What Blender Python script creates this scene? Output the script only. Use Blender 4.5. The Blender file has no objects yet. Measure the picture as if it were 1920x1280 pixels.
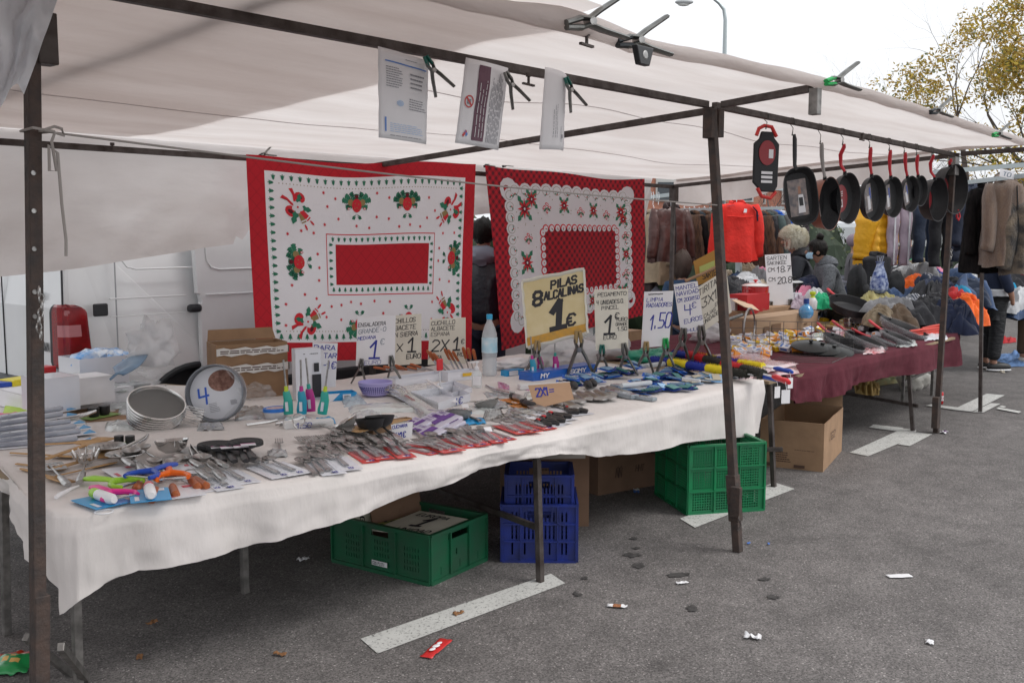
import bpy, math, random
from mathutils import Vector as V, Matrix as Mx, noise
R_ = math.radians
scn = bpy.context.scene
C = scn.collection

# ---------------------------------------------------------------- camera
CF, CH, VX, HY = 1867., 1.65, 2600., 440.
PITCH = math.atan((640-HY)/CF)
YAW = math.atan((VX-960)/math.hypot(CF, 640-HY))
cam_d = bpy.data.cameras.new('camera'); cam = bpy.data.objects.new('camera', cam_d); C.objects.link(cam)
cam.location = (0, 0, CH)
cam.rotation_euler = (math.pi/2-PITCH, 0, YAW-math.pi/2)
cam_d.sensor_width = 36; cam_d.lens = CF/1920*36; cam_d.clip_end = 2000; cam_d.clip_start = .05
scn.camera = cam
# ---------------------------------------------------------------- light
SUN_EL, SUN_AZ = R_(52), R_(-60)       # azimuth of the sun, measured in the XY plane from +X
world = bpy.data.worlds.new('World'); scn.world = world; world.use_nodes = True
nt = world.node_tree; nt.nodes.clear()
def N(t, **k):
    n = nt.nodes.new(t)
    for a, b in k.items(): setattr(n, a, b)
    return n
sky = N('ShaderNodeTexSky', sky_type='NISHITA', sun_disc=False, sun_elevation=SUN_EL, sun_rotation=math.pi/2-SUN_AZ, dust_density=4.0, air_density=1.0)
hs = N('ShaderNodeHueSaturation'); hs.inputs['Saturation'].default_value = .12; hs.inputs['Value'].default_value = 1.0
tc = N('ShaderNodeTexCoord'); ns = N('ShaderNodeTexNoise'); ns.inputs['Scale'].default_value = 2.2; ns.inputs['Detail'].default_value = 4
rp = N('ShaderNodeMapRange'); rp.inputs[1].default_value = .3; rp.inputs[2].default_value = .7; rp.inputs[3].default_value = .88; rp.inputs[4].default_value = 1.08
mixg = N('ShaderNodeMix', data_type='RGBA'); mixg.inputs[0].default_value = .8; mixg.inputs[7].default_value = (7.2, 7.35, 7.6, 1)
mu = N('ShaderNodeVectorMath', operation='SCALE')
bg = N('ShaderNodeBackground'); bg.inputs['Strength'].default_value = .105
ow = N('ShaderNodeOutputWorld')
L = nt.links.new
L(sky.outputs[0], hs.inputs['Color']); L(hs.outputs[0], mixg.inputs[6]); L(tc.outputs['Generated'], ns.inputs['Vector']); L(ns.outputs[0], rp.inputs[0])
L(mixg.outputs[2], mu.inputs[0]); L(rp.outputs[0], mu.inputs['Scale']); L(mu.outputs[0], bg.inputs['Color']); L(bg.outputs[0], ow.inputs[0])
sd = bpy.data.lights.new('sun', 'SUN'); sd.energy = 1.0; sd.angle = R_(25); sd.color = (1, .97, .93)
sun = bpy.data.objects.new('sun', sd); C.objects.link(sun)
sdir = V((math.cos(SUN_EL)*math.cos(SUN_AZ), math.cos(SUN_EL)*math.sin(SUN_AZ), math.sin(SUN_EL)))
sun.rotation_euler = sdir.to_track_quat('Z', 'Y').to_euler(); sun.location = (0, 0, 12)
scn.view_settings.view_transform = 'Standard'; scn.view_settings.look = 'None'
scn.view_settings.exposure = .66; scn.view_settings.gamma = 1
scn.render.engine = 'CYCLES'
try:
    scn.cycles.transparent_max_bounces = 12; scn.cycles.max_bounces = 7
except Exception: pass

# ---------------------------------------------------------------- where a spot of the place is: rays from the eye point
_vh = V((math.cos(YAW), math.sin(YAW), 0)); _r = V((math.sin(YAW), -math.cos(YAW), 0))
_f = _vh*math.cos(PITCH)-V((0, 0, math.sin(PITCH))); _u = _r.cross(_f); _c = V((0, 0, CH))
def ray(x, y): return _f+_r*((x-960)/CF)+_u*((640-y)/CF)
def onz(x, y, z=0.): d = ray(x, y); return _c+d*((z-CH)/d.z)
def ony(x, y, Y): d = ray(x, y); return _c+d*(Y/d.y)
def B(x, y, D): return _c+ray(x, y)*D
def dep(p): return (V(p)-_c).dot(_f)
def proj(p):
    v = V(p)-_c; k = v.dot(_f); return 960+CF*v.dot(_r)/k, 640-CF*v.dot(_u)/k
def zat(X, Y, py):
    lo, hi = -1., 4.
    for _ in range(40):
        m = (lo+hi)/2
        if proj((X, Y, m))[1] > py: lo = m
        else: hi = m
    return lo
TZ = .71
def fbm(p, o=3):
    s = 0; a = 1; q = V(p)
    for _ in range(o): s += a*noise.noise(q); a *= .5; q = q*2.03
    return s

# ---------------------------------------------------------------- materials
MATS = {}
def mat(name, col, rough=.55, metal=0., var=0., vs=8., bump=0., bs=40., alpha=1., trans=0., sheen=0., coat=0., col2=None, emis=0, detail=4, stretch=None, spec=None, transm=0):
    if name in MATS: return MATS[name]
    m = bpy.data.materials.new(name); m.use_nodes = True; t = m.node_tree; b = t.nodes['Principled BSDF']
    c4 = (*col, 1); b.inputs['Base Color'].default_value = c4; b.inputs['Roughness'].default_value = rough; b.inputs['Metallic'].default_value = metal
    if spec is not None: b.inputs['Specular IOR Level'].default_value = spec
    m.diffuse_color = c4
    def vec():
        tcn = t.nodes.new('ShaderNodeTexCoord')
        if stretch:
            mp = t.nodes.new('ShaderNodeMapping'); mp.inputs['Scale'].default_value = stretch; t.links.new(tcn.outputs['Object'], mp.inputs[0]); return mp.outputs[0]
        return tcn.outputs['Object']
    if var or col2:
        n = t.nodes.new('ShaderNodeTexNoise'); n.inputs['Scale'].default_value = vs; n.inputs['Detail'].default_value = detail; t.links.new(vec(), n.inputs['Vector'])
        r = t.nodes.new('ShaderNodeMapRange'); r.inputs[1].default_value = .35; r.inputs[2].default_value = .65; t.links.new(n.outputs[0], r.inputs[0])
        x = t.nodes.new('ShaderNodeMix'); x.data_type = 'RGBA'
        if col2 is None:
            x.inputs[6].default_value = (*[min(1, c*(1-var)) for c in col], 1); x.inputs[7].default_value = (*[min(1, c*(1+var)) for c in col], 1)
        else:
            x.inputs[6].default_value = c4; x.inputs[7].default_value = (*col2, 1)
        t.links.new(r.outputs[0], x.inputs[0]); t.links.new(x.outputs[2], b.inputs['Base Color'])
    if bump:
        n = t.nodes.new('ShaderNodeTexNoise'); n.inputs['Scale'].default_value = bs; n.inputs['Detail'].default_value = 5; t.links.new(vec(), n.inputs['Vector'])
        bp = t.nodes.new('ShaderNodeBump'); bp.inputs['Strength'].default_value = bump; bp.inputs['Distance'].default_value = .02; t.links.new(n.outputs[0], bp.inputs['Height']); t.links.new(bp.outputs[0], b.inputs['Normal'])
    if sheen: b.inputs['Sheen Weight'].default_value = sheen
    if coat: b.inputs['Coat Weight'].default_value = coat; b.inputs['Coat Roughness'].default_value = .08
    if alpha < 1: b.inputs['Alpha'].default_value = alpha
    if transm: b.inputs['Transmission Weight'].default_value = transm
    if emis: b.inputs['Emission Color'].default_value = c4; b.inputs['Emission Strength'].default_value = emis
    if trans:
        tr = t.nodes.new('ShaderNodeBsdfTranslucent'); mx = t.nodes.new('ShaderNodeMixShader'); mx.inputs[0].default_value = trans
        src = b.inputs['Base Color'].links
        if src: t.links.new(src[0].from_socket, tr.inputs[0])
        else: tr.inputs[0].default_value = c4
        t.links.new(b.outputs[0], mx.inputs[1]); t.links.new(tr.outputs[0], mx.inputs[2]); t.links.new(mx.outputs[0], t.nodes['Material Output'].inputs[0])
    MATS[name] = m; return m
def hexc(h):
    h = h.lstrip('#'); o = []
    for i in (0, 2, 4):
        c = int(h[i:i+2], 16)/255; o.append(c/12.92 if c <= .04045 else ((c+.055)/1.055)**2.4)
    return tuple(o)

# ---------------------------------------------------------------- mesh builder
class MB:
    def __init__(s): s.v = []; s.f = []; s.m = []
    def add(s, vs, fs, mi=0, M=None):
        k = len(s.v)
        for p in vs:
            p = V(p); s.v.append(M @ p if M is not None else p)
        for f in fs: s.f.append([i+k for i in f]); s.m.append(mi)
        return s
    def box(s, c, d, mi=0, M=None):
        x, y, z = c; a, b, e = d[0]/2, d[1]/2, d[2]/2
        vs = [(x+i*a, y+j*b, z+k*e) for i in (-1, 1) for j in (-1, 1) for k in (-1, 1)]
        return s.add(vs, [(0, 1, 3, 2), (4, 6, 7, 5), (0, 4, 5, 1), (2, 3, 7, 6), (0, 2, 6, 4), (1, 5, 7, 3)], mi, M)
    def quad(s, a, b, c, d, mi=0): return s.add([a, b, c, d], [(0, 1, 2, 3)], mi)
    def slab(s, a, b, c, d, t, mi=0):
        a, b, c, d = V(a), V(b), V(c), V(d); n = (b-a).cross(d-a).normalized()*t
        return s.add([a, b, c, d, a-n, b-n, c-n, d-n], [(0, 1, 2, 3), (7, 6, 5, 4), (0, 4, 5, 1), (1, 5, 6, 2), (2, 6, 7, 3), (3, 7, 4, 0)], mi)
    def prism(s, poly, z0, z1, mi=0, M=None):
        n = len(poly); vs = [(p[0], p[1], z0) for p in poly]+[(p[0], p[1], z1) for p in poly]
        return s.add(vs, [tuple(range(n-1, -1, -1)), tuple(range(n, 2*n))]+[(i, (i+1) % n, n+(i+1) % n, n+i) for i in range(n)], mi, M)
    def lathe(s, pr, n=24, mi=0, M=None, sy=1.):
        k = len(pr); vs = []
        for r, z in pr:
            for j in range(n): a = 2*math.pi*j/n; vs.append((r*math.cos(a), r*math.sin(a)*sy, z))
        fs = [(i*n+j, i*n+(j+1) % n, (i+1)*n+(j+1) % n, (i+1)*n+j) for i in range(k-1) for j in range(n)]
        return s.add(vs, fs, mi, M)
    def disc(s, r, z, n=24, mi=0, M=None, sy=1.): return s.add([(r*math.cos(2*math.pi*j/n), r*sy*math.sin(2*math.pi*j/n), z) for j in range(n)], [tuple(range(n))], mi, M)
    def cyl(s, a, b, r, n=10, mi=0, r2=None): return s.tube([a, b], [r, r if r2 is None else r2], n, mi)
    def tube(s, pts, r, n=8, mi=0, closed=False, flat=1., M=None, up=None):
        pts = [V(p) for p in pts]; k = len(pts); rs = r if isinstance(r, (list, tuple)) else [r]*k; vs = []; pr = None
        for i, p in enumerate(pts):
            if closed: t = pts[(i+1) % k]-pts[i-1]
            else: t = pts[min(i+1, k-1)]-pts[max(i-1, 0)]
            t = t.normalized() if t.length > 1e-9 else V((0, 0, 1))
            if pr is None:
                a = V(up) if up else (V((0, 0, 1)) if abs(t.z) < .9 else V((1, 0, 0))); pr = (a-t*a.dot(t)).normalized()
            else: pr = (pr-t*pr.dot(t)).normalized()
            q = t.cross(pr)
            for j in range(n):
                an = 2*math.pi*(j+.5)/n; vs.append(p+(pr*math.cos(an)*flat+q*math.sin(an))*rs[i])
        fs = [(i*n+j, i*n+(j+1) % n, (i+1)*n+(j+1) % n, (i+1)*n+j) for i in range(k-1) for j in range(n)]
        if closed: fs += [((k-1)*n+j, (k-1)*n+(j+1) % n, (j+1) % n, j) for j in range(n)]
        else: fs += [tuple(range(n-1, -1, -1)), tuple(range((k-1)*n, k*n))]
        return s.add(vs, fs, mi, M)
    def bar(s, a, b, w, h=None, mi=0, up=(0, 0, 1)):
        a, b = V(a), V(b); h = h or w; t = (b-a).normalized(); u = V(up)
        if abs(t.dot(u)) > .95: u = V((0, 1, 0))
        q = t.cross(u).normalized(); u = q.cross(t); q = q*w/2; u = u*h/2
        vs = [a-q-u, a+q-u, a+q+u, a-q+u, b-q-u, b+q-u, b+q+u, b-q+u]
        return s.add(vs, [(3, 2, 1, 0), (4, 5, 6, 7), (0, 1, 5, 4), (1, 2, 6, 5), (2, 3, 7, 6), (3, 0, 4, 7)], mi)
    def grid(s, fn, nu, nv, mi=0):
        vs = [fn(i/nu, j/nv) for j in range(nv+1) for i in range(nu+1)]; k = len(s.v); s.v += [V(p) for p in vs]
        for j in range(nv):
            for i in range(nu):
                a = k+j*(nu+1)+i; s.f.append([a, a+1, a+nu+2, a+nu+1]); s.m.append(mi((i+.5)/nu, (j+.5)/nv) if callable(mi) else mi)
        return s
    def blob(s, c, r, n=12, mi=0, amp=.0, fr=3., seed=0., M=None):
        vs = []; m = n//2+1
        for i in range(m+1):
            th = math.pi*i/m
            for j in range(n):
                a = 2*math.pi*j/n; d = V((math.sin(th)*math.cos(a), math.sin(th)*math.sin(a), math.cos(th)))
                k = 1+amp*fbm(d*fr+V((seed*7.1, seed*3.3, seed))) if amp else 1
                vs.append((c[0]+d.x*r[0]*k, c[1]+d.y*r[1]*k, c[2]+d.z*r[2]*k))
        return s.add(vs, [(i*n+j, (i+1)*n+j, (i+1)*n+(j+1) % n, i*n+(j+1) % n) for i in range(m) for j in range(n)], mi, M)
    def build(s, name, mats, parent=None, smooth=True, world=False, auto=True, bevel=0, solid=0, sub=0):
        if not isinstance(mats, (list, tuple)): mats = [mats]
        loc = V((0, 0, 0))
        if world:
            if parent:
                q = parent
                while q: loc = loc+q.location; q = q.parent
            else:
                xs = [p.x for p in s.v]; ys = [p.y for p in s.v]; zs = [p.z for p in s.v]; loc = V(((min(xs)+max(xs))/2, (min(ys)+max(ys))/2, min(zs)))
        me = bpy.data.meshes.new(name); me.from_pydata([p-loc for p in s.v], [], s.f); me.update()
        for m in mats: me.materials.append(m)
        if len(mats) > 1: me.polygons.foreach_set('material_index', s.m)
        if smooth:
            me.polygons.foreach_set('use_smooth', [True]*len(me.polygons))
            if auto:
                try: me.set_sharp_from_angle(angle=R_(38))
                except Exception: pass
        o = bpy.data.objects.new(name, me); C.objects.link(o)
        if parent: o.parent = parent
        elif world: o.location = loc
        if solid: md = o.modifiers.new('thick', 'SOLIDIFY'); md.thickness = solid; md.offset = 0
        if bevel: md = o.modifiers.new('bevel', 'BEVEL'); md.width = bevel; md.segments = 2; md.limit_method = 'ANGLE'
        if sub: md = o.modifiers.new('sub', 'SUBSURF'); md.levels = sub; md.render_levels = sub
        return o
def tag(o, label=None, cat=None, group=None, kind=None):
    if label: o['label'] = label
    if cat: o['category'] = cat
    if group: o['group'] = group
    if kind: o['kind'] = kind
    return o
def thing(name, label, cat, loc=(0, 0, 0), rz=0., group=None):
    o = bpy.data.objects.new(name, None); C.objects.link(o); o.location = loc; o.rotation_euler.z = rz; o.empty_display_size = .1
    return tag(o, label, cat, group)
KIDS = {}
def copy_tree(o, parent=None):
    c = o.copy(); C.objects.link(c)
    if parent: c.parent = parent
    for ch in [x for x in bpy.data.objects if x.parent == o]: copy_tree(ch, c)
    return c
USED = set()
def place(proto, label, loc, rot=(0, 0, 0), sc=1., group=None):
    """first call moves the prototype itself, later ones copy it with all its parts"""
    if proto.name in USED: o = copy_tree(proto)
    else: o = proto; USED.add(proto.name)
    o.location = loc; o.rotation_euler = rot; o.scale = (sc, sc, sc) if not isinstance(sc, tuple) else sc
    if label: o['label'] = label
    if group: o['group'] = group
    return o
def lay(proto, label, a, b, ln, z=TZ, group=None, roll=0., lift=0.):
    """put a thing modelled along +X from its origin on the table between two spots"""
    p = onz(a[0], a[1], z); q = onz(b[0], b[1], z); d = q-p; sc = max(.85, min(1.5, d.length/ln))
    p.z = z; return place(proto, label, p, (roll, -lift, math.atan2(d.y, d.x)), sc, group)

# ---------------------------------------------------------------- hand lettering: single marker strokes
GL = {'A': '00 26 40;12 32', 'B': '00 06 36 45 44 33 03;33 42 41 30 00', 'C': '45 36 16 05 01 10 30 41', 'D': '00 06 26 44 42 20 00', 'E': '40 00 06 46;03 33', 'F': '00 06 46;03 33', 'G': '45 36 16 05 01 10 30 41 43 23', 'H': '00 06;40 46;03 43', 'I': '20 26', 'J': '01 10 20 31 36', 'K': '00 06;46 03 40', 'L': '06 00 40', 'M': '00 06 23 46 40', 'N': '00 06 40 46', 'O': '10 01 05 16 36 45 41 30 10', 'P': '00 06 36 45 44 33 03', 'Q': '10 01 05 16 36 45 41 30 10;22 40', 'R': '00 06 36 45 44 33 03;23 40', 'S': '45 36 16 05 04 13 33 42 41 30 10 01', 'T': '20 26;06 46', 'U': '06 01 10 30 41 46', 'V': '06 20 46', 'W': '06 10 23 30 46', 'X': '00 46;06 40', 'Y': '06 23 46;23 20', 'Z': '06 46 00 40', '0': '10 01 05 16 36 45 41 30 10', '1': '04 26 20', 'L1': '04 26 20;00 40', '2': '05 16 36 45 44 00 40', '3': '06 46 23 33 42 41 30 10 01', '4': '06 03 43;36 30', '5': '46 06 03 33 42 41 30 00', '6': '46 15 02 10 30 41 42 33 13 02', '7': '06 46 10;13 43', '8': '13 04 05 16 36 45 44 33 13 02 01 10 30 41 42 33', '9': '43 13 04 05 16 36 45 41 30 10', '.': '10 11', ',': '11 00', '-': '13 33', '/': '00 46', '@': '45 36 16 04 02 10 30 41;04 24;02 22', '~': '03 12 33 42', '=': '02 42;04 44', '_': '00 40', '+': '13 33;22 24', 'a': '01 23 41', ':': '11 12;14 15', "'": '25 26', '^': '00 06 40 46;16 37'}
_k = [0]; ADV = {'.': .5, 'I': .6, '1': .75, ' ': .7}
def write(mb, text, fn, u, v, h, w=.55, th=.12, mi=0, seed=1, jit=.12, asp=1., off=.0012, slope=0.):
    """text drawn in the surface fn(u, v, lift): h letter height, w letter advance (as share of h), th pen width (share of h)"""
    rnd = random.Random(seed); x = u; i = 0
    while i < len(text):
        ch = text[i]; i += 1
        if ch == ' ': x += h*w*asp*.7; continue
        if ch == '|': ch = 'L1'
        g = GL.get(ch)
        if g is None: continue
        j0 = [rnd.uniform(-jit, jit)*.25 for _ in range(3)]
        for st in g.split(';'):
            pts = [(x+((int(c[0])-(1 if ch in '.I1' else 0))/4*w*.78*h+(int(c[1])/6)*h*.10)*asp+rnd.uniform(-jit, jit)*h*.12*asp, v+slope*(x-u)+(int(c[1])/6*(1+j0[0])+j0[1])*h+rnd.uniform(-jit, jit)*h*.12) for c in st.split()]
            for (a, b) in zip(pts, pts[1:]):
                dx, dy = (b[0]-a[0])/asp, b[1]-a[1]; l = math.hypot(dx, dy) or 1e-6; tx, ty = dx/l, dy/l; e = th*h*.5
                nx, ny = -ty*e, tx*e; _k[0] = (_k[0]+1) % 12; o = off+_k[0]*.00004
                q = [(a[0]-(tx*e*.7+nx)*asp, a[1]-ty*e*.7-ny), (b[0]+(tx*e*.7-nx)*asp, b[1]+ty*e*.7-ny), (b[0]+(tx*e*.7+nx)*asp, b[1]+ty*e*.7+ny), (a[0]-(tx*e*.7-nx)*asp, a[1]-ty*e*.7+ny)]
                mb.quad(*[fn(p[0], p[1], o) for p in q], mi)
        x += h*w*asp*ADV.get(ch, 1)
    return x
def qmap(bl, br, tr, tl):
    """flat board between four points; returns fn(u 0..1, v 0..1, lift)"""
    bl, br, tr, tl = V(bl), V(br), V(tr), V(tl); n = (br-bl).cross(tl-bl).normalized()
    return lambda u, v, o=0.: (bl*(1-u)+br*u)*(1-v)+(tl*(1-u)+tr*u)*v+n*o
# ================================================================ materials used by the setting
steel = mat('old_steel', (.105, .09, .085), .55, .55, col2=(.055, .042, .038), vs=14, bump=.15, bs=60)
steel2 = mat('bare_steel', (.22, .21, .2), .45, .75, var=.3, vs=20, bump=.1)
rust = mat('rusty_steel', (.095, .066, .055), .7, .4, col2=(.055, .047, .045), vs=18, bump=.25, bs=50)
galv = mat('galvanised', (.42, .46, .48), .45, .6, var=.15, vs=20)
canvas_m = mat('canvas', (.76, .71, .69), .85, trans=.62, col2=(.66, .60, .575), vs=2.0, detail=9, bump=.7, bs=16, stretch=(.45, 2.4, 1.6))
clothw = mat('white_cotton', (.76, .715, .695), .9, trans=.06, col2=(.68, .64, .615), vs=4, detail=10, bump=.3, bs=24, stretch=(1, 1, .35))
purple = mat('maroon_cotton', (.115, .030, .042), .95, var=.12, vs=9, bump=.2, bs=90, spec=.15)
cardb = mat('cardboard', (.33, .205, .12), .85, var=.10, vs=7, bump=.1, bs=30)
cardb2 = mat('cardboard_dark', (.20, .118, .075), .85, var=.12, vs=6, bump=.1, bs=30)
ink_k = mat('black_marker', (.02, .02, .025), .6); ink_b = mat('blue_marker', (.02, .03, .30), .5); ink_g = mat('faded_marker', (.16, .2, .26), .6)
paper = mat('paper_white', (.76, .75, .77), .7, var=.03, vs=6); paper_o = mat('paper_aged', (.68, .65, .56), .75, var=.06, vs=8)
plastic_clear = mat('clear_film', (.82, .84, .86), .12, alpha=.20, spec=.9, bump=.6, bs=22)
plastic_fog = mat('foggy_bag', (.74, .74, .76), .3, alpha=.55, bump=.5, bs=20)
chrome = mat('polished_steel', (.62, .61, .60), .18, .95); satin = mat('satin_steel', (.40, .39, .38), .30, .95, var=.22, vs=40)
blackp = mat('black_plastic', (.018, .018, .02), .38); whitep = mat('white_plastic', (.78, .78, .8), .35)
redp = mat('red_plastic', (.62, .022, .03), .35)

# ================================================================ ground
def ground():
    m = bpy.data.materials.new('asphalt'); m.use_nodes = True; t = m.node_tree; b = t.nodes['Principled BSDF']; b.inputs['Roughness'].default_value = .85
    tcn = t.nodes.new('ShaderNodeTexCoord'); ln = t.links.new
    def noi(s, d=4, ro=.6):
        n = t.nodes.new('ShaderNodeTexNoise'); n.inputs['Scale'].default_value = s; n.inputs['Detail'].default_value = d; n.inputs['Roughness'].default_value = ro; ln(tcn.outputs['Object'], n.inputs['Vector']); return n.outputs[0]
    def rng(x, a, b2, c, d):
        r = t.nodes.new('ShaderNodeMapRange'); r.inputs[1].default_value = a; r.inputs[2].default_value = b2; r.inputs[3].default_value = c; r.inputs[4].default_value = d; ln(x, r.inputs[0]); return r.outputs[0]
    def mul(x, y):
        q = t.nodes.new('ShaderNodeMath'); q.operation = 'MULTIPLY'; ln(x, q.inputs[0]); ln(y, q.inputs[1]); return q.outputs[0]
    vo = t.nodes.new('ShaderNodeTexVoronoi'); vo.inputs['Scale'].default_value = 165; ln(tcn.outputs['Object'], vo.inputs['Vector'])
    sep = t.nodes.new('ShaderNodeSeparateColor'); ln(vo.outputs['Color'], sep.inputs[0])
    speck = rng(sep.outputs[0], .0, 1., .50, 1.5)
    lt = rng(sep.outputs[1], .94, .97, 1., 2.0)
    big = rng(noi(.9, 5), .3, .7, .80, 1.18); mid = rng(noi(5, 5), .35, .65, .82, 1.15); sp = rng(noi(1.7, 2), .24, .33, .55, 1.)
    k = mul(mul(mul(mul(speck, lt), big), mid), sp)
    cc = t.nodes.new('ShaderNodeVectorMath'); cc.operation = 'SCALE'; cc.inputs[0].default_value = (.131, .121, .118); ln(k, cc.inputs['Scale']); ln(cc.outputs[0], b.inputs['Base Color'])
    bp = t.nodes.new('ShaderNodeBump'); bp.inputs['Strength'].default_value = .55; bp.inputs['Distance'].default_value = .006; ln(sep.outputs[2], bp.inputs['Height']); ln(bp.outputs[0], b.inputs['Normal'])
    g = MB(); g.quad((-300, -300, 0), (300, -300, 0), (300, 300, 0), (-300, 300, 0)); tag(g.build('ground', m, smooth=False), kind='structure')
    # worn paint of the parking bays
    p = bpy.data.materials.new('road_paint'); p.use_nodes = True; t = p.node_tree; b = t.nodes['Principled BSDF']; b.inputs['Roughness'].default_value = .7; ln = t.links.new
    tcn = t.nodes.new('ShaderNodeTexCoord'); n1 = noi(75, 6, .8); n2 = noi(6, 3)
    r = rng(n1, .39, .455, .05, 1.); x = t.nodes.new('ShaderNodeMix'); x.data_type = 'RGBA'; x.inputs[6].default_value = (.1, .098, .095, 1); x.inputs[7].default_value = (.56, .56, .54, 1)
    ln(mul(r, rng(n2, .2, .6, .8, 1.)), x.inputs[0]); ln(x.outputs[2], b.inputs['Base Color'])
    mk = MB(); zz_ = [.003]
    def strip(pts):
        zz_[0] += .0008; mk.add([(q.x, q.y, zz_[0]) for q in (onz(*c) for c in pts)], [tuple(range(len(pts)))])
    strip([(676, 1198), (708, 1226), (1060, 1094), (1033, 1076)])
    strip([(1275, 973), (1303, 990), (1490, 917), (1452, 905), (1400, 925)])
    strip([(1593, 849), (1628, 856), (1683, 833), (1717, 820), (1718, 807), (1693, 804)])
    strip([(1684, 834), (1706, 837), (1748, 815), (1719, 811)]); strip([(1629, 802), (1638, 797), (1694, 803), (1684, 810)])
    strip([(1786, 769), (1822, 773), (1884, 742), (1850, 739)]); strip([(1823, 774), (1845, 774), (1876, 758), (1857, 757)]); strip([(1736, 762), (1745, 759), (1797, 765), (1786, 769)])
    strip([(1868, 768), (1910, 776), (1915, 773), (1872, 765)]); strip([(1873, 764), (1882, 766), (1887, 764), (1878, 762)])
    tag(mk.build('road_marking', p, smooth=False), kind='structure')
    sm = mat('oil_stain', (.046, .043, .042), .8, var=.4, vs=60)
    def stain(px, py, rx, ry, s):
        mb = MB(); c = onz(px, py); pts = []
        for j in range(26):
            a = 2*math.pi*j/26; k = 1+.75*fbm((math.cos(a)*1.9, math.sin(a)*1.9, s)); q = onz(px+rx*k*math.cos(a), py+ry*k*math.sin(a)); pts.append((q.x, q.y, .0045))
        mb.add(pts, [tuple(range(26))]); tag(mb.build('oil_stain', sm, smooth=False), kind='structure')
    for i, s in enumerate([(1186, 1041, 18, 4), (1197, 1061, 13, 4.5), (1188, 1010, 7, 2.5), (1194, 1028, 6, 2), (1097, 1084, 6, 3), (1081, 1115, 8, 4), (1268, 1078, 24, 3), (1297, 1141, 10, 5), (1432, 1086, 10, 3), (1450, 1120, 12, 4)]): stain(*s, i*3.1)
ground()
wr = random.Random(5)
def litter(label, px, py, L_, W_, ang, cols, hump=.012, cat='litter', name='paper_scrap', group=None):
    c = onz(px, py); mb = MB(); ca, sa = math.cos(ang), math.sin(ang); sd_ = wr.random()*50
    def f(u, v):
        a, b = (u-.5)*L_, (v-.5)*W_*(1+.3*noise.noise((u*3, sd_, 0))); return (c.x+a*ca-b*sa, c.y+a*sa+b*ca, .006+hump*abs(fbm((u*3, v*2, sd_)))*.8)
    mb.grid(f, 10, 5, (lambda u, v: int(u*len(cols)*.999) if len(cols) > 1 else 0)); o = mb.build(name, cols, world=True, solid=.0006)
    return tag(o, label, cat, group)
wp = mat('litter_white', (.72, .72, .74), .6); rp_ = mat('litter_red', (.55, .03, .03), .4); or_ = mat('litter_brown', (.3, .12, .05), .6); bl_ = mat('litter_blue', (.05, .16, .5), .5)
litter('white rectangular paper scrap lying on the open asphalt right of the tilted post', 1686, 1081, .12, .045, -.75, [wp], .004)
litter('small white paper scrap on the asphalt beyond the lower white line', 1279, 1094, .06, .025, -.6, [wp])
litter('brown and white sweet wrapper on the asphalt right of the white line', 1157, 1138, .09, .03, -1.1, [wp, or_, wp], .02)
litter('crumpled greyish paper scrap on the open asphalt near the lower edge', 1411, 1197, .07, .03, -1.2, [wp], .03)
litter('tiny white scrap on the asphalt at the lower right', 1743, 1206, .04, .03, .3, [wp], .02)
rw = litter('red sweet wrapper with white print lying below the long white line', 818, 1217, .19, .055, .35, [rp_], .006, name='sweet_wrapper')
mb = MB(); cc = onz(818, 1217)
for dx, s in ((-.035, .016), (.0, .02), (.03, .014)):
    a = .35; mb.blob((cc.x+dx*math.cos(a), cc.y+dx*math.sin(a), .016), (s, s*.6, .003), 10)
mb.v = [p-rw.location for p in mb.v]; mb.build('printed_logo', wp, rw)
litter('crumpled purple and white wrapper by the foot of the far right post', 1770, 812, .09, .05, 0, [wp, mat('litter_purple', (.12, .03, .15), .5), wp], .03)
litter('blue crumpled wrapper on the ground in front of the cardboard boxes', 1193, 922, .1, .04, .6, [bl_, wp], .03)
litter('small blue flake on the asphalt just right of the tilted post', 1404, 1020, .03, .012, 0, [bl_]); litter('second small blue flake farther right of the tilted post', 1441, 1021, .03, .012, .4, [bl_])
litter('crumpled white paper on the asphalt under the first table', 568, 1051, .06, .03, 0, [wp], .03)
for i, (x, y) in enumerate([(285, 1170), (262, 1234), (525, 1229), (860, 1152)]):
    litter(['brown dry leaf under the table', 'brown dry leaf near the lower left corner', 'pale small leaf below the table', 'small tan leaf above the white line'][i], x, y, .05, .025, i, [mat('dry_leaf', (.25, .12, .05), .8)], .02, 'leaf', 'dry_leaf')
# snack bag at the lower left corner
def snack_bag():
    c = onz(24, 1248); mg = mat('snack_green', (.02, .28, .08), .35, coat=.3); mr = mat('snack_red', (.55, .05, .02), .35, coat=.3); my = mat('snack_yellow', (.7, .42, .12), .5)
    mb = MB()
    def f(u, v):
        a, b = (u-.5)*.16, (v-.5)*.2; return (c.x+a*.75+b*.62, c.y-a*.62+b*.75, .012+.03*math.sin(math.pi*u)*math.sin(math.pi*v)+.012*fbm((u*4, v*4, 2)))
    mb.grid(f, 14, 14, lambda u, v: 1 if v > .72 else (2 if (u-.35)**2+(v-.42)**2 < .008 or (u-.6)**2+(v-.35)**2 < .009 or (u-.5)**2+(v-.58)**2 < .006 else 0))
    tag(mb.build('snack_bag', [mg, mr, my], world=True, solid=.002), 'green and red snack bag lying on the asphalt in the lower left corner', 'snack bag')
snack_bag()

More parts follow.
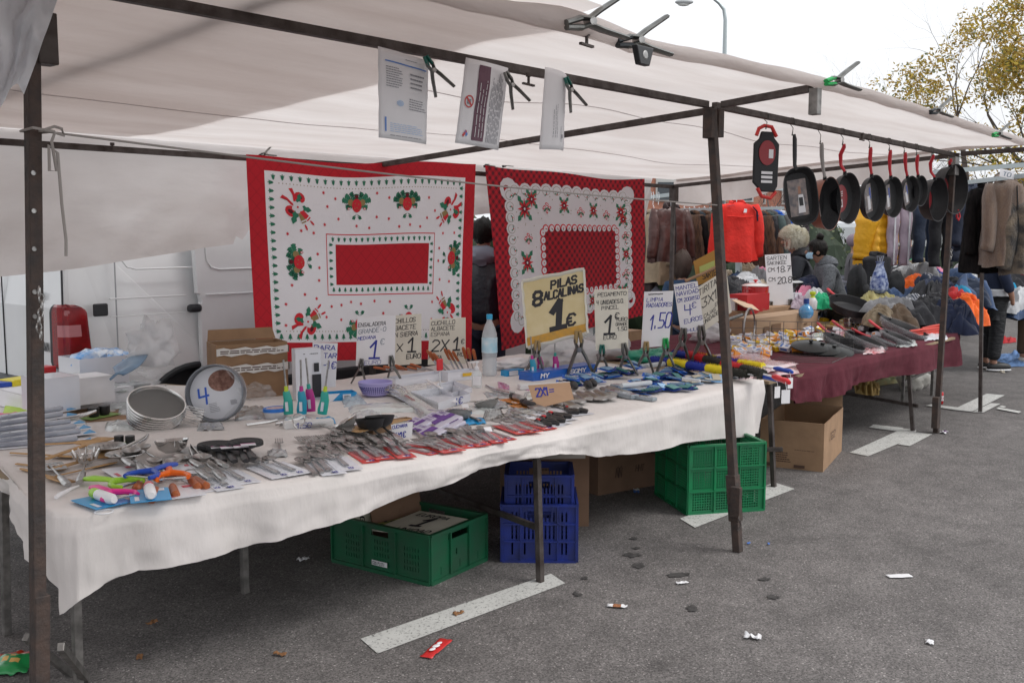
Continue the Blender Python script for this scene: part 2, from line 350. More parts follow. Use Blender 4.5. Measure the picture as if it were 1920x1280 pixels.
# ================================================================ stall frame
FT = V((4.69, 2.71, 2.33)); RT = V((8.62, 2.72, 2.31)); LT = V((1.27, 2.85, 2.34))
def zr(y): return 2.345-(y-2.7)*.062 if y > 2.7 else 2.345+(2.7-y)*.012
YB = 5.45
fr = thing('stall_frame', 'dark steel square-tube market stall frame with posts, cross beams and corner sockets', 'stall frame', (5, 4, 0))
def fpart(name, m=steel, **k): return lambda mb: mb.build(name, m, fr, smooth=False, world=True, bevel=.002, **k)
def post(a, b, w=.038, m=steel, label=None):
    mb = MB().bar(a, b, w, w, up=(0, 1, 0)); o = mb.build('post', m, fr, smooth=False, world=True, bevel=.003)
    if label: o['label'] = label
    return o
pl = post((1.165, 2.85, 0), (1.256, 2.85, 2.30), .036, rust)
for i, z in enumerate([.0, .1, .2]): pass
hb = MB()
for py in (326, 396, 466, 545, 590):
    z = zat(1.27, 2.85, py); hb.lathe([(.0001, 0), (.007, 0), (.007, .003)], 10, 0, Mx.Translation((1.236-(2.3-z)*.040+.012, 2.8315, z)) @ Mx.Rotation(math.pi/2, 4, 'X'))
hb.build('bolt', satin, pl, world=True)
sl = MB().bar((1.172, 2.851, .18), (1.196, 2.851, .62), .043, .043, up=(0, 1, 0)); sl.build('socket', rust, fr, smooth=False, world=True, bevel=.003)
MB().box((1.285, 2.85, 2.19), (.055, .055, .14)).build('socket', steel, fr, smooth=False, world=True, bevel=.003)
pm = post((4.598, 2.445, 0), (4.69, 2.71, 2.3), .042, rust, 'leaning middle post')
z0 = .18; mb = MB(); mb.bar((4.605, 2.465, .16), (4.615, 2.495, .40), .056, .056, up=(0, 1, 0)); mb.box((4.575, 2.45, .27), (.03, .055, .16)); mb.build('foot_socket', rust, fr, smooth=False, world=True, bevel=.003)
MB().tube([(4.575, 2.43, .21), (4.55, 2.42, .19), (4.56, 2.41, .16), (4.545, 2.42, .13)], .004, 6).build('wire_tie', steel, fr, world=True)
mb = MB(); mb.box((4.66, 2.70, 2.225), (.055, .055, .15)); mb.box((4.735, 2.70, 2.23), (.055, .055, .14)); mb.build('corner_socket', rust, fr, smooth=False, world=True, bevel=.003)
rp0 = onz(1755, 811); pr_ = post((rp0.x, rp0.y, 0), (8.62, 2.72, 2.28), .042, rust)
MB().box((rp0.x-.05, rp0.y-.01, .18), (.075, .05, .26)).build('foot_socket', rust, fr, smooth=False, world=True, bevel=.003)
MB().box((8.63, 2.72, 2.21), (.10, .06, .15)).build('corner_socket', steel2, fr, smooth=False, world=True, bevel=.003)
MB().bar((-.6, 2.83, 2.34), (4.66, 2.72, 2.325), .032, .034).build('front_beam', steel, fr, smooth=False, world=True, bevel=.002)
MB().bar((4.72, 2.71, 2.325), (8.66, 2.72, 2.30), .032, .034).build('front_beam', steel, fr, smooth=False, world=True, bevel=.002)
for x in (1.27, 4.70, 8.66):
    MB().bar((x, 2.69, 2.30 if x > 2 else 2.33), (x+.04, YB-.02, zr(YB)-.04), .032, .034).build('cross_beam', steel, fr, smooth=False, world=True, bevel=.002)
MB().bar((4.72, 2.66, 2.325), (4.47, 2.06, 2.325), .032, .034).build('cross_beam', steel, fr, smooth=False, world=True, bevel=.002)
MB().bar((8.68, 2.68, 2.31), (8.66, 2.10, 2.32), .036, .036).build('cross_beam', steel, fr, smooth=False, world=True, bevel=.002)
MB().box((4.45, 2.03, 2.26), (.045, .045, .12)).build('end_socket', steel2, fr, smooth=False, world=True, bevel=.003)
MB().bar((-.6, YB, zr(YB)-.045), (8.7, YB, zr(YB)-.045), .032, .034).build('back_beam', steel, fr, smooth=False, world=True, bevel=.002)
for x in (1.3, 4.72, 8.72):
    post((x, YB+.02, 0), (x, YB, zr(YB)-.07), .036)
MB().box((8.72, YB-.003, zr(YB)-.12), (.07, .07, .16)).build('corner_socket', steel, fr, smooth=False, world=True, bevel=.003)
# wing screws under the beams
for px, py, Y in ((991, 158, 2.70), (1616, 262, 2.70), (211, 283, YB-.05), (1100, 84, 2.08)):
    p = ony(px, py, Y); mb = MB(); mb.cyl((p.x, p.y, p.z+.045), (p.x, p.y, p.z), .006, 8); mb.bar((p.x-.035, p.y, p.z), (p.x+.035, p.y, p.z-.003), .012, .008); mb.cyl((p.x, p.y, p.z+.03), (p.x, p.y, p.z+.045), .012, 8)
    mb.build('wing_screw', steel, fr, world=True)

# ================================================================ canopy
def cz(x, y):
    b = 0
    for a, c in ((-1.5, 1.27), (1.27, 4.70), (4.70, 8.68)):
        if a <= x <= c: t = (x-a)/(c-a); b = math.sin(math.pi*t)
    return zr(y)+.004-.045*b*min(1, max(0, (y-2.75)/.6)) * min(1, max(0, (YB-y)/.4)) -.02*b*(y < 2.6)*min(1, (2.6-y)/.4)+.012*fbm((x*1.1, y*1.6, 3.3))*min(1, abs(y-2.7)*2.5)*min(1, abs(YB-y)*2.5)
FE = [(-1.5, 1.95), (1.0, 1.97), (2.24, 2.175), (2.44, 2.130), (2.64, 2.076), (2.90, 2.111), (3.12, 2.152), (3.27, 2.131), (3.51, 2.113), (4.04, 2.059), (4.59, 2.038), (5.23, 2.032), (6.34, 2.068), (7.31, 2.099), (8.21, 2.128), (8.8, 2.13)]
def fe(x):
    for (a, b), (c, d) in zip(FE, FE[1:]):
        if x <= c: return b+(d-b)*max(0, (x-a))/(c-a)
    return FE[-1][1]
mb = MB(); X0, X1 = -1.5, 8.78
def cp(u, v):
    x = X0+(X1-X0)*u; y0 = fe(x); y = y0+(YB+.04-y0)*v; return (x, y, cz(x, y)+.028-.028*max(0, (2.68-y)/.6))
mb.grid(cp, 150, 50)
can = mb.build('canopy', canvas_m, world=True)
tag(can, 'off-white canvas canopy stretched over the steel stall frame', 'canopy')
for y0, x0 in ((4.35, -1.4), (3.3, 3.2)):
    mb = MB(); mb.tube([(x0+(8.7-x0)*i/60, y0+.03*math.sin(i*.4), cz(x0+(8.7-x0)*i/60, y0+.03*math.sin(i*.4))+.026) for i in range(61)], .0035, 5, flat=.6); mb.build('seam', mat('seam_thread', (.60, .55, .54), .9), can, world=True)
# second tarpaulin laid over the left part
mb = MB()
def cp2(u, v):
    y = 1.98+(YB-1.98)*v; xe = 2.72+.30*v+.10*math.sin(v*5)+.03*fbm((v*6, 1, 1)); x = X0+(xe-X0)*u; return (x, y, cz(x, y)+.055+.01*fbm((x*2, y*2, 9)))
mb.grid(cp2, 50, 40)
tag(mb.build('second_tarpaulin', canvas_m, world=True), 'second canvas tarpaulin lying over the left part of the stall canopy', 'tarpaulin')
mb = MB(); mb.bar((1.95, 2.0, 2.47), (1.85, 5.3, 2.30), .06, .03); tag(mb.build('roof_pole', steel, world=True, smooth=False), 'steel pole lying across the top of the left tarpaulin, seen as a dark band', 'pole')
# rolled hem in front
hm = MB(); pts = []; rs = []
for i in range(121):
    x = X0+(X1-X0)*i/120; y = fe(x)-.005; e = .5+.5*math.cos((x-2.9)*4.2); pts.append((x, y, 2.352+.003*math.sin(x*9))); rs.append(.027+.005*fbm((x*3.5, 0, 4))+.010*(abs(x-2.8) < .35))
hm.tube(pts, rs, 12, up=(0, 0, 1))
hm.build('rolled_hem', canvas_m, can, world=True)
eh = MB(); eh.tube([(X1, 1.96+(YB-1.96)*i/30, cz(X1, 1.96+(YB-1.96)*i/30)+.02) for i in range(31)], .018, 8); eh.build('rolled_hem', canvas_m, can, world=True)
# back flap, falling deep at the left
FB = [(-60, 520), (0, 518), (131, 503), (200, 494), (280, 481), (376, 464), (437, 457), (431, 440), (455, 450), (470, 430), (700, 440), (880, 405), (912, 400), (1100, 470), (1205, 520), (1212, 430), (1224, 372)]
def flap_z(px):
    for (a, b), (c, d) in zip(FB, FB[1:]):
        if a <= px <= c: return b+(d-b)*(px-a)/max(1e-6, c-a)
    return FB[-1][1] if px > 1224 else 520
mb = MB(); xs = [onz_x for onz_x in [0]]; NU = 170
def fl(u, v):
    px = -60+(1224+60)*u; Y = YB+.05; top = ony(px, 300, Y); X = top.x; zt = zr(YB)+.03; zb = zat(X, Y, flap_z(px)); z = zt+(zb-zt)*v
    yy = Y+.05*math.sin(v*2.2)*fbm((X*1.3, v*1.2, 5))+.03*v*math.sin(X*7)+.02*fbm((X*5, v*4, 1))*v; return (X, yy, z)
mb.grid(fl, NU, 26); mb.build('back_flap', canvas_m, can, world=True, auto=False)
mb = MB()
def rf(u, v):
    y = YB+.05-(YB-2.9)*u; L = .23+.03*math.sin(u*9)+.02*math.sin(u*23); return (X1+.02+.03*v*math.sin(u*14), y, cz(X1, y)+.02-L*v)
mb.grid(rf, 60, 6); mb.build('side_flap', canvas_m, can, world=True)
# crumpled sheet bunched over the top left corner
mb = MB()
def cr(u, v):
    q = ony(-40+160*u*(1-.55*v), -60+250*v+25*math.sin(u*6), 2.72); k = .09*fbm((u*3.1, v*3.3, 7)); return (q.x+k*.4, q.y-.04+k, q.z)
mb.grid(cr, 30, 30); tag(mb.build('crumpled_sheet', mat('sheet_white', (.78, .79, .82), .55, trans=.4, bump=.3, bs=10), world=True, auto=False), 'crumpled whitish plastic sheet bunched over the top of the left post', 'sheet')

# clothes line
line_m = mat('rope', (.33, .30, .28), .85)
def wire(label, pts, r, cat='rope', m=None, name='clothes_line'): return tag(MB().tube(pts, r, 8).build(name, m or line_m, world=True), label, cat)
a = V((1.245, 2.82, zat(1.25, 2.83, 246))); b = V((4.67, 2.64, zat(4.67, 2.64, 385)))
ln_ = wire('thin grey clothes line running from the left post to the leaning middle post', [a+(b-a)*t-V((0, 0, .02*math.sin(math.pi*t))) for t in [i/24 for i in range(25)]], .0035)
mb = MB(); mb.tube([a+V(q) for q in ((.0, -.03, .0), (.03, -.03, .012), (.055, -.02, .008), (.06, -.02, -.01), (.03, -.03, -.005), (.02, -.03, -.03), (.03, -.03, -.11), (.01, -.03, -.11), (.012, -.03, -.04), (.035, -.03, -.06), (.04, -.03, -.2), (.048, -.028, -.30), (.045, -.03, -.345))], .0042, 6)
mb.tube([a+V(q) for q in ((-.028, -.03, .004), (.028, -.03, -.002), (.028, .05, 0), (-.028, .05, 0))], .004, 6, closed=True); mb.build('knot', line_m, ln_, world=True)
ch = MB()
def chain(label, x, y, z, n, sp=.02):
    m = MB()
    for i in range(n):
        c = V((x+.006*math.sin(i), y, z-i*sp)); h = i % 2; pts = [c+V(((math.cos(t)*.007 if h else .001*math.cos(t)), (.001*math.cos(t) if h else math.cos(t)*.007), math.sin(t)*.014)) for t in [k*math.pi/4 for k in range(8)]]; m.tube(pts, .0026, 5, closed=True)
    tag(m.build('chain', satin, world=True), label, 'chain')
chain('short steel chain hanging on the left post', 1.215, 2.80, zat(1.27, 2.8, 545), 7)
chain('short steel chain hanging on the leaning middle post', 4.665, 2.61, zat(4.66, 2.6, 500), 7); chain('steel chain looped round the far right post', 8.58, 2.69, zat(8.6, 2.7, 470), 4)

# ---------------------------------------------------------------- spring clamps: origin at the jaw tip, handles towards -Z
def make_clamp(pad, name='spring_clamp'):
    r = thing(name, 'steel spring clamp', 'clamp')
    for s in (-1, 1):
        mb = MB(); pts = [(s*.004, 0, 0), (s*.012, 0, -.03), (s*.006, 0, -.055), (s*.02, 0, -.085), (s*.045, 0, -.15)]
        mb.tube(pts, [.010, .012, .015, .014, .012], 6, flat=.45, up=(1, 0, 0)); mb.build('handle', satin_d, r, smooth=True)
        MB().tube([(s*.005, 0, .004), (s*.010, 0, -.035)], [.011, .012], 8, flat=.6, up=(1, 0, 0)).build('jaw_pad', pad, r)
    MB().cyl((0, -.014, -.058), (0, .014, -.058), .009, 10).build('pivot', satin, r)
    return r
satin_d = mat('clamp_steel', (.20, .20, .19), .4, .8, var=.25, vs=30)
CLG = make_clamp(mat('pad_green', (.01, .13, .10), .5)); CLY = make_clamp(mat('pad_ochre', (.38, .27, .12), .6)); CLS = make_clamp(satin_d); CLD = make_clamp(mat('pad_dark', (.02, .025, .03), .5)); CLB = make_clamp(mat('pad_bright_green', (.01, .35, .08), .5))
# clamps on the front hem
for i, (px, py, pr, s, el) in enumerate([(1106, 50, CLS, 1.5, .0), (1222, 80, CLD, 1.5, .0), (1560, 158, CLB, 1.4, 0), (1758, 212, CLD, 1.2, 0), (1885, 254, CLB, 1.2, 0)]):
    p = ony(px, py, 2.0); p.y = fe(p.x)-.045
    place(pr, ['steel spring clamp on the canopy hem, upper left of the row', 'big dark-jawed clamp on the bunched canopy hem', 'green-jawed clamp on the hem above the hanging socket', 'dark clamp on the hem left of the autumn tree', 'green-jawed clamp at the far right end of the hem'][i], (p.x-.07, p.y, p.z+.0), (R_(-12), R_(-102), R_(-8)), s, 'clamps holding the canopy hem')
    if i == 1:
        q = MB(); cc = ony(1205, 104, 2.02); e = .0; M = Mx.Translation(cc) @ Mx.Rotation(math.pi/2, 4, 'X'); q.prism([(-.055, .03), (.055, .03), (.03, -.035), (-.03, -.035)], -.012, .012, 0, M); q.lathe([(.0, .014), (.012, .014), (.016, .0125)], 12, 1, M)
        tag(q.build('corner_plate', [blackp, satin], world=True, smooth=False, bevel=.004), 'black plate with a round bolt under the bunched canopy hem', 'bracket')
for i, (px, py) in enumerate([(487, 283), (908, 305), (943, 305)]):
    p = ony(px, py, YB-.05); place(CLD, ['dark clamp at the upper left of the bow-patterned tablecloth', 'dark clamp at the upper right of the bow-patterned tablecloth', 'dark clamp at the upper left of the plaid-edged tablecloth'][i], (p.x, p.y, p.z-.03), (math.pi, R_(70), 0), .8, 'clamps holding the tablecloths')
# price lists clipped to the beam
def sheet(name, label, pts, cols, deco, cat='notice', bow=.01, seed=0):
    q = [ony(x, y, 2.66) for x, y in pts]; tl, tr, br, bl = q
    base = qmap(bl, br, tr, tl)
    def fn(u, v, o=0.): return base(u, v, o+bow*math.sin(math.pi*u)*(1-.3*v)+.004*fbm((u*3, v*4, seed)))
    mb = MB().grid(lambda u, v: fn(u, v), 12, 14); o = mb.build(name, paper, world=True, solid=.0012); tag(o, label, cat)
    m2 = MB(); deco(m2, lambda u, v, o=0.: fn(u, v, o*2.5)); m2.build('print', cols, o, world=True, smooth=False); return o
blu = mat('print_blue', (.12, .25, .6), .6); gry = mat('print_grey', (.25, .25, .28), .6); pur = mat('print_purple', (.12, .045, .075), .5); redi = mat('print_red', (.55, .05, .05), .5); lb = mat('print_lightblue', (.45, .58, .78), .6)
def rect(m, fn, u0, v0, u1, v1, mi, o=.0012, n=1):
    for i in range(n):
        a, b = u0+(u1-u0)*i/n, u0+(u1-u0)*(i+1)/n; m.quad(fn(a, v0, o), fn(b, v0, o), fn(b, v1, o), fn(a, v1, o), mi)
def lines(m, fn, u0, u1, v0, v1, n, mi, seed=0, t=.35, vert=False):
    r = random.Random(seed)
    for i in range(n):
        v = v0+(v1-v0)*(i+.5)/n; h = abs(v1-v0)/n*t/2; x = u0; e = u0+(u1-u0)*r.uniform(.7, 1)
        while x < e:
            w = (u1-u0)*r.uniform(.05, .16); w = min(w, e-x)
            if vert: rect(m, fn, v-h, x, v+h, x+w, mi)
            else: rect(m, fn, x, v-h, x+w, v+h, mi)
            x += w+(u1-u0)*.02
def d1(m, f):
    rect(m, f, .11, .86, .95, .875, 0, n=6); lines(m, f, .13, .45, .82, .58, 9, 1, 1); lines(m, f, .6, .9, .80, .6, 4, 1, 2); lines(m, f, .58, .97, .5, .36, 5, 1, 3)
    rect(m, f, .1, .08, .13, .24, 0); lines(m, f, .2, .92, .19, .08, 5, 2, 4); lines(m, f, .2, .95, .055, .035, 1, 1, 5)
    for k in range(10): a = k*.628; m.quad(f(.4, .42, .0013), f(.4+.07*math.cos(a), .42+.035*math.sin(a), .0013), f(.4+.07*math.cos(a+.5), .42+.035*math.sin(a+.5), .0013), f(.4, .42, .0013), 2)
    lines(m, f, .5, .75, .94, .92, 1, 1, 6)
def d2(m, f):
    for j in range(10): rect(m, f, .30, .06+.089*j, .56, .149+.089*j, 0, n=4)
    for v in (.36, .43, .50): lines(m, lambda u, v2, o: f(u, v2, o+.0006), .1, .9, v-.02, v+.02, 1, 3, int(v*100), .28, True)
    lines(m, f, .06, .93, .61, .93, 9, 1, 8, .35, True)
    for k in range(16):
        a, b = k*.3927, (k+1)*.3927; r0, r1 = .075, .095; m.quad(f(.16+r0*math.cos(a), .5+.06*math.sin(a), .0013), f(.16+r1*math.cos(a), .5+.075*math.sin(a), .0013), f(.16+r1*math.cos(b), .5+.075*math.sin(b), .0013), f(.16+r0*math.cos(b), .5+.06*math.sin(b), .0013), 2)
    m.quad(f(.09, .54, .0015), f(.11, .555, .0015), f(.23, .46, .0015), f(.21, .445, .0015), 2); rect(m, f, .12, .47, .2, .53, 1)
    m.quad(f(.10, .10, .0013), f(.16, .17, .0013), f(.19, .15, .0013), f(.13, .08, .0013), 2); m.quad(f(.16, .17, .0013), f(.22, .12, .0013), f(.19, .09, .0013), f(.14, .14, .0013), 4)
def d3(m, f): lines(m, f, .15, .6, .3, .5, 3, 1, 4, .2, True); lines(m, f, .1, .35, .6, .72, 2, 1, 7, .2, True); rect(m, f, .7, .15, .76, .2, 1)
s1 = sheet('notice_sheet', 'white printed form with a blue rule clipped to the front beam, leftmost of three', [(709, 87), (803, 115), (799, 271), (710, 258)], [blu, gry, lb, paper], d1)
s2 = sheet('notice_sheet', 'white notice with a dark purple panel clipped to the beam between two other sheets', [(874, 108), (953, 128), (934, 282), (853, 268)], [pur, gry, redi, paper, blu], d2, seed=3)
s3 = sheet('notice_sheet', 'curled translucent sheet in a sleeve clipped to the beam, rightmost of three', [(1022, 126), (1062, 141), (1056, 283), (1011, 280)], [blu, gry], d3, bow=.03, seed=5)
for i, (px, py, pr) in enumerate([(795, 108, CLG), (945, 137, CLS), (1058, 147, CLG)]):
    p = ony(px, py, 2.64); place(pr, ['green-jawed clamp gripping the form with the blue rule', 'bare steel clamp gripping the notice with the purple panel', 'green-jawed clamp gripping the curled rightmost sheet'][i], (p.x, p.y-.01, p.z), (R_(-4), R_(-30+i*3), R_(-25)), .92, 'clamps holding the notices')
# ================================================================ van behind the stall
def van():
    vw = mat('van_paint', (.78, .79, .80), .28, coat=.4, var=.05, vs=2.5, bump=.02, bs=3); vb = mat('van_black_trim', (.02, .022, .026), .5); gl = mat('van_glass', (.02, .03, .035), .05, spec=1); seam = mat('seam', (.03, .03, .035), .8)
    YS, XR = 6.0, 2.74
    r = thing('delivery_van', 'white delivery van parked behind the stall with its side door slid back', 'van', (5, 6.9, 0))
    prof = [(2.74, .42), (2.74, 1.2), (2.80, 1.78), (3.0, 1.86), (5.2, 1.84), (5.9, 1.62), (6.35, 1.18), (6.9, 1.05), (7.08, .8), (7.08, .38)]
    # side with wheel arches
    bot = []
    for cx in (6.25, 3.62):
        for k in range(0, 13): a = math.pi*k/12; bot.append((cx+.40*math.cos(a), .36+.40*math.sin(a)))
    poly = prof+[(6.9, .36)]+bot+[(2.9, .36)]
    mb = MB(); n = len(poly); W = 1.72
    ys = [YS+.09, YS+.0, YS+.0, YS+W, YS+W, YS+W-.09]
    vs = [(p[0], YS+(.10 if p[1] > 1.3 else 0), p[1]) for p in poly]+[(p[0], YS+W-(.10 if p[1] > 1.3 else 0), p[1]) for p in poly]
    mb.add(vs, [tuple(range(n-1, -1, -1)), tuple(range(n, 2*n))]+[(i, (i+1) % n, n+(i+1) % n, n+i) for i in range(n)])
    mb.build('body', vw, r, smooth=False, world=True, bevel=.03)
    q = lambda X0, X1, z0, z1, t=.02, off=0, m=vb, name='trim', bv=.008, yy=YS: MB().box(((X0+X1)/2, yy-off-t/2+.001, (z0+z1)/2), (X1-X0, t, z1-z0)).build(name, m, r, world=True, bevel=bv, smooth=False)
    px = lambda x, y: ony(x, y, YS)
    # slid-back door panel standing proud of the side
    pA = px(361, 480).x; pB = px(374, 680).x
    mb = MB(); dz = [.50, .78, 1.16, 1.2, 1.28, 1.32, 1.8]
    mb.prism([(pB, .46), (5.35, .46), (5.35, 1.72), (pA-.02, 1.72), (pA, 1.26), (pA+.02, 1.25), (pA+.03, 1.20), (pB-.005, 1.19)], 0, .045, 0, Mx.Translation((0, YS-.045, 0)) @ Mx(((1, 0, 0, 0), (0, 0, 1, 0), (0, 1, 0, 0), (0, 0, 0, 1))))
    o = mb.build('sliding_door', vw, r, smooth=False, world=True, bevel=.012)
    MB().box(((pA+pA)/2-.02, YS-.035, zat(pA, YS, 577)), (.10, .05, .055)).build('handle', vb, o, world=True, bevel=.02, smooth=False)
    q(px(173, 580).x, px(201, 580).x, zat(2.9, YS, 594), zat(2.9, YS, 570), .02, name='fuel_flap_catch', bv=.015)
    # pressed grooves of the blind windows
    for x0, x1, m_ in ((232, 361, 0), (384, 470, .045)):
        g = MB(); a = px(x0, 500); z1 = zat(a.x, YS, 505); pts = [(a.x-.03, YS-m_-.002, z1+.25), (a.x-.015, YS-m_-.002, z1+.06), (a.x+.02, YS-m_-.002, z1+.015), (a.x+.08, YS-m_-.002, z1), (px(x1, 500).x+(.6 if m_ else 0), YS-m_-.002, z1+.003)]
        g.tube(pts, .006, 6); g.build('pressed_groove', vw, r, world=True)
    q(px(218, 600).x, px(219, 600).x+.004, .5, 1.7, .004, m=mat('panel_line', (.33, .34, .36), .6), name='panel_seam', bv=0)
    q(px(205, 566).x, pA-.06, 1.245, 1.255, .012, m=vw, name='swage_line', bv=.004); q(px(205, 566).x, pA-.06, 1.135, 1.14, .008, m=vw, name='swage_line', bv=.003)
    q(pA+.06, 5.3, 1.245, 1.252, .012, .045, m=vw, name='swage_line', bv=.004)
    q(3.9, 6.0, .52, .64, .05, .03, name='rub_rail', bv=.02)
    # tail light wrapping the corner
    tl = MB(); zc0, zc1 = zat(XR+.1, YS, 690), zat(XR+.1, YS, 570)
    pts = [(-.10, 0), (.07, 0), (.085, .08), (.07, .36), (.03, zc1-zc0), (-.06, zc1-zc0), (-.10, .36)]
    red = mat('tail_red', (.30, .006, .012), .12, coat=.8, col2=(.16, .004, .01), vs=9); pk = mat('tail_clear', (.5, .2, .22), .15, coat=.8)
    mb = MB(); ring = []
    hgt = zc1-zc0; NV = 22
    def tlf(u, v):
        w = (1-.10*v)*min(1, .62+v*6)*(1 if v < .85 else math.sqrt(max(0, 1-((v-.85)/.15)**2*.8))); t = (u-.5)*2*w
        if t < 0: return (XR-.012+.0*t, YS+.03-t*.13, zc0+hgt*v)
        return (XR-.0+t*.165*(1-.10*v), YS-.014+.03*(1-t)*(t < .15), zc0+hgt*v)
    mb.grid(tlf, 24, NV, lambda u, v: 1 if (.50 < v < .66 and .42 < u < .82) else (2 if u < .13 else 0)); o = mb.build('tail_light', [red, pk, vb], r, world=True, solid=.012)
    g = MB(); a = px(131, 480); g.bar((XR+.0, YS+.004, zc1), (XR+.05, YS+.09, 1.78), .008, .012); g.build('door_seam', seam, r, world=True, smooth=False)
    # rear doors
    mb = MB(); mb.box((XR-.004, 6.86, 1.1), (.006, .008, 1.3)); mb.build('door_seam', seam, r, world=True, smooth=False)
    mb = MB(); mb.box((XR-.02, YS+1.05, 1.26), (.03, .10, .16)); mb.build('handle', vb, r, world=True, bevel=.012, smooth=False)
    mb = MB(); mb.lathe([(0, .02), (.022, .02), (.026, 0)], 14, 0, Mx.Translation((XR-.004, YS+.28, 1.27)) @ Mx.Rotation(-math.pi/2, 4, 'Y')); mb.build('rubber_stop', vb, r, world=True)
    mb = MB(); mb.box((XR-.02, YS+.86, .60), (.12, 1.7, .26)); mb.build('rear_bumper', vb, r, world=True, bevel=.03, smooth=False)
    for y0, y1 in ((6.12, 6.8), (6.92, 7.6)):
        mb = MB(); mb.grid(lambda u, v: (XR-.006+.055*(v*.8+.1), y0+(y1-y0)*u, 1.50+.24*v), 2, 2); mb.build('window', gl, r, world=True, solid=.006)
    wr2 = random.Random(3); mb = MB()
    fnb = lambda u, v, o=0: V((XR-.004-o, 6.32-u, .93+v)); write(mb, 'A^WN', fnb, 0, 0, .05, .6, .14, jit=.25); mb.build('badge', vb, r, world=True, smooth=False)
    for cx in (6.25, 3.62):
        for y in (YS+.10, YS+W-.12):
            M = Mx.Translation((cx, y, .31)) @ Mx.Rotation(math.pi/2, 4, 'X')
            w = MB().lathe([(.19, -.09), (.29, -.1), (.315, -.06), (.315, .06), (.29, .1), (.19, .09)], 30, 0, M).build('wheel', mat('tyre', (.02, .02, .022), .8), r, world=True)
            MB().lathe([(0, .05), (.06, .07), (.19, .06), (.2, .09)], 24, 0, M).build('rim', satin, w, world=True)
    q(3.28, 3.96, .0+.36, .9, .004, -.06, m=seam, name='wheel_arch_liner', bv=0, yy=YS+.03)
    # arch lip seen as black crescent
    mb = MB(); mb.tube([(3.62+.42*math.cos(a), YS-.004, .36+.42*math.sin(a)) for a in [math.pi*k/18 for k in range(19)]], .022, 8); mb.build('arch_trim', vb, r, world=True)
    mb = MB(); mb.grid(lambda u, v: (5.25+.62*u, YS+.02+W*.0+.09*(1), 1.28+.42*v*(1-.55*u)), 6, 4); mb.build('window', gl, r, world=True)
    mb = MB(); mb.grid(lambda u, v: (5.93+.42*u-.0, YS+.15+(W-.3)*v, 1.635-.42*u), 3, 3); mb.build('windscreen', gl, r, world=True)
van()

# ================================================================ tables
tb_m = mat('trestle_board', (.30, .22, .14), .8, var=.15)
def table(label, name, board, legs, bars, group=None, bt=.02, m=steel, top=TZ-.012):
    cx = sum(p[0] for p in board)/len(board); cy = sum(p[1] for p in board)/len(board)
    r = thing(name, label, 'table', (cx, cy, 0), group=group)
    MB().prism(board, top-bt, top).build('tabletop', tb_m, r, smooth=False, world=True)
    for (x, y, x2, y2) in legs: MB().bar((x, y, 0), (x2, y2, top-bt), .03, .03, up=(0, 1, 0)).build('leg', m, r, smooth=False, world=True, bevel=.002)
    for a, b in bars: MB().bar(a, b, .022, .028).build('crossbar', m, r, smooth=False, world=True, bevel=.002)
    return r
table('long trestle table on thin dark legs under the left end of the white cloth', 'trestle_table', [(1.52, 3.42), (3.58, 3.02), (3.58, 5.0), (3.3, 5.86), (1.9, 5.86), (1.7, 5.0)],
      [(1.58, 3.48, 1.60, 3.50), (1.62, 4.2, 1.64, 4.2), (2.55, 3.87, 2.55, 3.87), (2.2, 5.0, 2.2, 5.0)], [((1.60, 3.50, .36), (2.55, 3.87, .36)), ((1.42, 3.52, .24), (1.62, 3.62, .0)), ((1.62, 3.5, .02), (1.4, 3.2, .30))], m=steel2)
table('trestle table on thin dark legs under the right half of the white cloth', 'trestle_table', [(3.6, 3.0), (5.80, 3.02), (5.80, 5.0), (3.6, 5.0)],
      [(3.56, 2.91+.02, 3.60, 2.99), (3.75, 4.9, 3.75, 4.9), (5.72, 4.9, 5.72, 4.9)], [((3.57, 2.94, .26), (3.9, 4.3, .24))])
table('trestle table under the maroon cloth heaped with frying pans', 'trestle_table', [(5.95, 2.97), (9.7, 2.97), (9.7, 4.9), (5.95, 4.9)],
      [(5.96, 2.92, 5.98, 2.98), (8.47, 2.90, 8.49, 2.98), (6.1, 4.8, 6.1, 4.8), (9.6, 4.8, 9.6, 4.8)], [((8.47, 2.87, .22), (9.0, 4.4, .22)), ((5.97, 2.87, .26), (5.2, 3.9, .22))])
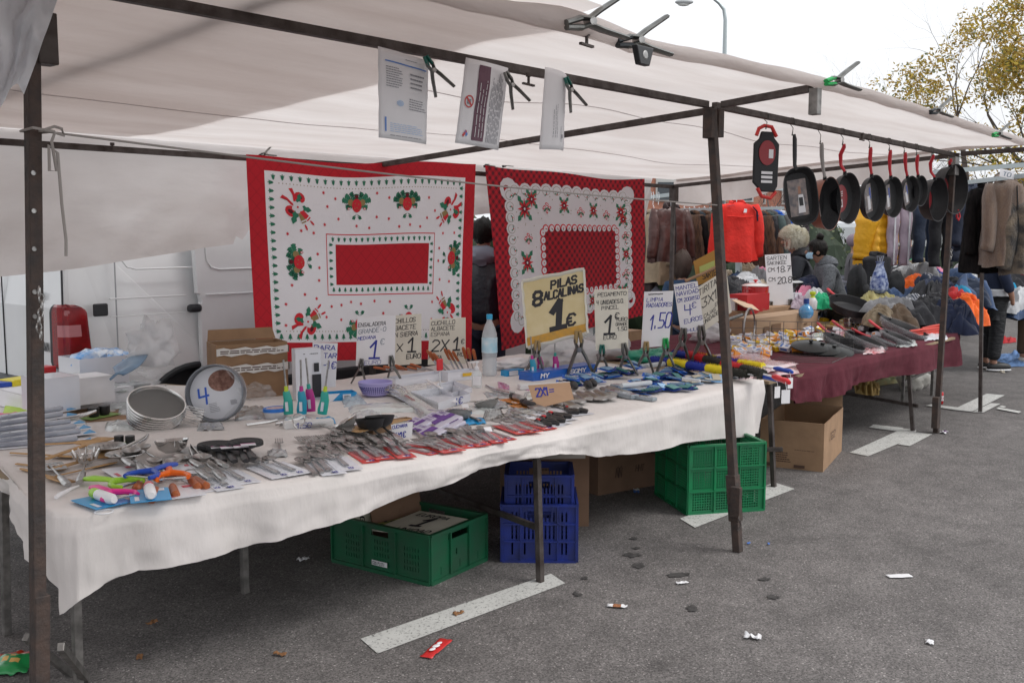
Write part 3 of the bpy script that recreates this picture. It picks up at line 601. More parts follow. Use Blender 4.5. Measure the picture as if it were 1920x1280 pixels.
def draped(name, label, m, top, hang, back, seed=0, ripple=.02, cat='tablecloth', wr_=.006):
    """top: list of (px, py) along the front edge, hang: matching hem pixel rows; back: depth of the top behind it"""
    P = [onz(x, y, TZ) for x, y in top]
    # resample
    def lerp(t, arr):
        k = t*(len(arr)-1); i = min(int(k), len(arr)-2); f = k-i; return arr[i]*(1-f)+arr[i+1]*f
    hz = [zat(p.x, p.y, h) for p, h in zip(P, hang)]
    n = 220; mb = MB(); NB, NH = 26, 22; idx = {}
    vs = []
    for i in range(n+1):
        t = i/n; e = lerp(t, P); bk = V(lerp(t, [V((b[0], b[1], TZ)) for b in back])); z = lerp(t, hz); col = []
        tn = (lerp(min(1, t+.01), P)-lerp(max(0, t-.01), P)).normalized(); nrm = V((tn.y, -tn.x, 0))
        for j in range(NB+1):
            k = j/NB; p = bk+(e-bk)*k; p.z = TZ+wr_*fbm((p.x*3, p.y*3, seed))+.002*fbm((p.x*11, p.y*11, seed)); col.append(p)
        s = t*sum((P[a+1]-P[a]).length for a in range(len(P)-1)); L_ = TZ-z
        for j in range(1, NH+1):
            k = j/NH; fold = math.sin(s*9+2.2*noise.noise((s*1.7, seed, 0)))*.6+.8*noise.noise((s*4.5, seed+3, k*.6)); d = .018*min(1, k*6)+ripple*k**.7*(fold-.5*abs(noise.noise((s*6+seed, k*.4, 2))))+.012*k*noise.noise((s*14, k*3, seed))
            zz = TZ-.014*min(1, k*8)-L_*k+.010*fbm((s*3, 0, seed))*k; p = e+nrm*d; p.z = zz+(.002*noise.noise((s*30, 1, 1)) if j == NH else 0); col.append(p)
        vs.append(col)
    m_ = NB+NH+1; mb.v = [p for c in vs for p in c]
    mb.f = [[i*m_+j, (i+1)*m_+j, (i+1)*m_+j+1, i*m_+j+1] for i in range(n) for j in range(m_-1)]; mb.m = [0]*len(mb.f)
    o = mb.build(name, m, world=True, auto=False); return tag(o, label, cat)
wt = [(-25, 820), (5, 875), (30, 905), (60, 940), (100, 962), (170, 962), (260, 948), (400, 925), (520, 908), (640, 888), (760, 869), (860, 850), (950, 831), (1040, 812), (1120, 794), (1200, 775), (1300, 748), (1400, 722), (1432, 712)]
wh = [870, 905, 960, 1050, 1145, 1100, 1062, 1030, 1005, 968, 925, 890, 862, 843, 851, 842, 826, 812, 808]
wb = [(1.9, 5.86), (1.95, 5.86), (2.0, 5.86), (2.1, 5.86), (2.2, 5.86), (2.35, 5.86), (2.5, 5.86), (2.7, 5.86), (2.95, 5.86), (3.2, 5.8), (3.4, 5.4), (3.6, 5.15), (3.8, 5.1), (4.1, 5.1), (4.4, 5.1), (4.8, 5.1), (5.2, 5.1), (5.7, 5.1), (5.95, 5.1)]
draped('tablecloth', 'long off-white cotton cloth covering the front tables, hanging in folds', clothw, wt, wh, wb, 2.2, .042)
pt_ = [(1474, 704), (1490, 700), (1530, 691), (1560, 685), (1590, 679), (1620, 672), (1680, 657), (1740, 641), (1788, 628), (1800, 622)]
ph = [740, 752, 748, 742, 728, 712, 703, 691, 684, 672]
pb = [(6.1, 5.0), (6.2, 5.0), (6.6, 5.0), (6.9, 5.0), (7.2, 5.0), (7.5, 5.0), (8.2, 5.0), (9.0, 5.0), (9.75, 5.0), (9.85, 5.0)]
draped('tablecloth', 'maroon cloth hanging over the edge of the frying-pan table', purple, pt_, ph, pb, 8.1, .045)

# ================================================================ printed Christmas tablecloths
def hanging(corners, Y, seed, amp):
    tl, tr, br, bl = [ony(x, y, Y) for x, y in corners]
    def fn(u, v, o=0.):     # u to the right, v downwards
        p = (tl*(1-u)+tr*u)*(1-v)+(bl*(1-u)+br*u)*v
        w = amp*(.6*math.sin(u*13+seed+v*1.2)+.5*math.sin(u*5.1+v*3+seed)+.35*fbm((u*3, v*3, seed)))*(.35+.65*v)
        sag = .012*math.sin(u*math.pi*3+seed)*(1-v)
        return V((p.x, p.y+w-o, p.z+sag-.02*(1-v)*math.sin(math.pi*u)))
    return fn
cw = mat('print_white', (.86, .85, .88), .85, trans=.25, bump=.15, bs=70); cr_ = mat('cloth_red', (.50, .012, .028), .85, trans=.18); cgd = mat('cloth_green', (.02, .18, .10), .8); cgo = mat('cloth_gold', (.28, .20, .08), .8); cre = mat('print_bright_red', (.60, .015, .03), .8); cdk = mat('print_dark', (.11, .005, .012), .85); cpk = mat('print_line_grey', (.45, .40, .36), .8)
def lattice_red(name, plaid):
    m = bpy.data.materials.new(name); m.use_nodes = True; t = m.node_tree; b = t.nodes['Principled BSDF']; b.inputs['Roughness'].default_value = .85; ln = t.links.new
    tcn = t.nodes.new('ShaderNodeTexCoord'); mp = t.nodes.new('ShaderNodeMapping'); mp.inputs['Rotation'].default_value = (0, R_(45), 0); ln(tcn.outputs['Object'], mp.inputs[0])
    sp = t.nodes.new('ShaderNodeSeparateXYZ'); ln(mp.outputs[0], sp.inputs[0])
    def band(s, per, wdt):
        a = t.nodes.new('ShaderNodeMath'); a.operation = 'MULTIPLY'; a.inputs[1].default_value = 1/per; ln(s, a.inputs[0])
        f = t.nodes.new('ShaderNodeMath'); f.operation = 'FRACT'; ln(a.outputs[0], f.inputs[0])
        c = t.nodes.new('ShaderNodeMath'); c.operation = 'LESS_THAN'; c.inputs[1].default_value = wdt; ln(f.outputs[0], c.inputs[0]); return c.outputs[0]
    per, w = ((.052, .5) if plaid else (.062, .05)); x, y = band(sp.outputs[0], per, w), band(sp.outputs[2], per, w)
    q = t.nodes.new('ShaderNodeMath'); q.operation = 'ADD' if plaid else 'MAXIMUM'; ln(x, q.inputs[0]); ln(y, q.inputs[1])
    k = t.nodes.new('ShaderNodeMath'); k.operation = 'MULTIPLY'; k.inputs[1].default_value = .5 if plaid else .55; ln(q.outputs[0], k.inputs[0])
    if plaid:
        p2 = t.nodes.new('ShaderNodeMath'); p2.operation = 'POWER'; p2.inputs[1].default_value = 1.2; ln(k.outputs[0], p2.inputs[0]); k = p2
    mx = t.nodes.new('ShaderNodeMix'); mx.data_type = 'RGBA'; mx.inputs[6].default_value = (.52, .012, .025, 1); mx.inputs[7].default_value = (.13, .008, .018, 1) if plaid else (.2, .006, .014, 1)
    ln(k.outputs[0], mx.inputs[0]); ln(mx.outputs[2], b.inputs['Base Color'])
    tr = t.nodes.new('ShaderNodeBsdfTranslucent'); ln(mx.outputs[2], tr.inputs[0]); ms = t.nodes.new('ShaderNodeMixShader'); ms.inputs[0].default_value = .18; ln(b.outputs[0], ms.inputs[1]); ln(tr.outputs[0], ms.inputs[2]); ln(ms.outputs[0], t.nodes['Material Output'].inputs[0]); return m
lat = lattice_red('red_lattice', False); plaid = lattice_red('red_plaid', True)
CM = [cw, lat, cre, cgd, cgo, cdk, plaid, cpk]
class Deco:
    def __init__(s, mb, fn, ax): s.mb, s.fn, s.ax, s.k = mb, fn, ax, 0
    def poly(s, c, pts, mi, lay=1, rot=0., sc=1., my=1.):
        ca, sa = math.cos(rot), math.sin(rot); s.k = (s.k+1) % 9; P = []
        for x, y in pts: x *= my; P.append(s.fn(c[0]+(x*ca-y*sa)*sc/s.ax[0], c[1]+(x*sa+y*ca)*sc/s.ax[1], .0008*lay+.00006*s.k+.0006))
        k = len(P); ctr = sum(P, V((0, 0, 0)))/k
        s.mb.add(P+[ctr], [(i, (i+1) % k, k) for i in range(k)], mi)
    def star(s, c, r, mi, n=6, inner=.45, lay=1, rot=0): s.poly(c, [((r if i % 2 == 0 else r*inner)*math.sin(math.pi*i/n), -(r if i % 2 == 0 else r*inner)*math.cos(math.pi*i/n)) for i in range(2*n)], mi, lay, rot)
    def circ(s, c, r, mi, lay=1, sy=1., rot=0, n=12): s.poly(c, [(r*math.cos(2*math.pi*i/n), r*sy*math.sin(2*math.pi*i/n)) for i in range(n)], mi, lay, rot)
    def tree(s, c, h, rot=0, lay=1): s.poly(c, [(-.06*h, .5*h), (-.06*h, .3*h), (-.42*h, .3*h), (-.18*h, .05*h), (-.34*h, .05*h), (-.1*h, -.2*h), (-.24*h, -.2*h), (0, -.5*h), (.24*h, -.2*h), (.1*h, -.2*h), (.34*h, .05*h), (.18*h, .05*h), (.42*h, .3*h), (.06*h, .3*h), (.06*h, .5*h)], 3, lay, rot)
    def local(s, c, rot, sc, my=1): ca, sa = math.cos(rot), math.sin(rot); return lambda x, y: (c[0]+(x*my*ca-y*sa)*sc/s.ax[0], c[1]+(x*my*sa+y*ca)*sc/s.ax[1])
    def leafp(s, c, L_, rot, mi, lay): s.poly(c, [(0, 0), (.2*L_, -.16*L_), (.3*L_, -.1*L_), (.45*L_, -.22*L_), (.6*L_, -.12*L_), (.75*L_, -.18*L_), (L_, 0), (.75*L_, .18*L_), (.6*L_, .1*L_), (.45*L_, .2*L_), (.3*L_, .1*L_), (.2*L_, .14*L_)], mi, lay, rot)
    def bow(s, c, rot, sc, my=1):        # corner spray: bow, flower, two candles
        q = s.local(c, rot, sc, my); A = lambda a: rot+(a if my > 0 else math.pi-a) if my > 0 else rot+math.pi-a
        for a in (-1.9, -2.6): s.poly(q(0, 0), [(0, -.06), (.45, -.12), (.9, -.02), (1.25, -.16), (1.2, .1), (.85, .12), (.45, .04), (0, .06)], 2, 2, A(a), sc)
        for x, y, sx in ((-.45, .28, .42), (.18, -.62, .40)): s.circ(q(x, y), sx*sc, 2, 3, .8, A(.5)); s.circ(q(x*1.05, y*1.05), sx*.5*sc, 5, 3, .6, A(.5), 8)
        for a, l in ((.15, 1.0), (1.9, 1.15), (-1.35, .9)): s.leafp(q(0, 0), l*sc, A(a), 3, 4)
        for a, col, d in ((.75, 2, .62), (1.15, 4, .6)):
            s.poly(q(.0, .0), [(.3, -.15), (d+.45, -.17), (d+.45, .17), (.3, .15)], col, 5, A(a), sc); s.poly(q(0, 0), [(d+.28, -.17), (d+.36, -.17), (d+.36, .17), (d+.28, .17)], 0, 6, A(a), sc)
            s.leafp(q(1.15*math.cos(a), 1.15*math.sin(a)), .42*sc, A(a), 2, 5)
        for k in range(5): a = k*1.257+.3; s.circ(q(.2*math.cos(a), .2*math.sin(a)), .21*sc, 0, 6, .85, a+rot)
        s.circ(q(0, 0), .07*sc, 2, 8)
    def ball(s, c, rot, sc):             # ornament with fir branches
        q = s.local(c, rot, sc)
        for a, l in ((-2.9, 1.05), (-2.55, .95), (-2.1, .8), (-1.0, .8), (-.6, .95), (-.25, 1.05), (2.9, .8), (.25, .8), (-1.57, .6)):
            pts = [(0, -.03)]
            for k in range(1, 7): pts += [(l*k/7, -.03), (l*(k+.6)/7, -.17)]
            pts += [(l, 0)]
            for k in range(6, 0, -1): pts += [(l*(k+.6)/7, .17), (l*k/7, .03)]
            s.poly(q(0, .05), pts, 3, 2, a+rot, sc)
        for x in (-.42, .42): s.circ(q(x, -.05), .2*sc, 4, 3)
        s.circ(q(0, .12), .34*sc, 2, 4, 1.15); s.circ(q(0, -.38), .13*sc, 5, 5)
        for x, y in ((-.12, 0), (.12, .05), (0, .25), (-.15, .3), (.15, .35)): s.circ(q(x, y), .035*sc, 4, 6, n=6)
        for k in (-1, 1): s.poly(q(0, .62), [(0, 0), (.28*k, .1), (.35*k, .26), (.16*k, .3), (.05*k, .12), (.2*k, .22), (.27*k, .2), (.22*k, .14)], 3, 3, rot, sc)
        for k in (-1, 1): s.circ(q(.55*k, .3), .10*sc, 2, 4, .7); s.circ(q(.55*k, .3), .06*sc, 0, 5, .7)
def cloth_one():
    f = hanging([(463, 293), (893, 305), (884, 672), (482, 678)], YB-.12, 1.3, .024); W, H = 1.93, 1.35; mb = MB()
    u0, u1, v0, v1 = .062, .945, .07, .905
    us = sorted(set([i/60 for i in range(61)]+[u0, u1])); vsr = sorted(set([i/44 for i in range(45)]+[v0, v1]))
    k = len(mb.v); mb.v = [f(u, v) for v in vsr for u in us]; nu = len(us)
    for j in range(len(vsr)-1):
        for i in range(nu-1):
            a = j*nu+i; mb.f.append([a, a+nu, a+nu+1, a+1]); uc, vc = (us[i]+us[i+1])/2, (vsr[j]+vsr[j+1])/2; mb.m.append(0 if u0 < uc < u1 and v0 < vc < v1 else 1)
    d = Deco(mb, f, (W, H)); rnd = random.Random(4)
    for i in range(26): u = u0+.03+(u1-u0-.06)*i/25; d.tree((u, v0+.028), .042, math.pi); d.tree((u, v1-.028), .045)
    for i in range(19): v = v0+.055+(v1-v0-.11)*i/18; d.tree((u0+.020, v), .042, math.pi/2); d.tree((u1-.020, v), .042, -math.pi/2)
    for i in range(60): u = u0+.05+(u1-u0-.1)*i/59; d.circ((u, v0+.056), .004, 4, n=5); d.circ((u, v1-.056), .004, 4, n=5)
    def band(a, b, c, e, mi, lay=1, n=14):
        for i in range(n): p, q = a+(c-a)*i/n, a+(c-a)*(i+1)/n; d.mb.add([f(p, b, .0006+lay*.0008), f(q, b, .0006+lay*.0008), f(q, e, .0006+lay*.0008), f(p, e, .0006+lay*.0008)], [(0, 3, 2, 1)], mi)
    iu0, iu1, iv0, iv1 = .285, .785, .355, .665
    for a, b, c, e in ((iu0, iv0, iu1, iv0+.005), (iu0, iv1-.005, iu1, iv1), (iu0, iv0, iu0+.003, iv1), (iu1-.003, iv0, iu1, iv1)): band(a, b, c, e, 2, n=24 if c-a > .1 else 1)
    n2 = 30
    for j in range(12):
        for i in range(n2):
            A_ = (.325+(.755-.325)*i/n2, .408+(.612-.408)*j/12); B_ = (.325+(.755-.325)*(i+1)/n2, .408+(.612-.408)*(j+1)/12); mb.add([f(A_[0], A_[1], .0015), f(B_[0], A_[1], .0015), f(B_[0], B_[1], .0015), f(A_[0], B_[1], .0015)], [(0, 3, 2, 1)], 1)
    for i in range(18): u = iu0+.028+(iu1-iu0-.056)*i/17; d.tree((u, iv0+.028), .036, math.pi); d.tree((u, iv1-.028), .036)
    for i in range(6): v = iv0+.055+(iv1-iv0-.11)*i/5; d.tree((iu0+.019, v), .036, math.pi/2); d.tree((iu1-.016, v), .036, -math.pi/2)
    for (u, v, r, my) in ((.175, .235, 0, 1), (.865, .235, math.pi/2, 1), (.195, .80, -math.pi/2, 1), (.865, .76, math.pi, 1)): d.bow((u, v), r, .105, my)
    for (u, v, r) in ((.42, .20, 0), (.645, .20, 0), (.165, .505, -math.pi/2), (.89, .48, math.pi/2), (.43, .825, math.pi), (.655, .80, math.pi)): d.ball((u, v), r, .12)
    ok = 0; occ = [(.175, .235), (.865, .235), (.195, .80), (.865, .76), (.42, .20), (.645, .20), (.165, .505), (.89, .48), (.43, .825), (.655, .80)]; st = []
    for _ in range(3000):
        u, v = rnd.uniform(u0+.045, u1-.045), rnd.uniform(v0+.08, v1-.08)
        if iu0-.02 < u < iu1+.02 and iv0-.03 < v < iv1+.03: continue
        if any(abs(u-a)*W < .15 and abs(v-b)*H < .15 for a, b in occ): continue
        if any(math.hypot((u-a)*W, (v-b)*H) < .085 for a, b in st): continue
        st.append((u, v)); d.star((u, v), .0145, 2)
    o = mb.build('christmas_tablecloth', CM, world=True, auto=False)
    tag(o, 'hanging Christmas tablecloth with red border, bows, baubles and a rectangle of little trees', 'tablecloth', 'Christmas tablecloths hung at the back of the stall')
cloth_one()
def cloth_two():
    f = hanging([(908, 308), (1208, 337), (1204, 590), (940, 657)], YB-.10, 3.9, .026); W, H = 2.0, 1.35; mb = MB()
    NU, NV = 70, 46; mb.grid(lambda u, v: f(u, 1-v), NU, NV, 6)
    d = Deco(mb, f, (W, H)); mb.m = [6]*len(mb.f)
    # scalloped white field
    wu0, wu1, wv0, wv1 = .115, .875, .115, .86
    for j in range(30):
        for i in range(44):
            a, b = wu0+(wu1-wu0)*i/44, wu0+(wu1-wu0)*(i+1)/44; c, e = wv0+(wv1-wv0)*j/30, wv0+(wv1-wv0)*(j+1)/30; mb.add([f(a, c, .0018), f(b, c, .0018), f(b, e, .0018), f(a, e, .0018)], [(0, 3, 2, 1)], 0)
    for i in range(12):
        t = (i+.5)/12; u = wu0+(wu1-wu0)*t; v = wv0+(wv1-wv0)*t
        for q in ((u, wv0), (u, wv1)): d.circ(q, .072, 0, .2, .8); d.circ(q, .05, 7, 2.2, .75, n=14); d.circ(q, .044, 0, 3, .75, n=14)
        for q in ((wu0, v), (wu1, v)): d.circ(q, .062, 0, .2, .85); d.circ(q, .045, 7, 2.2, .8, n=14); d.circ(q, .039, 0, 3, .8, n=14)
        for q in ((u, wv0+.02), (u, wv1-.02), (wu0+.01, v), (wu1-.01, v)): d.leafp(q, .03, t*9, 3, 4.2); d.leafp(q, .03, t*9+2, 3, 4.2); d.circ(q, .007, 2, 5.2, n=6)
    for q in ((wu0, wv0), (wu1, wv0), (wu0, wv1), (wu1, wv1)): d.circ(q, .10, 0, .4, .9)
    # inner plaid with heart edging
    iu0, iu1, iv0, iv1 = .305, .80, .34, .745
    for j in range(12):
        for i in range(24):
            a, b = iu0+(iu1-iu0)*i/24, iu0+(iu1-iu0)*(i+1)/24; c, e = iv0+(iv1-iv0)*j/12, iv0+(iv1-iv0)*(j+1)/12; mb.add([f(a, c, .0045), f(b, c, .0045), f(b, e, .0045), f(a, e, .0045)], [(0, 3, 2, 1)], 6)
    for i in range(14):
        t = (i+.5)/14; u = iu0+(iu1-iu0)*t
        for q in ((u, iv0), (u, iv1)): d.circ(q, .036, 2, 3.4, 1.0, n=14); d.circ(q, .026, 0, 6.2, 1.0); d.leafp(q, .02, t*7, 3, 7.4); d.circ(q, .006, 2, 8.4, n=6)
    for i in range(9):
        t = (i+.5)/9; v = iv0+(iv1-iv0)*t
        for q in ((iu0, v), (iu1, v)): d.circ(q, .036, 2, 3.4, 1.0, n=14); d.circ(q, .026, 0, 6.2, 1.0); d.circ(q, .006, 2, 8.4, n=6)
    def poins(c, r, n=8):
        for a in (-2.2, -.9, .8, 2.3): d.leafp(c, r*1.5, a, 3, 3.5)
        d.star(c, r, 2, n, .4, 4.5); d.star(c, r*.6, 5, n, .4, 5.5, .3); d.circ(c, r*.14, 0, 6.5, n=6)
    for c, r in (((.20, .22), .085), ((.245, .165), .07), ((.44, .20), .06), ((.635, .22), .06), ((.83, .23), .07), ((.845, .28), .06), ((.20, .53), .08), ((.86, .53), .055), ((.21, .80), .08), ((.83, .80), .075), ((.61, .82), .05)): poins(c, r)
    for c in ((.335, .215), (.545, .235), (.73, .245), (.215, .39), (.225, .67), (.86, .40), (.855, .67), (.70, .84)):
        for k in range(4): d.circ((c[0]+.016*math.cos(k*1.6), c[1]+.02*math.sin(k*1.6)), .022, 2, 3.5, .6, k*1.2, 8); d.circ((c[0]+.016*math.cos(k*1.6), c[1]+.02*math.sin(k*1.6)), .012, 0, 4.5, .6, k*1.2, 8)
        d.leafp(c, .05, 2.5, 3, 5.5); d.leafp(c, .05, .6, 3, 5.5)
    rnd = random.Random(8)
    for _ in range(150):
        c = (rnd.uniform(.14, .86), rnd.uniform(.14, .84))
        if iu0-.02 < c[0] < iu1+.02 and iv0-.03 < c[1] < iv1+.03: continue
        d.circ(c, .005, 4, 2.6, n=5)
    o = mb.build('christmas_tablecloth', CM, world=True, auto=False)
    tag(o, 'hanging Christmas tablecloth with red plaid, poinsettias and a scalloped white field', 'tablecloth', 'Christmas tablecloths hung at the back of the stall')
cloth_two()

# ================================================================ crates and boxes under the tables
def frame_axes(p0, p1):
    """unit axis and length from ground spot p0 to p1"""
    d = p1-p0; return d.normalized(), d.length
def wall_holes(mb, org, ax, up, W, H, t, holes, nrm, mi=0):
    """flat wall with rectangular openings, made of strips: holes as (x0,z0,x1,z1)"""
    xs = sorted(set([0, W]+[h[0] for h in holes]+[h[2] for h in holes])); zs = sorted(set([0, H]+[h[1] for h in holes]+[h[3] for h in holes]))
    vid = {}; fs = []; vs = []
    def g(i, j, s):
        k = (i, j, s)
        if k not in vid: vid[k] = len(vs); vs.append(org+ax*xs[i]+up*zs[j]+nrm*(t*s))
        return vid[k]
    solid = {}
    for i in range(len(xs)-1):
        for j in range(len(zs)-1):
            cx, cz_ = (xs[i]+xs[i+1])/2, (zs[j]+zs[j+1])/2; solid[i, j] = not any(h[0] < cx < h[2] and h[1] < cz_ < h[3] for h in holes)
    for (i, j), s in solid.items():
        if not s: continue
        fs.append((g(i, j, 0), g(i+1, j, 0), g(i+1, j+1, 0), g(i, j+1, 0))); fs.append((g(i, j+1, 1), g(i+1, j+1, 1), g(i+1, j, 1), g(i, j, 1)))
        for di, dj, a, b in ((-1, 0, (0, 0), (0, 1)), (1, 0, (1, 1), (1, 0)), (0, -1, (1, 0), (0, 0)), (0, 1, (0, 1), (1, 1))):
            if not solid.get((i+di, j+dj), False): fs.append((g(i+a[0], j+a[1], 1), g(i+a[0], j+a[1], 0), g(i+b[0], j+b[1], 0), g(i+b[0], j+b[1], 1)))
    mb.add(vs, fs, mi)
def crate(name, label, o_, ax, W, D, H, m, holes_w, holes_d, ribs=True, t=.005, group=None, nr=5, hr=(), rim=.018):
    """open crate; o_ front corner, ax along the width, depth goes back"""
    r = thing(name, label, 'crate', o_, group=group); up = V((0, 0, 1)); ay = V((-ax.y, ax.x, 0)); z0 = V(o_)
    mb = MB()
    wall_holes(mb, z0, ax, up, W, H, t, holes_w, ay); wall_holes(mb, z0+ay*D, ax, up, W, H, t, holes_w, -ay); wall_holes(mb, z0, ay, up, D, H, t, holes_d, ax); wall_holes(mb, z0+ax*W, ay, up, D, H, t, holes_d, -ax)
    mb.slab(z0+up*.01, z0+ax*W+up*.01, z0+ax*W+ay*D+up*.01, z0+ay*D+up*.01, .01)
    rb = mb; e = .012
    for z in (0, H-rim):
        for a, b in ((z0, z0+ax*W), (z0+ax*W, z0+ax*W+ay*D), (z0+ax*W+ay*D, z0+ay*D), (z0+ay*D, z0)): rb.bar(a+up*(z+rim/2), b+up*(z+rim/2), .024, rim)
    # moulded ribs belong to the shell
    for i in range(nr+1):
        f_ = i/nr; rb.bar(z0+ax*W*f_-ay*.005+up*.01, z0+ax*W*f_-ay*.005+up*(H-.01), .008, .012, up=ay); rb.bar(z0+ay*D*f_-ax*.005+up*.01, z0+ay*D*f_-ax*.005+up*(H-.01), .008, .012, up=ax); rb.bar(z0+ax*W+ax*.005+ay*D*f_+up*.01, z0+ax*W+ax*.005+ay*D*f_+up*(H-.01), .008, .012, up=ax)
    for h in hr: rb.bar(z0-ay*.006+up*h, z0+ax*W-ay*.006+up*h, .010, .008); rb.bar(z0-ax*.006+up*h, z0-ax*.006+ay*D+up*h, .010, .008); rb.bar(z0+ax*(W+.006)+up*h, z0+ax*(W+.006)+ay*D+up*h, .010, .008)
    rb.build('shell', m, r, smooth=False, world=True)
    return r, ax, ay
gcm = mat('green_crate', (.005, .105, .045), .42, col2=(.02, .085, .045), vs=9, detail=8); gcm2 = mat('bright_green_crate', (.003, .215, .075), .4, col2=(.015, .15, .065), vs=8, detail=8); bcm = mat('blue_crate', (.006, .024, .23), .5, col2=(.012, .022, .13), vs=9)
# folding green crate
A = onz(807, 1098); Bp = onz(911, 1050); Cp = onz(642, 1046); ax, W = frame_axes(A, Bp); D = (Cp-A).length; Hh = .245
hs_ = []
for cx in (.12, .31, .50):
    for i in range(6):
        for j in range(4): hs_.append((cx-.05+i*.017, .05+j*.032, cx-.05+i*.017+.005, .07+j*.032))
hole_d = [(.26, .185, .37, .215)]+hs_; hole_w = [(.14, .185, .30, .215)]+[(.08+i*.075, .03, .084+i*.075, .07) for i in range(5)]+[(.2, .10, .21, .13)]
cr1, ax1, ay1 = crate('folding_crate', 'green folding crate holding spare price cards, under the table left of the blue crates', A, ax, W, D, Hh, gcm, hole_w, hole_d, nr=3)
mb = MB(); o1 = A-ax*.006+ay1*.26; fn = qmap(o1+ay1*.10+V((0, 0, .04)), o1+V((0, 0, .04)), o1+V((0, 0, .065)), o1+ay1*.10+V((0, 0, .065)))
rect(mb, fn, 0, 0, 1, 1, 0, -.004+.008); write(mb, 'CBS PLSTI', fn, .06, .2, .6, .62, .14, 1, off=.006, asp=.25); mb.build('name_tag', [whitep, ink_k], cr1, world=True, smooth=False)
# cards inside the crate
def board(name, label, corners, m, inks, deco, t=.004, cat='sign', group=None):
    fn = qmap(*corners); mb = MB().slab(corners[0], corners[1], corners[2], corners[3], t); mb.m = [0]*len(mb.f)
    o = mb.build(name, m, world=True, smooth=False, bevel=.0008); tag(o, label, cat, group)
    k = MB(); deco(k, fn); 
    if k.f: k.build('lettering', inks, o, world=True, smooth=False)
    return o
yb = mat('card_lime', (.45, .50, .16), .8)
zz = .15
def incr(u, v, z): return A+ax1*(W*u)+ay1*(D*v)+V((0, 0, z))
board('price_card', 'lime green price card lying at the back of the folding crate', [incr(.1, .95, .17), incr(.12, .5, .20), incr(.7, .5, .20), incr(.7, .93, .17)], yb, [ink_k], lambda k, f: (write(k, 'SAR', f, .2, .55, .16, 1.1, .22, off=.002), write(k, 'TE', f, .25, .25, .16, 1.1, .2, off=.002)))
board('price_card', 'white card with a black arrow number one lying in the folding crate', [incr(.05, .62, .20), incr(.08, .06, .225), incr(.86, .06, .222), incr(.86, .60, .215)], paper_o, [ink_k], lambda k, f: (write(k, '|', f, .4, .35, .4, .5, .16, off=.002), write(k, 'EUROPA', f, .12, .78, .11, .9, .18, off=.002), write(k, 'UNIDAD', f, .3, .12, .12, .9, .18, off=.002)))
board('price_card', 'long white card standing at the back of the folding crate', [incr(.15, .93, .05), incr(.38, .80, .05), incr(.38, .84, .36), incr(.15, .97, .36)], paper_o, [ink_k], lambda k, f: write(k, 'MADERA', lambda u, v, o: f(1-v, u, o), .1, .3, .15, .7, .2, off=.002))
board('cardboard_piece', 'torn brown cardboard sheet standing in the back of the folding crate', [incr(.30, .72, .05), incr(1.02, .62, .05), incr(.98, .70, .37), incr(.34, .86, .39)], cardb2, [ink_k], lambda k, f: (write(k, 'CU', f, .70, .72, .09, .9, .16, off=.002), write(k, '=H', f, .72, .45, .08, .9, .14, off=.002)), .006, 'cardboard')
# two nested blue crates
A = onz(942, 1053); Bp = onz(1080, 1054); ax, W = frame_axes(A, Bp); D = .36
def bholes(W, H):
    o = [(W*.34, H-.07, W*.66, H-.035)]
    for r_, (z0_, z1_) in enumerate(((.04, .10), (.12, .19), (.21, .26))):
        for i in range(14):
            x = .05+i*(W-.10)/13
            if abs(x-W/2) < W*.14 and r_ == 1 and False: continue
            if r_ == 0 and .16 < x/W < .84 and i % 3: continue
            o.append((x-.0045, z0_, x+.0045, z1_))
    return [h for h in o if h[1] >= 0 and h[3] < H]
crate('blue_crate', 'lower of two stacked blue slotted plastic crates beside the table leg', A, ax, W, D, .30, bcm, bholes(W, .30), bholes(D, .30), group='stacked blue crates', nr=4, hr=(.11, .20), rim=.012)
ay = V((-ax.y, ax.x, 0)); crate('blue_crate', 'upper blue plastic crate, nested in the one below', A+ax*.02+ay*.05+V((0, 0, .13)), ax, W-.04, D-.06, .31, bcm, bholes(W-.04, .31), bholes(D-.06, .31), group='stacked blue crates', nr=4, hr=(.11, .20), rim=.012)
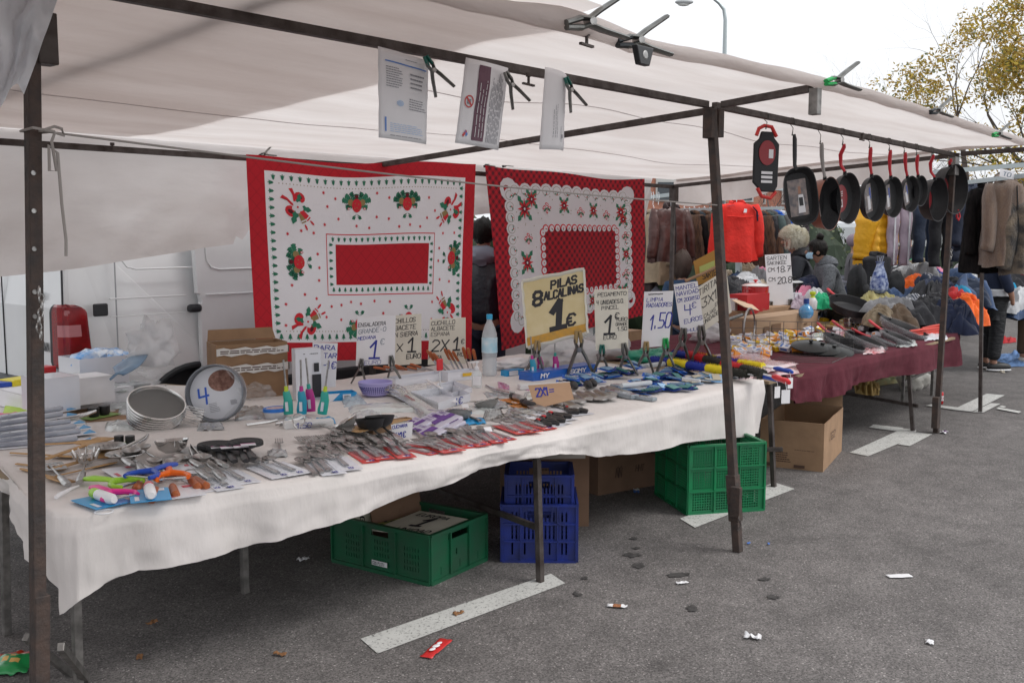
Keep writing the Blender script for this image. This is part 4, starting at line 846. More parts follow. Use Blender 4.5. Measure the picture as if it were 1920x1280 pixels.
# tall green perforated crate
def perf(W, H, cols, rows):
    o = []; cw_ = (W-.03)/cols; rh = (H-.03)/rows
    for a in range(cols):
        for b in range(rows):
            x0, z0_ = .015+a*cw_+.011, .015+b*rh+.010; nx_, nz = int((cw_-.016)/.0155), int((rh-.014)/.0155)
            for i in range(nx_):
                for j in range(nz): o.append((x0+i*.0155, z0_+j*.0155, x0+i*.0155+.010, z0_+j*.0155+.010))
    return o
A = onz(1290, 966); Bp = onz(1431, 956); ax, W = frame_axes(A, Bp); D = .50; Hh = .42
crate('perforated_crate', 'tall bright green perforated crate under the table by the leaning post', A, ax, W, D, Hh, gcm2, perf(W, Hh, 3, 3), perf(D, Hh, 3, 3), nr=3, hr=(.14, .28), t=.004, rim=.012)
def cbox(name, label, base, H, flaps, m=cardb, deco=None, t=.006, open_=True, group=None, top=None):
    """cardboard box: base = four ground corners in order"""
    base = [V(b) for b in base]; up = V((0, 0, H)); tp = [b+up for b in base] if top is None else [V(q) for q in top]; c = sum(base, V((0, 0, 0)))/4
    r = thing(name, label, 'box', (c.x, c.y, base[0].z), group=group); mb = MB(); ti = [q+(sum(tp, V((0, 0, 0)))/4-q).normalized()*t*1.4 for q in tp]; bi = [q+(c-q).normalized()*t*1.4+V((0, 0, .004)) for q in base]
    for i in range(4):
        j = (i+1) % 4; n_ = 8; out = (base[i]+base[j])/2-c; out.z = 0; out.normalize()
        def wfn(P0, P1, Q0, Q1, k): return lambda u, v: (P0*(1-u)+P1*u)*(1-v)+(Q0*(1-u)+Q1*u)*v+out*(.006*noise.noise((u*3+i*7, v*3, H*9))*math.sin(math.pi*u)*k)
        mb.grid(wfn(base[i], base[j], tp[i], tp[j], 1), n_, 6); mb.grid(wfn(bi[j], bi[i], ti[j], ti[i], 1), n_, 6)
        mb.quad(tp[i], tp[j], ti[j], ti[i])
    mb.quad(*bi); mb.build('walls', m, r, world=True)
    for i, (ang, ln) in flaps.items():
        j = (i+1) % 4; d = (tp[j]-tp[i]); out = (tp[i]+tp[j])/2-c; out.z = 0; out.normalize(); dr = out*math.cos(ang)+V((0, 0, 1))*math.sin(ang)
        a, b = tp[i]+d*.01, tp[j]-d*.01; s_ = d*.03
        MB().slab(a+V((0, 0, .001)), b+V((0, 0, .001)), b-s_+dr*ln, a+s_+dr*ln, .004).build('flap', m, r, smooth=False, world=True)
    if not open_: MB().slab(tp[0], tp[1], tp[2], tp[3], .004).build('lid', m, r, smooth=False, world=True)
    if deco:
        k = MB(); deco(k, lambda i: qmap(base[i], base[(i+1) % 4], tp[(i+1) % 4], tp[i])); k.build('print', [ink_k, mat('packing_tape', (.55, .50, .45), .25, alpha=.9), mat('faint_print', (.09, .05, .035), .8)], r, world=True, smooth=False)
    return r
def gb(pts): return [onz(*p) for p in pts]
# big open box at the right
A, Bq = onz(1424, 872), onz(1543, 885); Cq = onz(1578, 845); Dq = A+(Cq-Bq)
def dk(k, F):
    f = F(0); lines(k, f, .25, .5, .35, .12, 5, 2, 3, .5); lines(k, f, .55, .95, .42, .40, 1, 2, 4, .5); rect(k, f, .05, .03, .20, .10, 2, .009); rect(k, f, .55, .04, .72, .1, 2, .009); f = F(1); write(k, 'G2', f, .3, .55, .15, .8, .12, 2, off=.009)
cbox('cardboard_box', 'large open crumpled cardboard box at the end of the maroon cloth', [A, Bq, Cq, Dq], .34, {2: (1.0, .12)}, cardb, dk)
A, Bq = onz(945, 990), onz(1104, 986); ay = V((0, 1, 0)); d_ = (Bq-A).normalized(); ay = V((-d_.y, d_.x, 0))*.30
def dk2(k, F): f = F(0); rect(k, f, .1, .86, .95, .93, 1, .009); lines(k, f, .4, .7, .75, .70, 1, 2, 3, .5)
cbox('cardboard_box', 'tall closed brown box standing behind the blue crates', [A, Bq, Bq+ay, A+ay], .46, {}, cardb2, dk2, open_=False)
A, Bq = onz(1121, 929), onz(1230, 909); d_ = (Bq-A).normalized(); ay = V((-d_.y, d_.x, 0))*.35
def dk3(k, F): f = F(0); lines(k, f, .25, .6, .72, .62, 2, 2, 3, .5); write(k, '^^', f, .28, .25, .15, .35, .1, 2, off=.009, asp=1); write(k, 'HHT', f, .62, .3, .1, .5, .12, 2, off=.009)
cbox('cardboard_box', 'closed brown box between the tall box and the green perforated crate', [A, Bq, Bq+ay, A+ay], .40, {}, cardb2, dk3, open_=False)
# ================================================================ goods on the tables
ORD = ['first', 'second', 'third', 'fourth', 'fifth', 'sixth', 'seventh', 'eighth', 'ninth', 'tenth', 'eleventh', 'twelfth', 'thirteenth', 'fourteenth', 'fifteenth', 'sixteenth']
red_card = mat('red_card', (.60, .028, .022), .35, coat=.4); white_card = mat('white_card', (.70, .71, .76), .35, coat=.3); blue_card = mat('blue_card', (.006, .10, .50), .5, spec=.3); sky_card = mat('sky_card', (.015, .30, .62), .4, coat=.3)
woodm = mat('light_wood', (.42, .25, .11), .6, var=.2, vs=12, stretch=(1, 8, 8)); orange_h = mat('orange_handle', (.36, .095, .028), .4, var=.15)
pinkp = mat('pink_plastic', (.72, .03, .26), .35); greenp = mat('lime_plastic', (.33, .62, .04), .35); bluep = mat('blue_plastic', (.015, .07, .42), .35); orangep = mat('orange_plastic', (.80, .14, .01), .35); tealp = mat('teal_plastic', (.02, .36, .29), .35); magp = mat('magenta_plastic', (.48, .02, .24), .35); cyanp = mat('cyan_plastic', (.01, .28, .42), .35); limep = mat('lime_tip', (.5, .62, .03), .4)
pkp = mat('faint_pink_print', (.55, .12, .15), .6)
def spoonbits(kind, x0=0, y0=0, L=.19, z=.004):
    mb = MB(); mb.tube([(x0, y0, z), (x0+.3*L, y0, z+.001), (x0+.6*L, y0, z+.003), (x0+.7*L, y0, z+.004)], [.007, .0065, .004, .0035], 8, flat=.35)
    if kind == 'spoon':
        n, k = 14, 7; cx = x0+.84*L
        mb.grid(lambda u, v: (cx+.17*L*v*math.cos(2*math.pi*u), y0+.105*L*v*math.sin(2*math.pi*u), z+.008-.006*(1-v*v)), n, 4)
    else:
        mb.grid(lambda u, v: (x0+(.68+.12*u)*L, y0+(v-.5)*(.04+.075*u)*L*1.4, z+.004-.003*math.sin(u*3)), 3, 3)
        for i in range(4): mb.bar((x0+.79*L, y0+(i-1.5)*.034*L, z+.004), (x0+.98*L, y0+(i-1.5)*.034*L, z+.007), .0032, .002)
    return mb
def cutlery(kind):
    o = spoonbits(kind).build('steel_'+kind, satin, smooth=True, solid=.0012 if kind == 'spoon' else 0); return tag(o, 'steel '+kind, kind)
SP, FK = cutlery('spoon'), cutlery('fork')
thinb = mat('thin_blister', (.7, .8, .9), .08, alpha=.10, spec=1)
def cut_pack(kinds, cardm, name, wide=.055):
    r = thing(name, name, 'cutlery pack'); W = wide
    mb = MB(); mb.add([(-.01, -W/2, .001), (.15, -W/2, .001), (.15, W/2, .001), (-.01, W/2, .001)], [(0, 1, 2, 3)]); mb.build('card', cardm, r, smooth=False, solid=.0015)
    for i, k in enumerate(kinds): y = (i-(len(kinds)-1)/2)*.026; spoonbits(k, .025, y, .17, .006).build(k, satin, r, solid=.001)
    fn = lambda u, v, o: V((u, v, .0025+o)); p = MB(); write(p, 'C&S', fn, -.002, -.012, .012, .7, .25, 0, 3); 
    for i in range(5): a = i*1.3; p.quad(fn(.002+.003*math.cos(a), .01*math.sin(a)-.0, 0), fn(.010+.002*math.cos(a), .009*math.sin(a), 0), fn(.012, .004*i-.008, 0), fn(.0, .004*i-.010, 0), 1)
    p.build('print', [ink_b, whitep], r, smooth=False)
    fl = MB(); fl.grid(lambda u, v: (.02+.17*u, (v-.5)*W*.9, .004+.012*math.sin(math.pi*v)*min(1, 6*u, 6*(1-u))), 8, 6); fl.build('film', thinb, r)
    return r
PR2 = cut_pack(['spoon', 'spoon'], red_card, 'red_cutlery_pack'); PR3 = cut_pack(['fork', 'fork', 'fork'], red_card, 'red_fork_pack', .075); PR1 = cut_pack(['spoon'], red_card, 'red_spoon_pack', .05)
g = 'red cutlery cards along the table edge'
for i, (a, b, p) in enumerate([((694, 866), (634, 826), PR1), ((722, 860), (672, 828), PR2), ((762, 857), (716, 824), PR2), ((812, 851), (755, 838), PR1), ((828, 838), (742, 832), PR2), ((850, 846), (790, 825), PR3), ((884, 838), (822, 817), PR2), ((920, 831), (880, 801), PR3), ((936, 829), (898, 806), PR1), ((955, 824), (905, 808), PR2), ((978, 812), (914, 790), PR1), ((1004, 809), (930, 786), PR1), ((1030, 804), (948, 782), PR1), ((905, 835), (850, 815), PR1)]):
    lay(p, 'red carded cutlery pack, %s from the left along the front edge' % ORD[i], a, b, .19, TZ+.004+.004*(i % 3), g, lift=-.03*(i % 2))
PW = cut_pack(['spoon'], white_card, 'white_spoon_pack', .07)
for i, (a, b) in enumerate([((404, 918), (352, 888)), ((430, 916), (385, 888)), ((462, 905), (412, 878)), ((560, 888), (492, 862)), ((530, 893), (470, 868)), ((655, 880), (608, 842)), ((626, 888), (585, 862))]):
    lay(PW, 'white blister card with a teaspoon, %s from the left' % ORD[i], a, b, .19, TZ+.004+.003*(i % 2), 'white spoon blister cards')
for i in range(5): lay(FK, 'bare steel fork, %s from the left in the fanned row' % ORD[i], (598+i*14, 846-i), (538+i*13, 814-i), .19, TZ+.004+.002*(i % 2), 'fanned loose forks')
lay(FK, 'single steel fork lying with its handle towards the viewer', (525, 853), (522, 818), .19, TZ+.003, 'loose forks')
for i, (a, b) in enumerate([((592, 892), (555, 858)), ((604, 888), (570, 852)), ((616, 884), (585, 846)), ((655, 842), (604, 815)), ((664, 838), (616, 811)), ((676, 834), (630, 808)), ((700, 832), (650, 806)), ((800, 826), (768, 806)), ((826, 820), (800, 800)), ((850, 818), (828, 796))]):
    lay(SP, 'bare steel spoon, %s from the left among the loose spoons' % ORD[i], a, b, .19, TZ+.004+.002*(i % 3), 'loose spoons')
# large steel utensils
def utensil(name, cat, head, L=.30, hm=satin, m=satin, hw=.009):
    r = thing(name, cat, cat); MB().tube([(0, 0, .012), (.02, 0, .012), (.10, 0, .012), (.125, 0, .01)], [hw, hw*1.25, hw, .004], 10, flat=.6).build('handle', hm, r)
    mb = MB(); mb.tube([(.12, 0, .012), (.16, 0, .01), (.205, 0, .012)], .0035, 8); mb.build('shaft', m, r); head(r, m); return r
def h_spat(r, m):
    xs = [.21, .30]; mb = MB()
    wall_holes(mb, V((.205, -.036, .008)), V((1, 0, 0)), V((0, 1, 0)), .095, .072, .0015, [(.02, .01+i*.014, .08, .016+i*.014) for i in range(4)], V((0, 0, 1))); mb.build('blade', m, r, smooth=False)
def h_ladle(r, m):
    mb = MB().lathe([(.0, 0), (.02, .002), (.038, .014), (.046, .035), (.047, .038), (.0455, .035), (.037, .015), (.019, .004), (0, .002)], 28, 0, Mx.Translation((.25, 0, .002)) @ Mx.Rotation(R_(6), 4, 'Y')); mb.build('bowl', m, r)
def h_skim(r, m):
    mb = MB().lathe([(.0, .004), (.03, .008), (.052, .018), (.053, .016), (.03, .006), (0, .002)], 28, 0, Mx.Translation((.255, 0, .004))); mb.build('bowl', m, r)
    k = MB()
    for j in range(1, 4):
        for i in range(6*j): a = 2*math.pi*i/(6*j); rr = .012*j; k.disc(.0022, .0042+.11*rr*rr*40*.045+.003, 6, 0, Mx.Translation((.255+rr*math.cos(a), rr*math.sin(a), .0035+3.6*rr*rr)))
    k.build('perforations', blackp, r, smooth=False)
def h_pasta(r, m):
    mb = MB().lathe([(.0, 0), (.02, .002), (.034, .014), (.036, .022), (.034, .016), (.019, .004), (0, .003)], 20, 0, Mx.Translation((.25, 0, .004)), sy=.8)
    for i in range(10): a = i*.628; mb.tube([(.25+.034*math.cos(a), .027*math.sin(a), .02), (.25+.043*math.cos(a), .036*math.sin(a), .042)], [.005, .002], 6)
    mb.build('bowl', m, r)
def h_flat(r, m): mb = MB(); mb.prism([(.19, -.012), (.22, -.04), (.30, -.045), (.31, 0), (.30, .045), (.22, .04), (.19, .012)], .006, .008); mb.build('blade', m, r, smooth=False)
def h_slot(r, m):
    mb = MB().lathe([(.0, .0), (.02, .003), (.036, .014), (.037, .016), (.0, .004)], 20, 0, Mx.Translation((.25, 0, .006)), sy=.7); mb.build('bowl', m, r)
US = utensil('slotted_spatula', 'spatula', h_spat); UL = utensil('ladle', 'ladle', h_ladle, m=chrome); UK = utensil('skimmer', 'skimmer', h_skim); UP = utensil('pasta_server', 'pasta server', h_pasta, m=chrome); UF = utensil('flat_spatula', 'spatula', h_flat); UO = utensil('serving_spoon', 'spoon', h_slot)
UNB = utensil('nylon_ladle', 'ladle', h_ladle, m=mat('nylon', (.014, .014, .016), .5), hm=chrome)
u = lambda p, l, a, b, z=.004, ln=.30, g=None: lay(p, l, a, b, ln, TZ+z, g)
u(US, 'steel slotted spatula by the left post', (128, 918), (84, 868)); u(UP, 'polished steel pasta server with toothed rim', (150, 912), (166, 856))
u(UK, 'perforated steel skimmer left of the ladle', (300, 895), (205, 848), .01, .31); u(UO, 'shiny steel serving spoon beside the skimmer', (270, 893), (235, 840), .014)
u(UL, 'polished steel ladle with its bowl turned up', (378, 882), (288, 830), .012, .30); u(UF, 'flat steel turner with a wide plain blade', (422, 880), (325, 828), .006, .31)
u(UO, 'steel serving spoon tucked under the ladle', (315, 880), (248, 838), .004); u(UO, 'steel serving spoon lying right of the ladle handle', (395, 905), (330, 862), .006)
u(UNB, 'black nylon ladle on a chrome shaft, left of the pair', (735, 838), (650, 775), .03, .28); u(UNB, 'black nylon ladle on a chrome shaft, right of the pair', (752, 832), (668, 770), .034, .28)
u(UF, 'steel tongs-like turner beside the purple packs', (712, 836), (660, 800), .02, .31)
# wooden spatulas
def wood():
    r = MB(); r.prism([(0, -.008), (.18, -.007), (.21, -.026), (.30, -.03), (.305, 0), (.30, .03), (.21, .026), (.18, .007), (0, .008)], 0, .006); return tag(r.build('wooden_spatula', woodm, smooth=False, bevel=.002), 'wooden spatula', 'spatula')
WS = wood()
for i, (a, b, z) in enumerate([((20, 850), (150, 858), .006), ((85, 862), (200, 822), .014), ((100, 880), (228, 845), .012), ((105, 893), (215, 868), .004), ((30, 870), (120, 880), .004), ((60, 835), (190, 828), .02), ((40, 880), (130, 905), .002)]):
    lay(WS, 'plain wooden spatula, %s from the back of the pile' % ORD[i], a, b, .305, TZ+z, 'pile of wooden spatulas', roll=.2*(i % 3)-.2)
# peelers
def peeler(m, name='y_peeler'):
    r = thing(name, 'peeler', 'peeler'); mb = MB(); mb.tube([(0, 0, .012), (.03, .0, .016), (.075, 0, .018), (.095, 0, .016)], [.008, .011, .009, .010], 10, flat=.7)
    mb.tube([(.155, -.035, .014), (.135, -.040, .014), (.112, -.028, .015), (.095, 0, .016), (.112, .028, .015), (.135, .04, .014), (.155, .035, .014)], [.006, .007, .007, .009, .007, .007, .006], 8); mb.build('body', m, r)
    k = MB(); k.bar((.152, -.032, .014), (.152, .032, .014), .009, .003); k.build('blade', chrome, r, smooth=False); return r
for i, (m, a, b, l, z) in enumerate([(pinkp, (172, 922), (258, 952), 'hot pink peeler at the front left corner of the table', .006), (greenp, (160, 906), (252, 918), 'lime green peeler behind the pink one', .008), (bluep, (330, 878), (236, 912), 'royal blue peeler lying behind the orange one', .03), (orangep, (312, 882), (335, 928), 'orange peeler on a white card', .02)]):
    P_ = peeler(m); lay(P_, l, a, b, .16, TZ+z, 'coloured peelers')
def cardp(m, hm=None, hm2=None):
    r = thing('carded_peeler', 'card', 'carded peeler'); MB().add([(0, -.045, .001), (.12, -.045, .001), (.12, .045, .001), (0, .045, .001)], [(0, 1, 2, 3)]).build('card', m, r, smooth=False, solid=.0015)
    if hm: MB().tube([(.0, 0, .014), (.012, 0, .014), (.075, 0, .014), (.085, 0, .014)], [.008, .013, .013, .009], 12).build('handle', hm, r); MB().tube([(.08, 0, .014), (.10, 0, .014), (.108, 0, .013)], [.013, .012, .005], 10).build('collar', hm2, r)
    f = lambda u, v, o: V((u, v, .002+o)); p = MB(); rect(p, f, .09, -.035, .112, -.012, 0, .0005); rect(p, f, .01, .025, .05, .035, 0, .0005); p.build('print', white_card if m != white_card else pkp, r, smooth=False); return r
lay(cardp(sky_card, whitep, greenp), 'sky blue card with a white and green handle at the front corner', (215, 948), (140, 922), .12, TZ+.01)
lay(cardp(sky_card, whitep, pkp), 'sky blue card with a white handle leaning beside the orange peeler', (284, 940), (275, 905), .12, TZ+.022)
lay(cardp(white_card), 'white card printed in red under the orange peeler', (352, 932), (305, 892), .12, TZ+.01)
lay(cardp(white_card), 'white card printed in red behind the blue peeler', (250, 892), (215, 872), .12, TZ+.01); lay(cardp(white_card), 'white card lying flat right of the blue peeler', (345, 890), (330, 862), .12, TZ+.02)
lay(tag(MB().tube([(0, 0, .01), (.02, 0, .012), (.10, 0, .012), (.15, 0, .008)], [.006, .008, .005, .003], 8).build('white_peeler', whitep), 'small white peeler at the very corner of the table', 'peeler'), None, (105, 938), (148, 915), .15, TZ)
KN = tag(MB().tube([(0, 0, .011), (.006, 0, .011), (.085, 0, .011), (.10, 0, .011)], [.006, .011, .010, .007], 10).build('knife_handle', orange_h), 'orange wooden knife handle', 'knife handle')  # only the handle of a knife, no blade is modelled
for i, (a, b) in enumerate([((284, 945), (296, 920)), ((330, 937), (322, 915)), ((255, 925), (268, 905)), ((372, 922), (352, 900)), ((388, 920), (360, 902))]): lay(KN, 'orange-brown knife handle sticking out of the peelers, %s from the left' % ORD[i if i < 2 else i], a, b, .10, TZ, 'orange knife handles')
MB_ = MB(); c = onz(195, 960, TZ); MB_.tube([c+V((.03*math.cos(t), .03*math.sin(t), .002)) for t in [k*.524 for k in range(12)]], .003, 6, closed=True); tag(MB_.build('white_ring', whitep, world=True), 'white plastic ring under the sky blue card', 'ring')
# black coasters with handles = mesh-topped pizza wheels
def coaster():
    r = thing('black_strainer', 'strainer', 'strainer'); mb = MB().lathe([(0, .012), (.02, .014), (.024, .011), (.034, .013), (.038, .010), (.048, .012), (.05, .008), (.05, .0), (0, 0)], 32, 0, Mx.Translation((.19, 0, .012))); mb.build('disc', mat('black_rubber', (.022, .022, .024), .7), r)
    MB().tube([(0, 0, .012), (.03, 0, .014), (.09, 0, .012), (.145, 0, .014)], [.010, .012, .008, .006], 8, flat=.6).build('handle', blackp, r)
    f = lambda u, v, o: V((u, v, .027+o)); p = MB(); rect(p, f, .10, -.02, .128, .02, 0, .001); rect(p, f, .128, -.02, .134, .02, 1, .001); p.build('price_tag', [white_card, magp], r, smooth=False); return r
BC = coaster()
for i, (a, b) in enumerate([((420, 872), (378, 808)), ((440, 873), (394, 812)), ((462, 872), (430, 814)), ((475, 868), (448, 818))]): lay(BC, 'black disc strainer with a tagged handle, %s from the left' % ORD[i], a, b, .24, TZ+.004+.008*i, 'black disc strainers')
# sieves, stacked
def sieve(R, d=.06):
    r = thing('sieve', 'sieve', 'sieve'); mb = MB(); mb.tube([(R*math.cos(t), R*math.sin(t), 0) for t in [k*math.pi/16 for k in range(32)]], .0052, 6, closed=True, flat=1.2); mb.build('rim', chrome, r)
    mb = MB().lathe([(R, 0), (R*.93, -d*.45), (R*.7, -d*.8), (R*.35, -d*.97), (.001, -d)], 32); mb.build('mesh', mat('sieve_mesh', (.42, .41, .40), .5, .4, bump=.9, bs=700), r)
    mb = MB()
    for s in (-1, 1): mb.tube([(R, s*.012, 0), (R+.09, s*.006, .0), (R+.10, 0, 0)], .0022, 6)
    mb.build('wire_handle', chrome, r); return r
SV = sieve(.145, .05)
c0 = onz(298, 800, TZ); up = V((-.13, -.35, .92)).normalized()
for i in range(7):
    p = V((c0.x, c0.y+.02, TZ+.06))+up*(.011*i); place(SV, 'round wire-mesh sieve, %s from the bottom of the nested stack' % ORD[i], p, (R_(27), R_(12), R_(-60+i*5)), .93, 'nested stack of sieves')
S2 = sieve(.065, .04)
for i, (x, y, z, rx) in enumerate([(860, 772, .05, 25), (912, 752, .045, 20), (645, 790, .045, 30)]):
    p = onz(x, y, TZ+z); place(S2, ['small mesh strainer with a grey ring in front of the white trays', 'small mesh strainer behind the stack of wire bowls', 'small mesh strainer behind the black ladles'][i], p, (R_(rx), R_(-8), R_(150+40*i)), 1, 'small mesh strainers')
mb = MB()
for k in range(7): mb.tube([(.07*(1-.05*k)*math.cos(t), .035*math.sin(t), .012*k*.5) for t in [q*.3927 for q in range(16)]], .002, 5, closed=True)
for q in range(16): t = q*.3927; mb.tube([(.07*math.cos(t), .035*math.sin(t), 0), (.05*math.cos(t), .025*math.sin(t), .035)], .0015, 5)
o = mb.build('wire_basket_stack', satin); o.location = onz(925, 782, TZ+.01); tag(o, 'little stack of steel wire baskets in the middle of the table', 'wire baskets')
# springform tin
def springform():
    R = .112; r = thing('springform_tin', 'grey springform cake tin with a cake picture and a blue figure 4 on its card', 'cake tin')
    M = Mx.Rotation(math.pi/2, 4, 'X')
    MB().lathe([(R, -.035), (R+.003, -.038), (R+.002, .030), (R-.003, .030), (R-.004, -.03), (R-.006, -.032)], 48, 0, M).build('ring', mat('tin_grey', (.16, .17, .19), .35, .5), r)
    mb = MB(); mb.lathe([(0, -.024), (R-.006, -.024), (R-.006, -.030), (0, -.030)], 40, 0, M); mb.build('label_card', white_card, r)
    mb = MB(); cake = mat('cake_picture', (.16, .07, .05), .7, col2=(.34, .18, .14), vs=60)
    P = []; 
    for k in range(24): a = 2*math.pi*k/24; P.append((.028+.052*math.cos(a)*1.02, .045+.043*math.sin(a)))
    mb.add([(x, -.0 - .0 + .0, z) for x, z in P], [tuple(range(24))], 0, Mx.Translation((0, .0215-.044-.0, 0))) ; mb.v = [V((p.x, -.0+.0226, p.z)) for p in mb.v]
    mb.v = [V((p.x, -(-.0245) if False else .0, p.z)) for p in mb.v]
    f = lambda u, v, o: V((u, -.0-o, v)); write(mb, '4', f, -.075, -.035, .062, .8, .13, 1, 5); lines(mb, lambda u, v, o: f(u, v, o), -.04, .0, -.035, -.075, 6, 2, 3, .3); lines(mb, f, .045, .075, -.04, -.06, 5, 2, 8, .5)
    for p in mb.v: p.y += .0232
    mb.build('print', [cake, mat('blue_brush', (.03, .12, .6), .5), gry], r, smooth=False)
    for v in r.children: v.data.flip_normals() if False else None
    return r
sf = springform(); p = onz(410, 788, TZ); sf.scale = (1.27, 1.27, 1.27); sf.location = (p.x, p.y+.02, TZ+.14); sf.rotation_euler = (R_(-9), R_(-12), R_(-42))
for ch_ in sf.children:
    if ch_.name.startswith('print'): ch_.data.transform(Mx.Translation((0, -.0, 0)))
fb = MB(); fb.grid(lambda u, v: (.118*math.cos(2*math.pi*u)*(1-.25*v*abs(math.sin(u*17))), .035-.075*v*(1), .118*math.sin(2*math.pi*u)*(1-.2*v*abs(math.cos(u*11)))), 40, 4); fb.build('film', plastic_clear, sf)
# lighters standing in foam
def lighter(bm, tip, name='gas_lighter'):
    r = thing(name, 'lighter', 'lighter'); mb = MB(); mb.tube([(0, 0, 0), (0, 0, .02), (.004, 0, .06), (0, 0, .09), (0, 0, .10)], [.014, .015, .013, .011, .009], 10, flat=1.5, up=(1, 0, 0)); mb.build('body', bm, r)
    MB().tube([(0, 0, .098), (0, 0, .122)], [.0095, .0075], 10).build('collar', tip, r); MB().cyl((0, 0, .12), (0, 0, .235), .0042, 8).build('barrel', satin, r)
    MB().tube([(.012, 0, .075), (.02, 0, .065), (.016, 0, .052)], .004, 6).build('trigger', tip, r); MB().box((-.001, -.016, .035), (.012, .004, .04)).build('sticker', white_card, r, smooth=False); return r
foam = mat('foam', (.66, .66, .66), .9, bump=.2, bs=30)
def foamblock(label, a, b, deco):
    p, q = onz(a[0], a[1], TZ), onz(b[0], b[1], TZ); d = (q-p); up = V((0, 0, .035)); ay = V((-d.y, d.x, 0)).normalized()*.07
    mb = MB(); mb.add([p, q, q+ay, p+ay, p+up, q+up, q+ay+up, p+ay+up], [(3, 2, 1, 0), (4, 5, 6, 7), (0, 1, 5, 4), (1, 2, 6, 5), (2, 3, 7, 6), (3, 0, 4, 7)]); o = mb.build('foam_block', foam, world=True, smooth=False, bevel=.008); tag(o, label, 'foam stand')
    k = MB(); deco(k, qmap(p, q, q+up, p+up)); k.build('lettering', ink_b, o, world=True, smooth=False)
foamblock('foam block marked 1.50 holding four lighters', (533, 806), (627, 800), lambda k, f: write(k, '1.50', f, .25, .15, .72, .8, .12, 0, asp=.16, off=.004))
foamblock('foam block marked 150 holding three lighters', (975, 732), (1075, 728), lambda k, f: write(k, '150', f, .6, .15, .72, .8, .13, 0, asp=.13, off=.004))
LTs = {'t': lighter(tealp, limep), 'b': lighter(cyanp, magp), 'm': lighter(magp, tealp)}
for i, (x, y, k, rz, l) in enumerate([(541, 776, 't', -4, 'teal lighter with lime collar, leftmost on the left foam block'), (566, 776, 'b', 0, 'blue lighter with magenta collar on the left foam block'), (583, 771, 'm', -4, 'magenta lighter with teal collar on the left foam block'), (604, 776, 't', 8, 'teal lighter with lime collar, rightmost on the left foam block'), (1000, 704, 'b', -4, 'blue lighter with magenta collar on the right foam block'), (1014, 699, 'm', -6, 'magenta lighter, middle one of the right foam block'), (1042, 698, 'm', -2, 'magenta lighter, rightmost on the right foam block')]):
    p = onz(x, y, TZ+.02); place(LTs[k], l, p, (0, R_(rz), R_(-48)), (1.2 if i < 4 else 1.1), 'gas lighters standing in foam')
# cardboard boxes and tubs
def boxy(name, label, base, H, m, deco=None, cat='box', fill=None, lid=False, t=.004, mats=None, world=True):
    r = cbox(name, label, base, H, {}, m, None, t, open_=not lid); r['category'] = cat
    if deco:
        up = V((0, 0, H)); k = MB(); b = [V(q) for q in base]; deco(k, lambda i: qmap(b[i], b[(i+1) % 4], b[(i+1) % 4]+up, b[i]+up)); k.build('print', mats or [ink_b, ink_k], r, world=True, smooth=False)
    return r
def foot(a, b, dpt, z=TZ):
    p, q = onz(a[0], a[1], z), onz(b[0], b[1], z); d = (q-p).normalized(); ay = V((-d.y, d.x, 0))*dpt; return [p, q, q+ay, p+ay]
bs_ = foot((408, 752), (541, 741), .22)
def dtape(k, F):
    f = F(0)
    for v0, v1 in ((.93, .80), (.62, .48)):
        for i in range(10): u0_, u1_ = i/10, (i+1)/10; w0, w1 = .02*math.sin(i*2.1), .02*math.sin((i+1)*2.1); k.quad(f(u0_, v0+w0, .010), f(u1_, v0+w1, .010), f(u1_, v1+w1, .010), f(u0_, v1+w0, .010), 1)
        lines(k, lambda u, v, o: f(u, v, .0115), .05, .95, v0-.03, v1+.03, 2, 2, 5, .5)
    f = F(1)
    for v0, v1 in ((.93, .80), (.62, .48)): k.quad(f(0, v0, .01), f(1, v0, .01), f(1, v1, .01), f(0, v1, .01), 1)
r = cbox('cardboard_box', 'open brown cardboard box bound with printed white tape at the back of the table', bs_, zat(bs_[1].x, bs_[1].y, 640)-TZ, {2: (1.2, .07)}, mat('carton_brown', (.26, .155, .085), .85, var=.1), dtape)
MATS['white_tape'] = mat('white_tape', (.62, .60, .57), .4)
for ch_ in r.children:
    if ch_.name.startswith('print'): ch_.data.materials[1] = MATS['white_tape']
bs_ = foot((460, 745), (487, 742), .08); cbox('small_carton', 'small open brown carton right of the cake tin', bs_, .07, {0: (.6, .03), 2: (.9, .03)}, mat('carton_orange', (.40, .21, .10), .8))
boxy('white_carton', 'tall white carton printed with a picture, behind the lighters', foot((556, 752), (603, 748), .07), zat(*onz(556, 752, TZ).xy, 655)-TZ, white_card, lambda k, F: (rect(k, F(0), .62, .05, .98, .50, 1, .01), rect(k, F(0), .70, .55, .9, .72, 1, .01), lines(k, F(0), .3, .9, .92, .88, 1, 1, 2)), lid=True)
boxy('blue_carton', 'low blue and white carton of brown sticks behind the lilac colander', foot((615, 753), (669, 749), .09), .045, sky_card, lambda k, F: (k.quad(F(0)(0, 1, .01), F(0)(0, 0, .01), F(0)(.12, 0, .01), F(0)(.4, 1, .01), 0), rect(k, F(0), .5, .15, .78, .85, 0, .01), lines(k, lambda u, v, o: F(0)(u, v, .0112), .55, .75, .7, .3, 3, 1, 4, .6)), mats=[white_card, ink_k])
boxy('knife_box', 'white box of orange-handled knives below the knife signs', foot((742, 726), (838, 712), .12), .05, white_card)
boxy('knife_box', 'white box with a yellow label full of upright knives beside the sanitiser', foot((840, 716), (897, 710), .10), .06, white_card, lambda k, F: rect(k, F(0), .45, .45, .78, .8, 0, .01), mats=[mat('label_yellow', (.7, .42, .02), .5), ink_k])
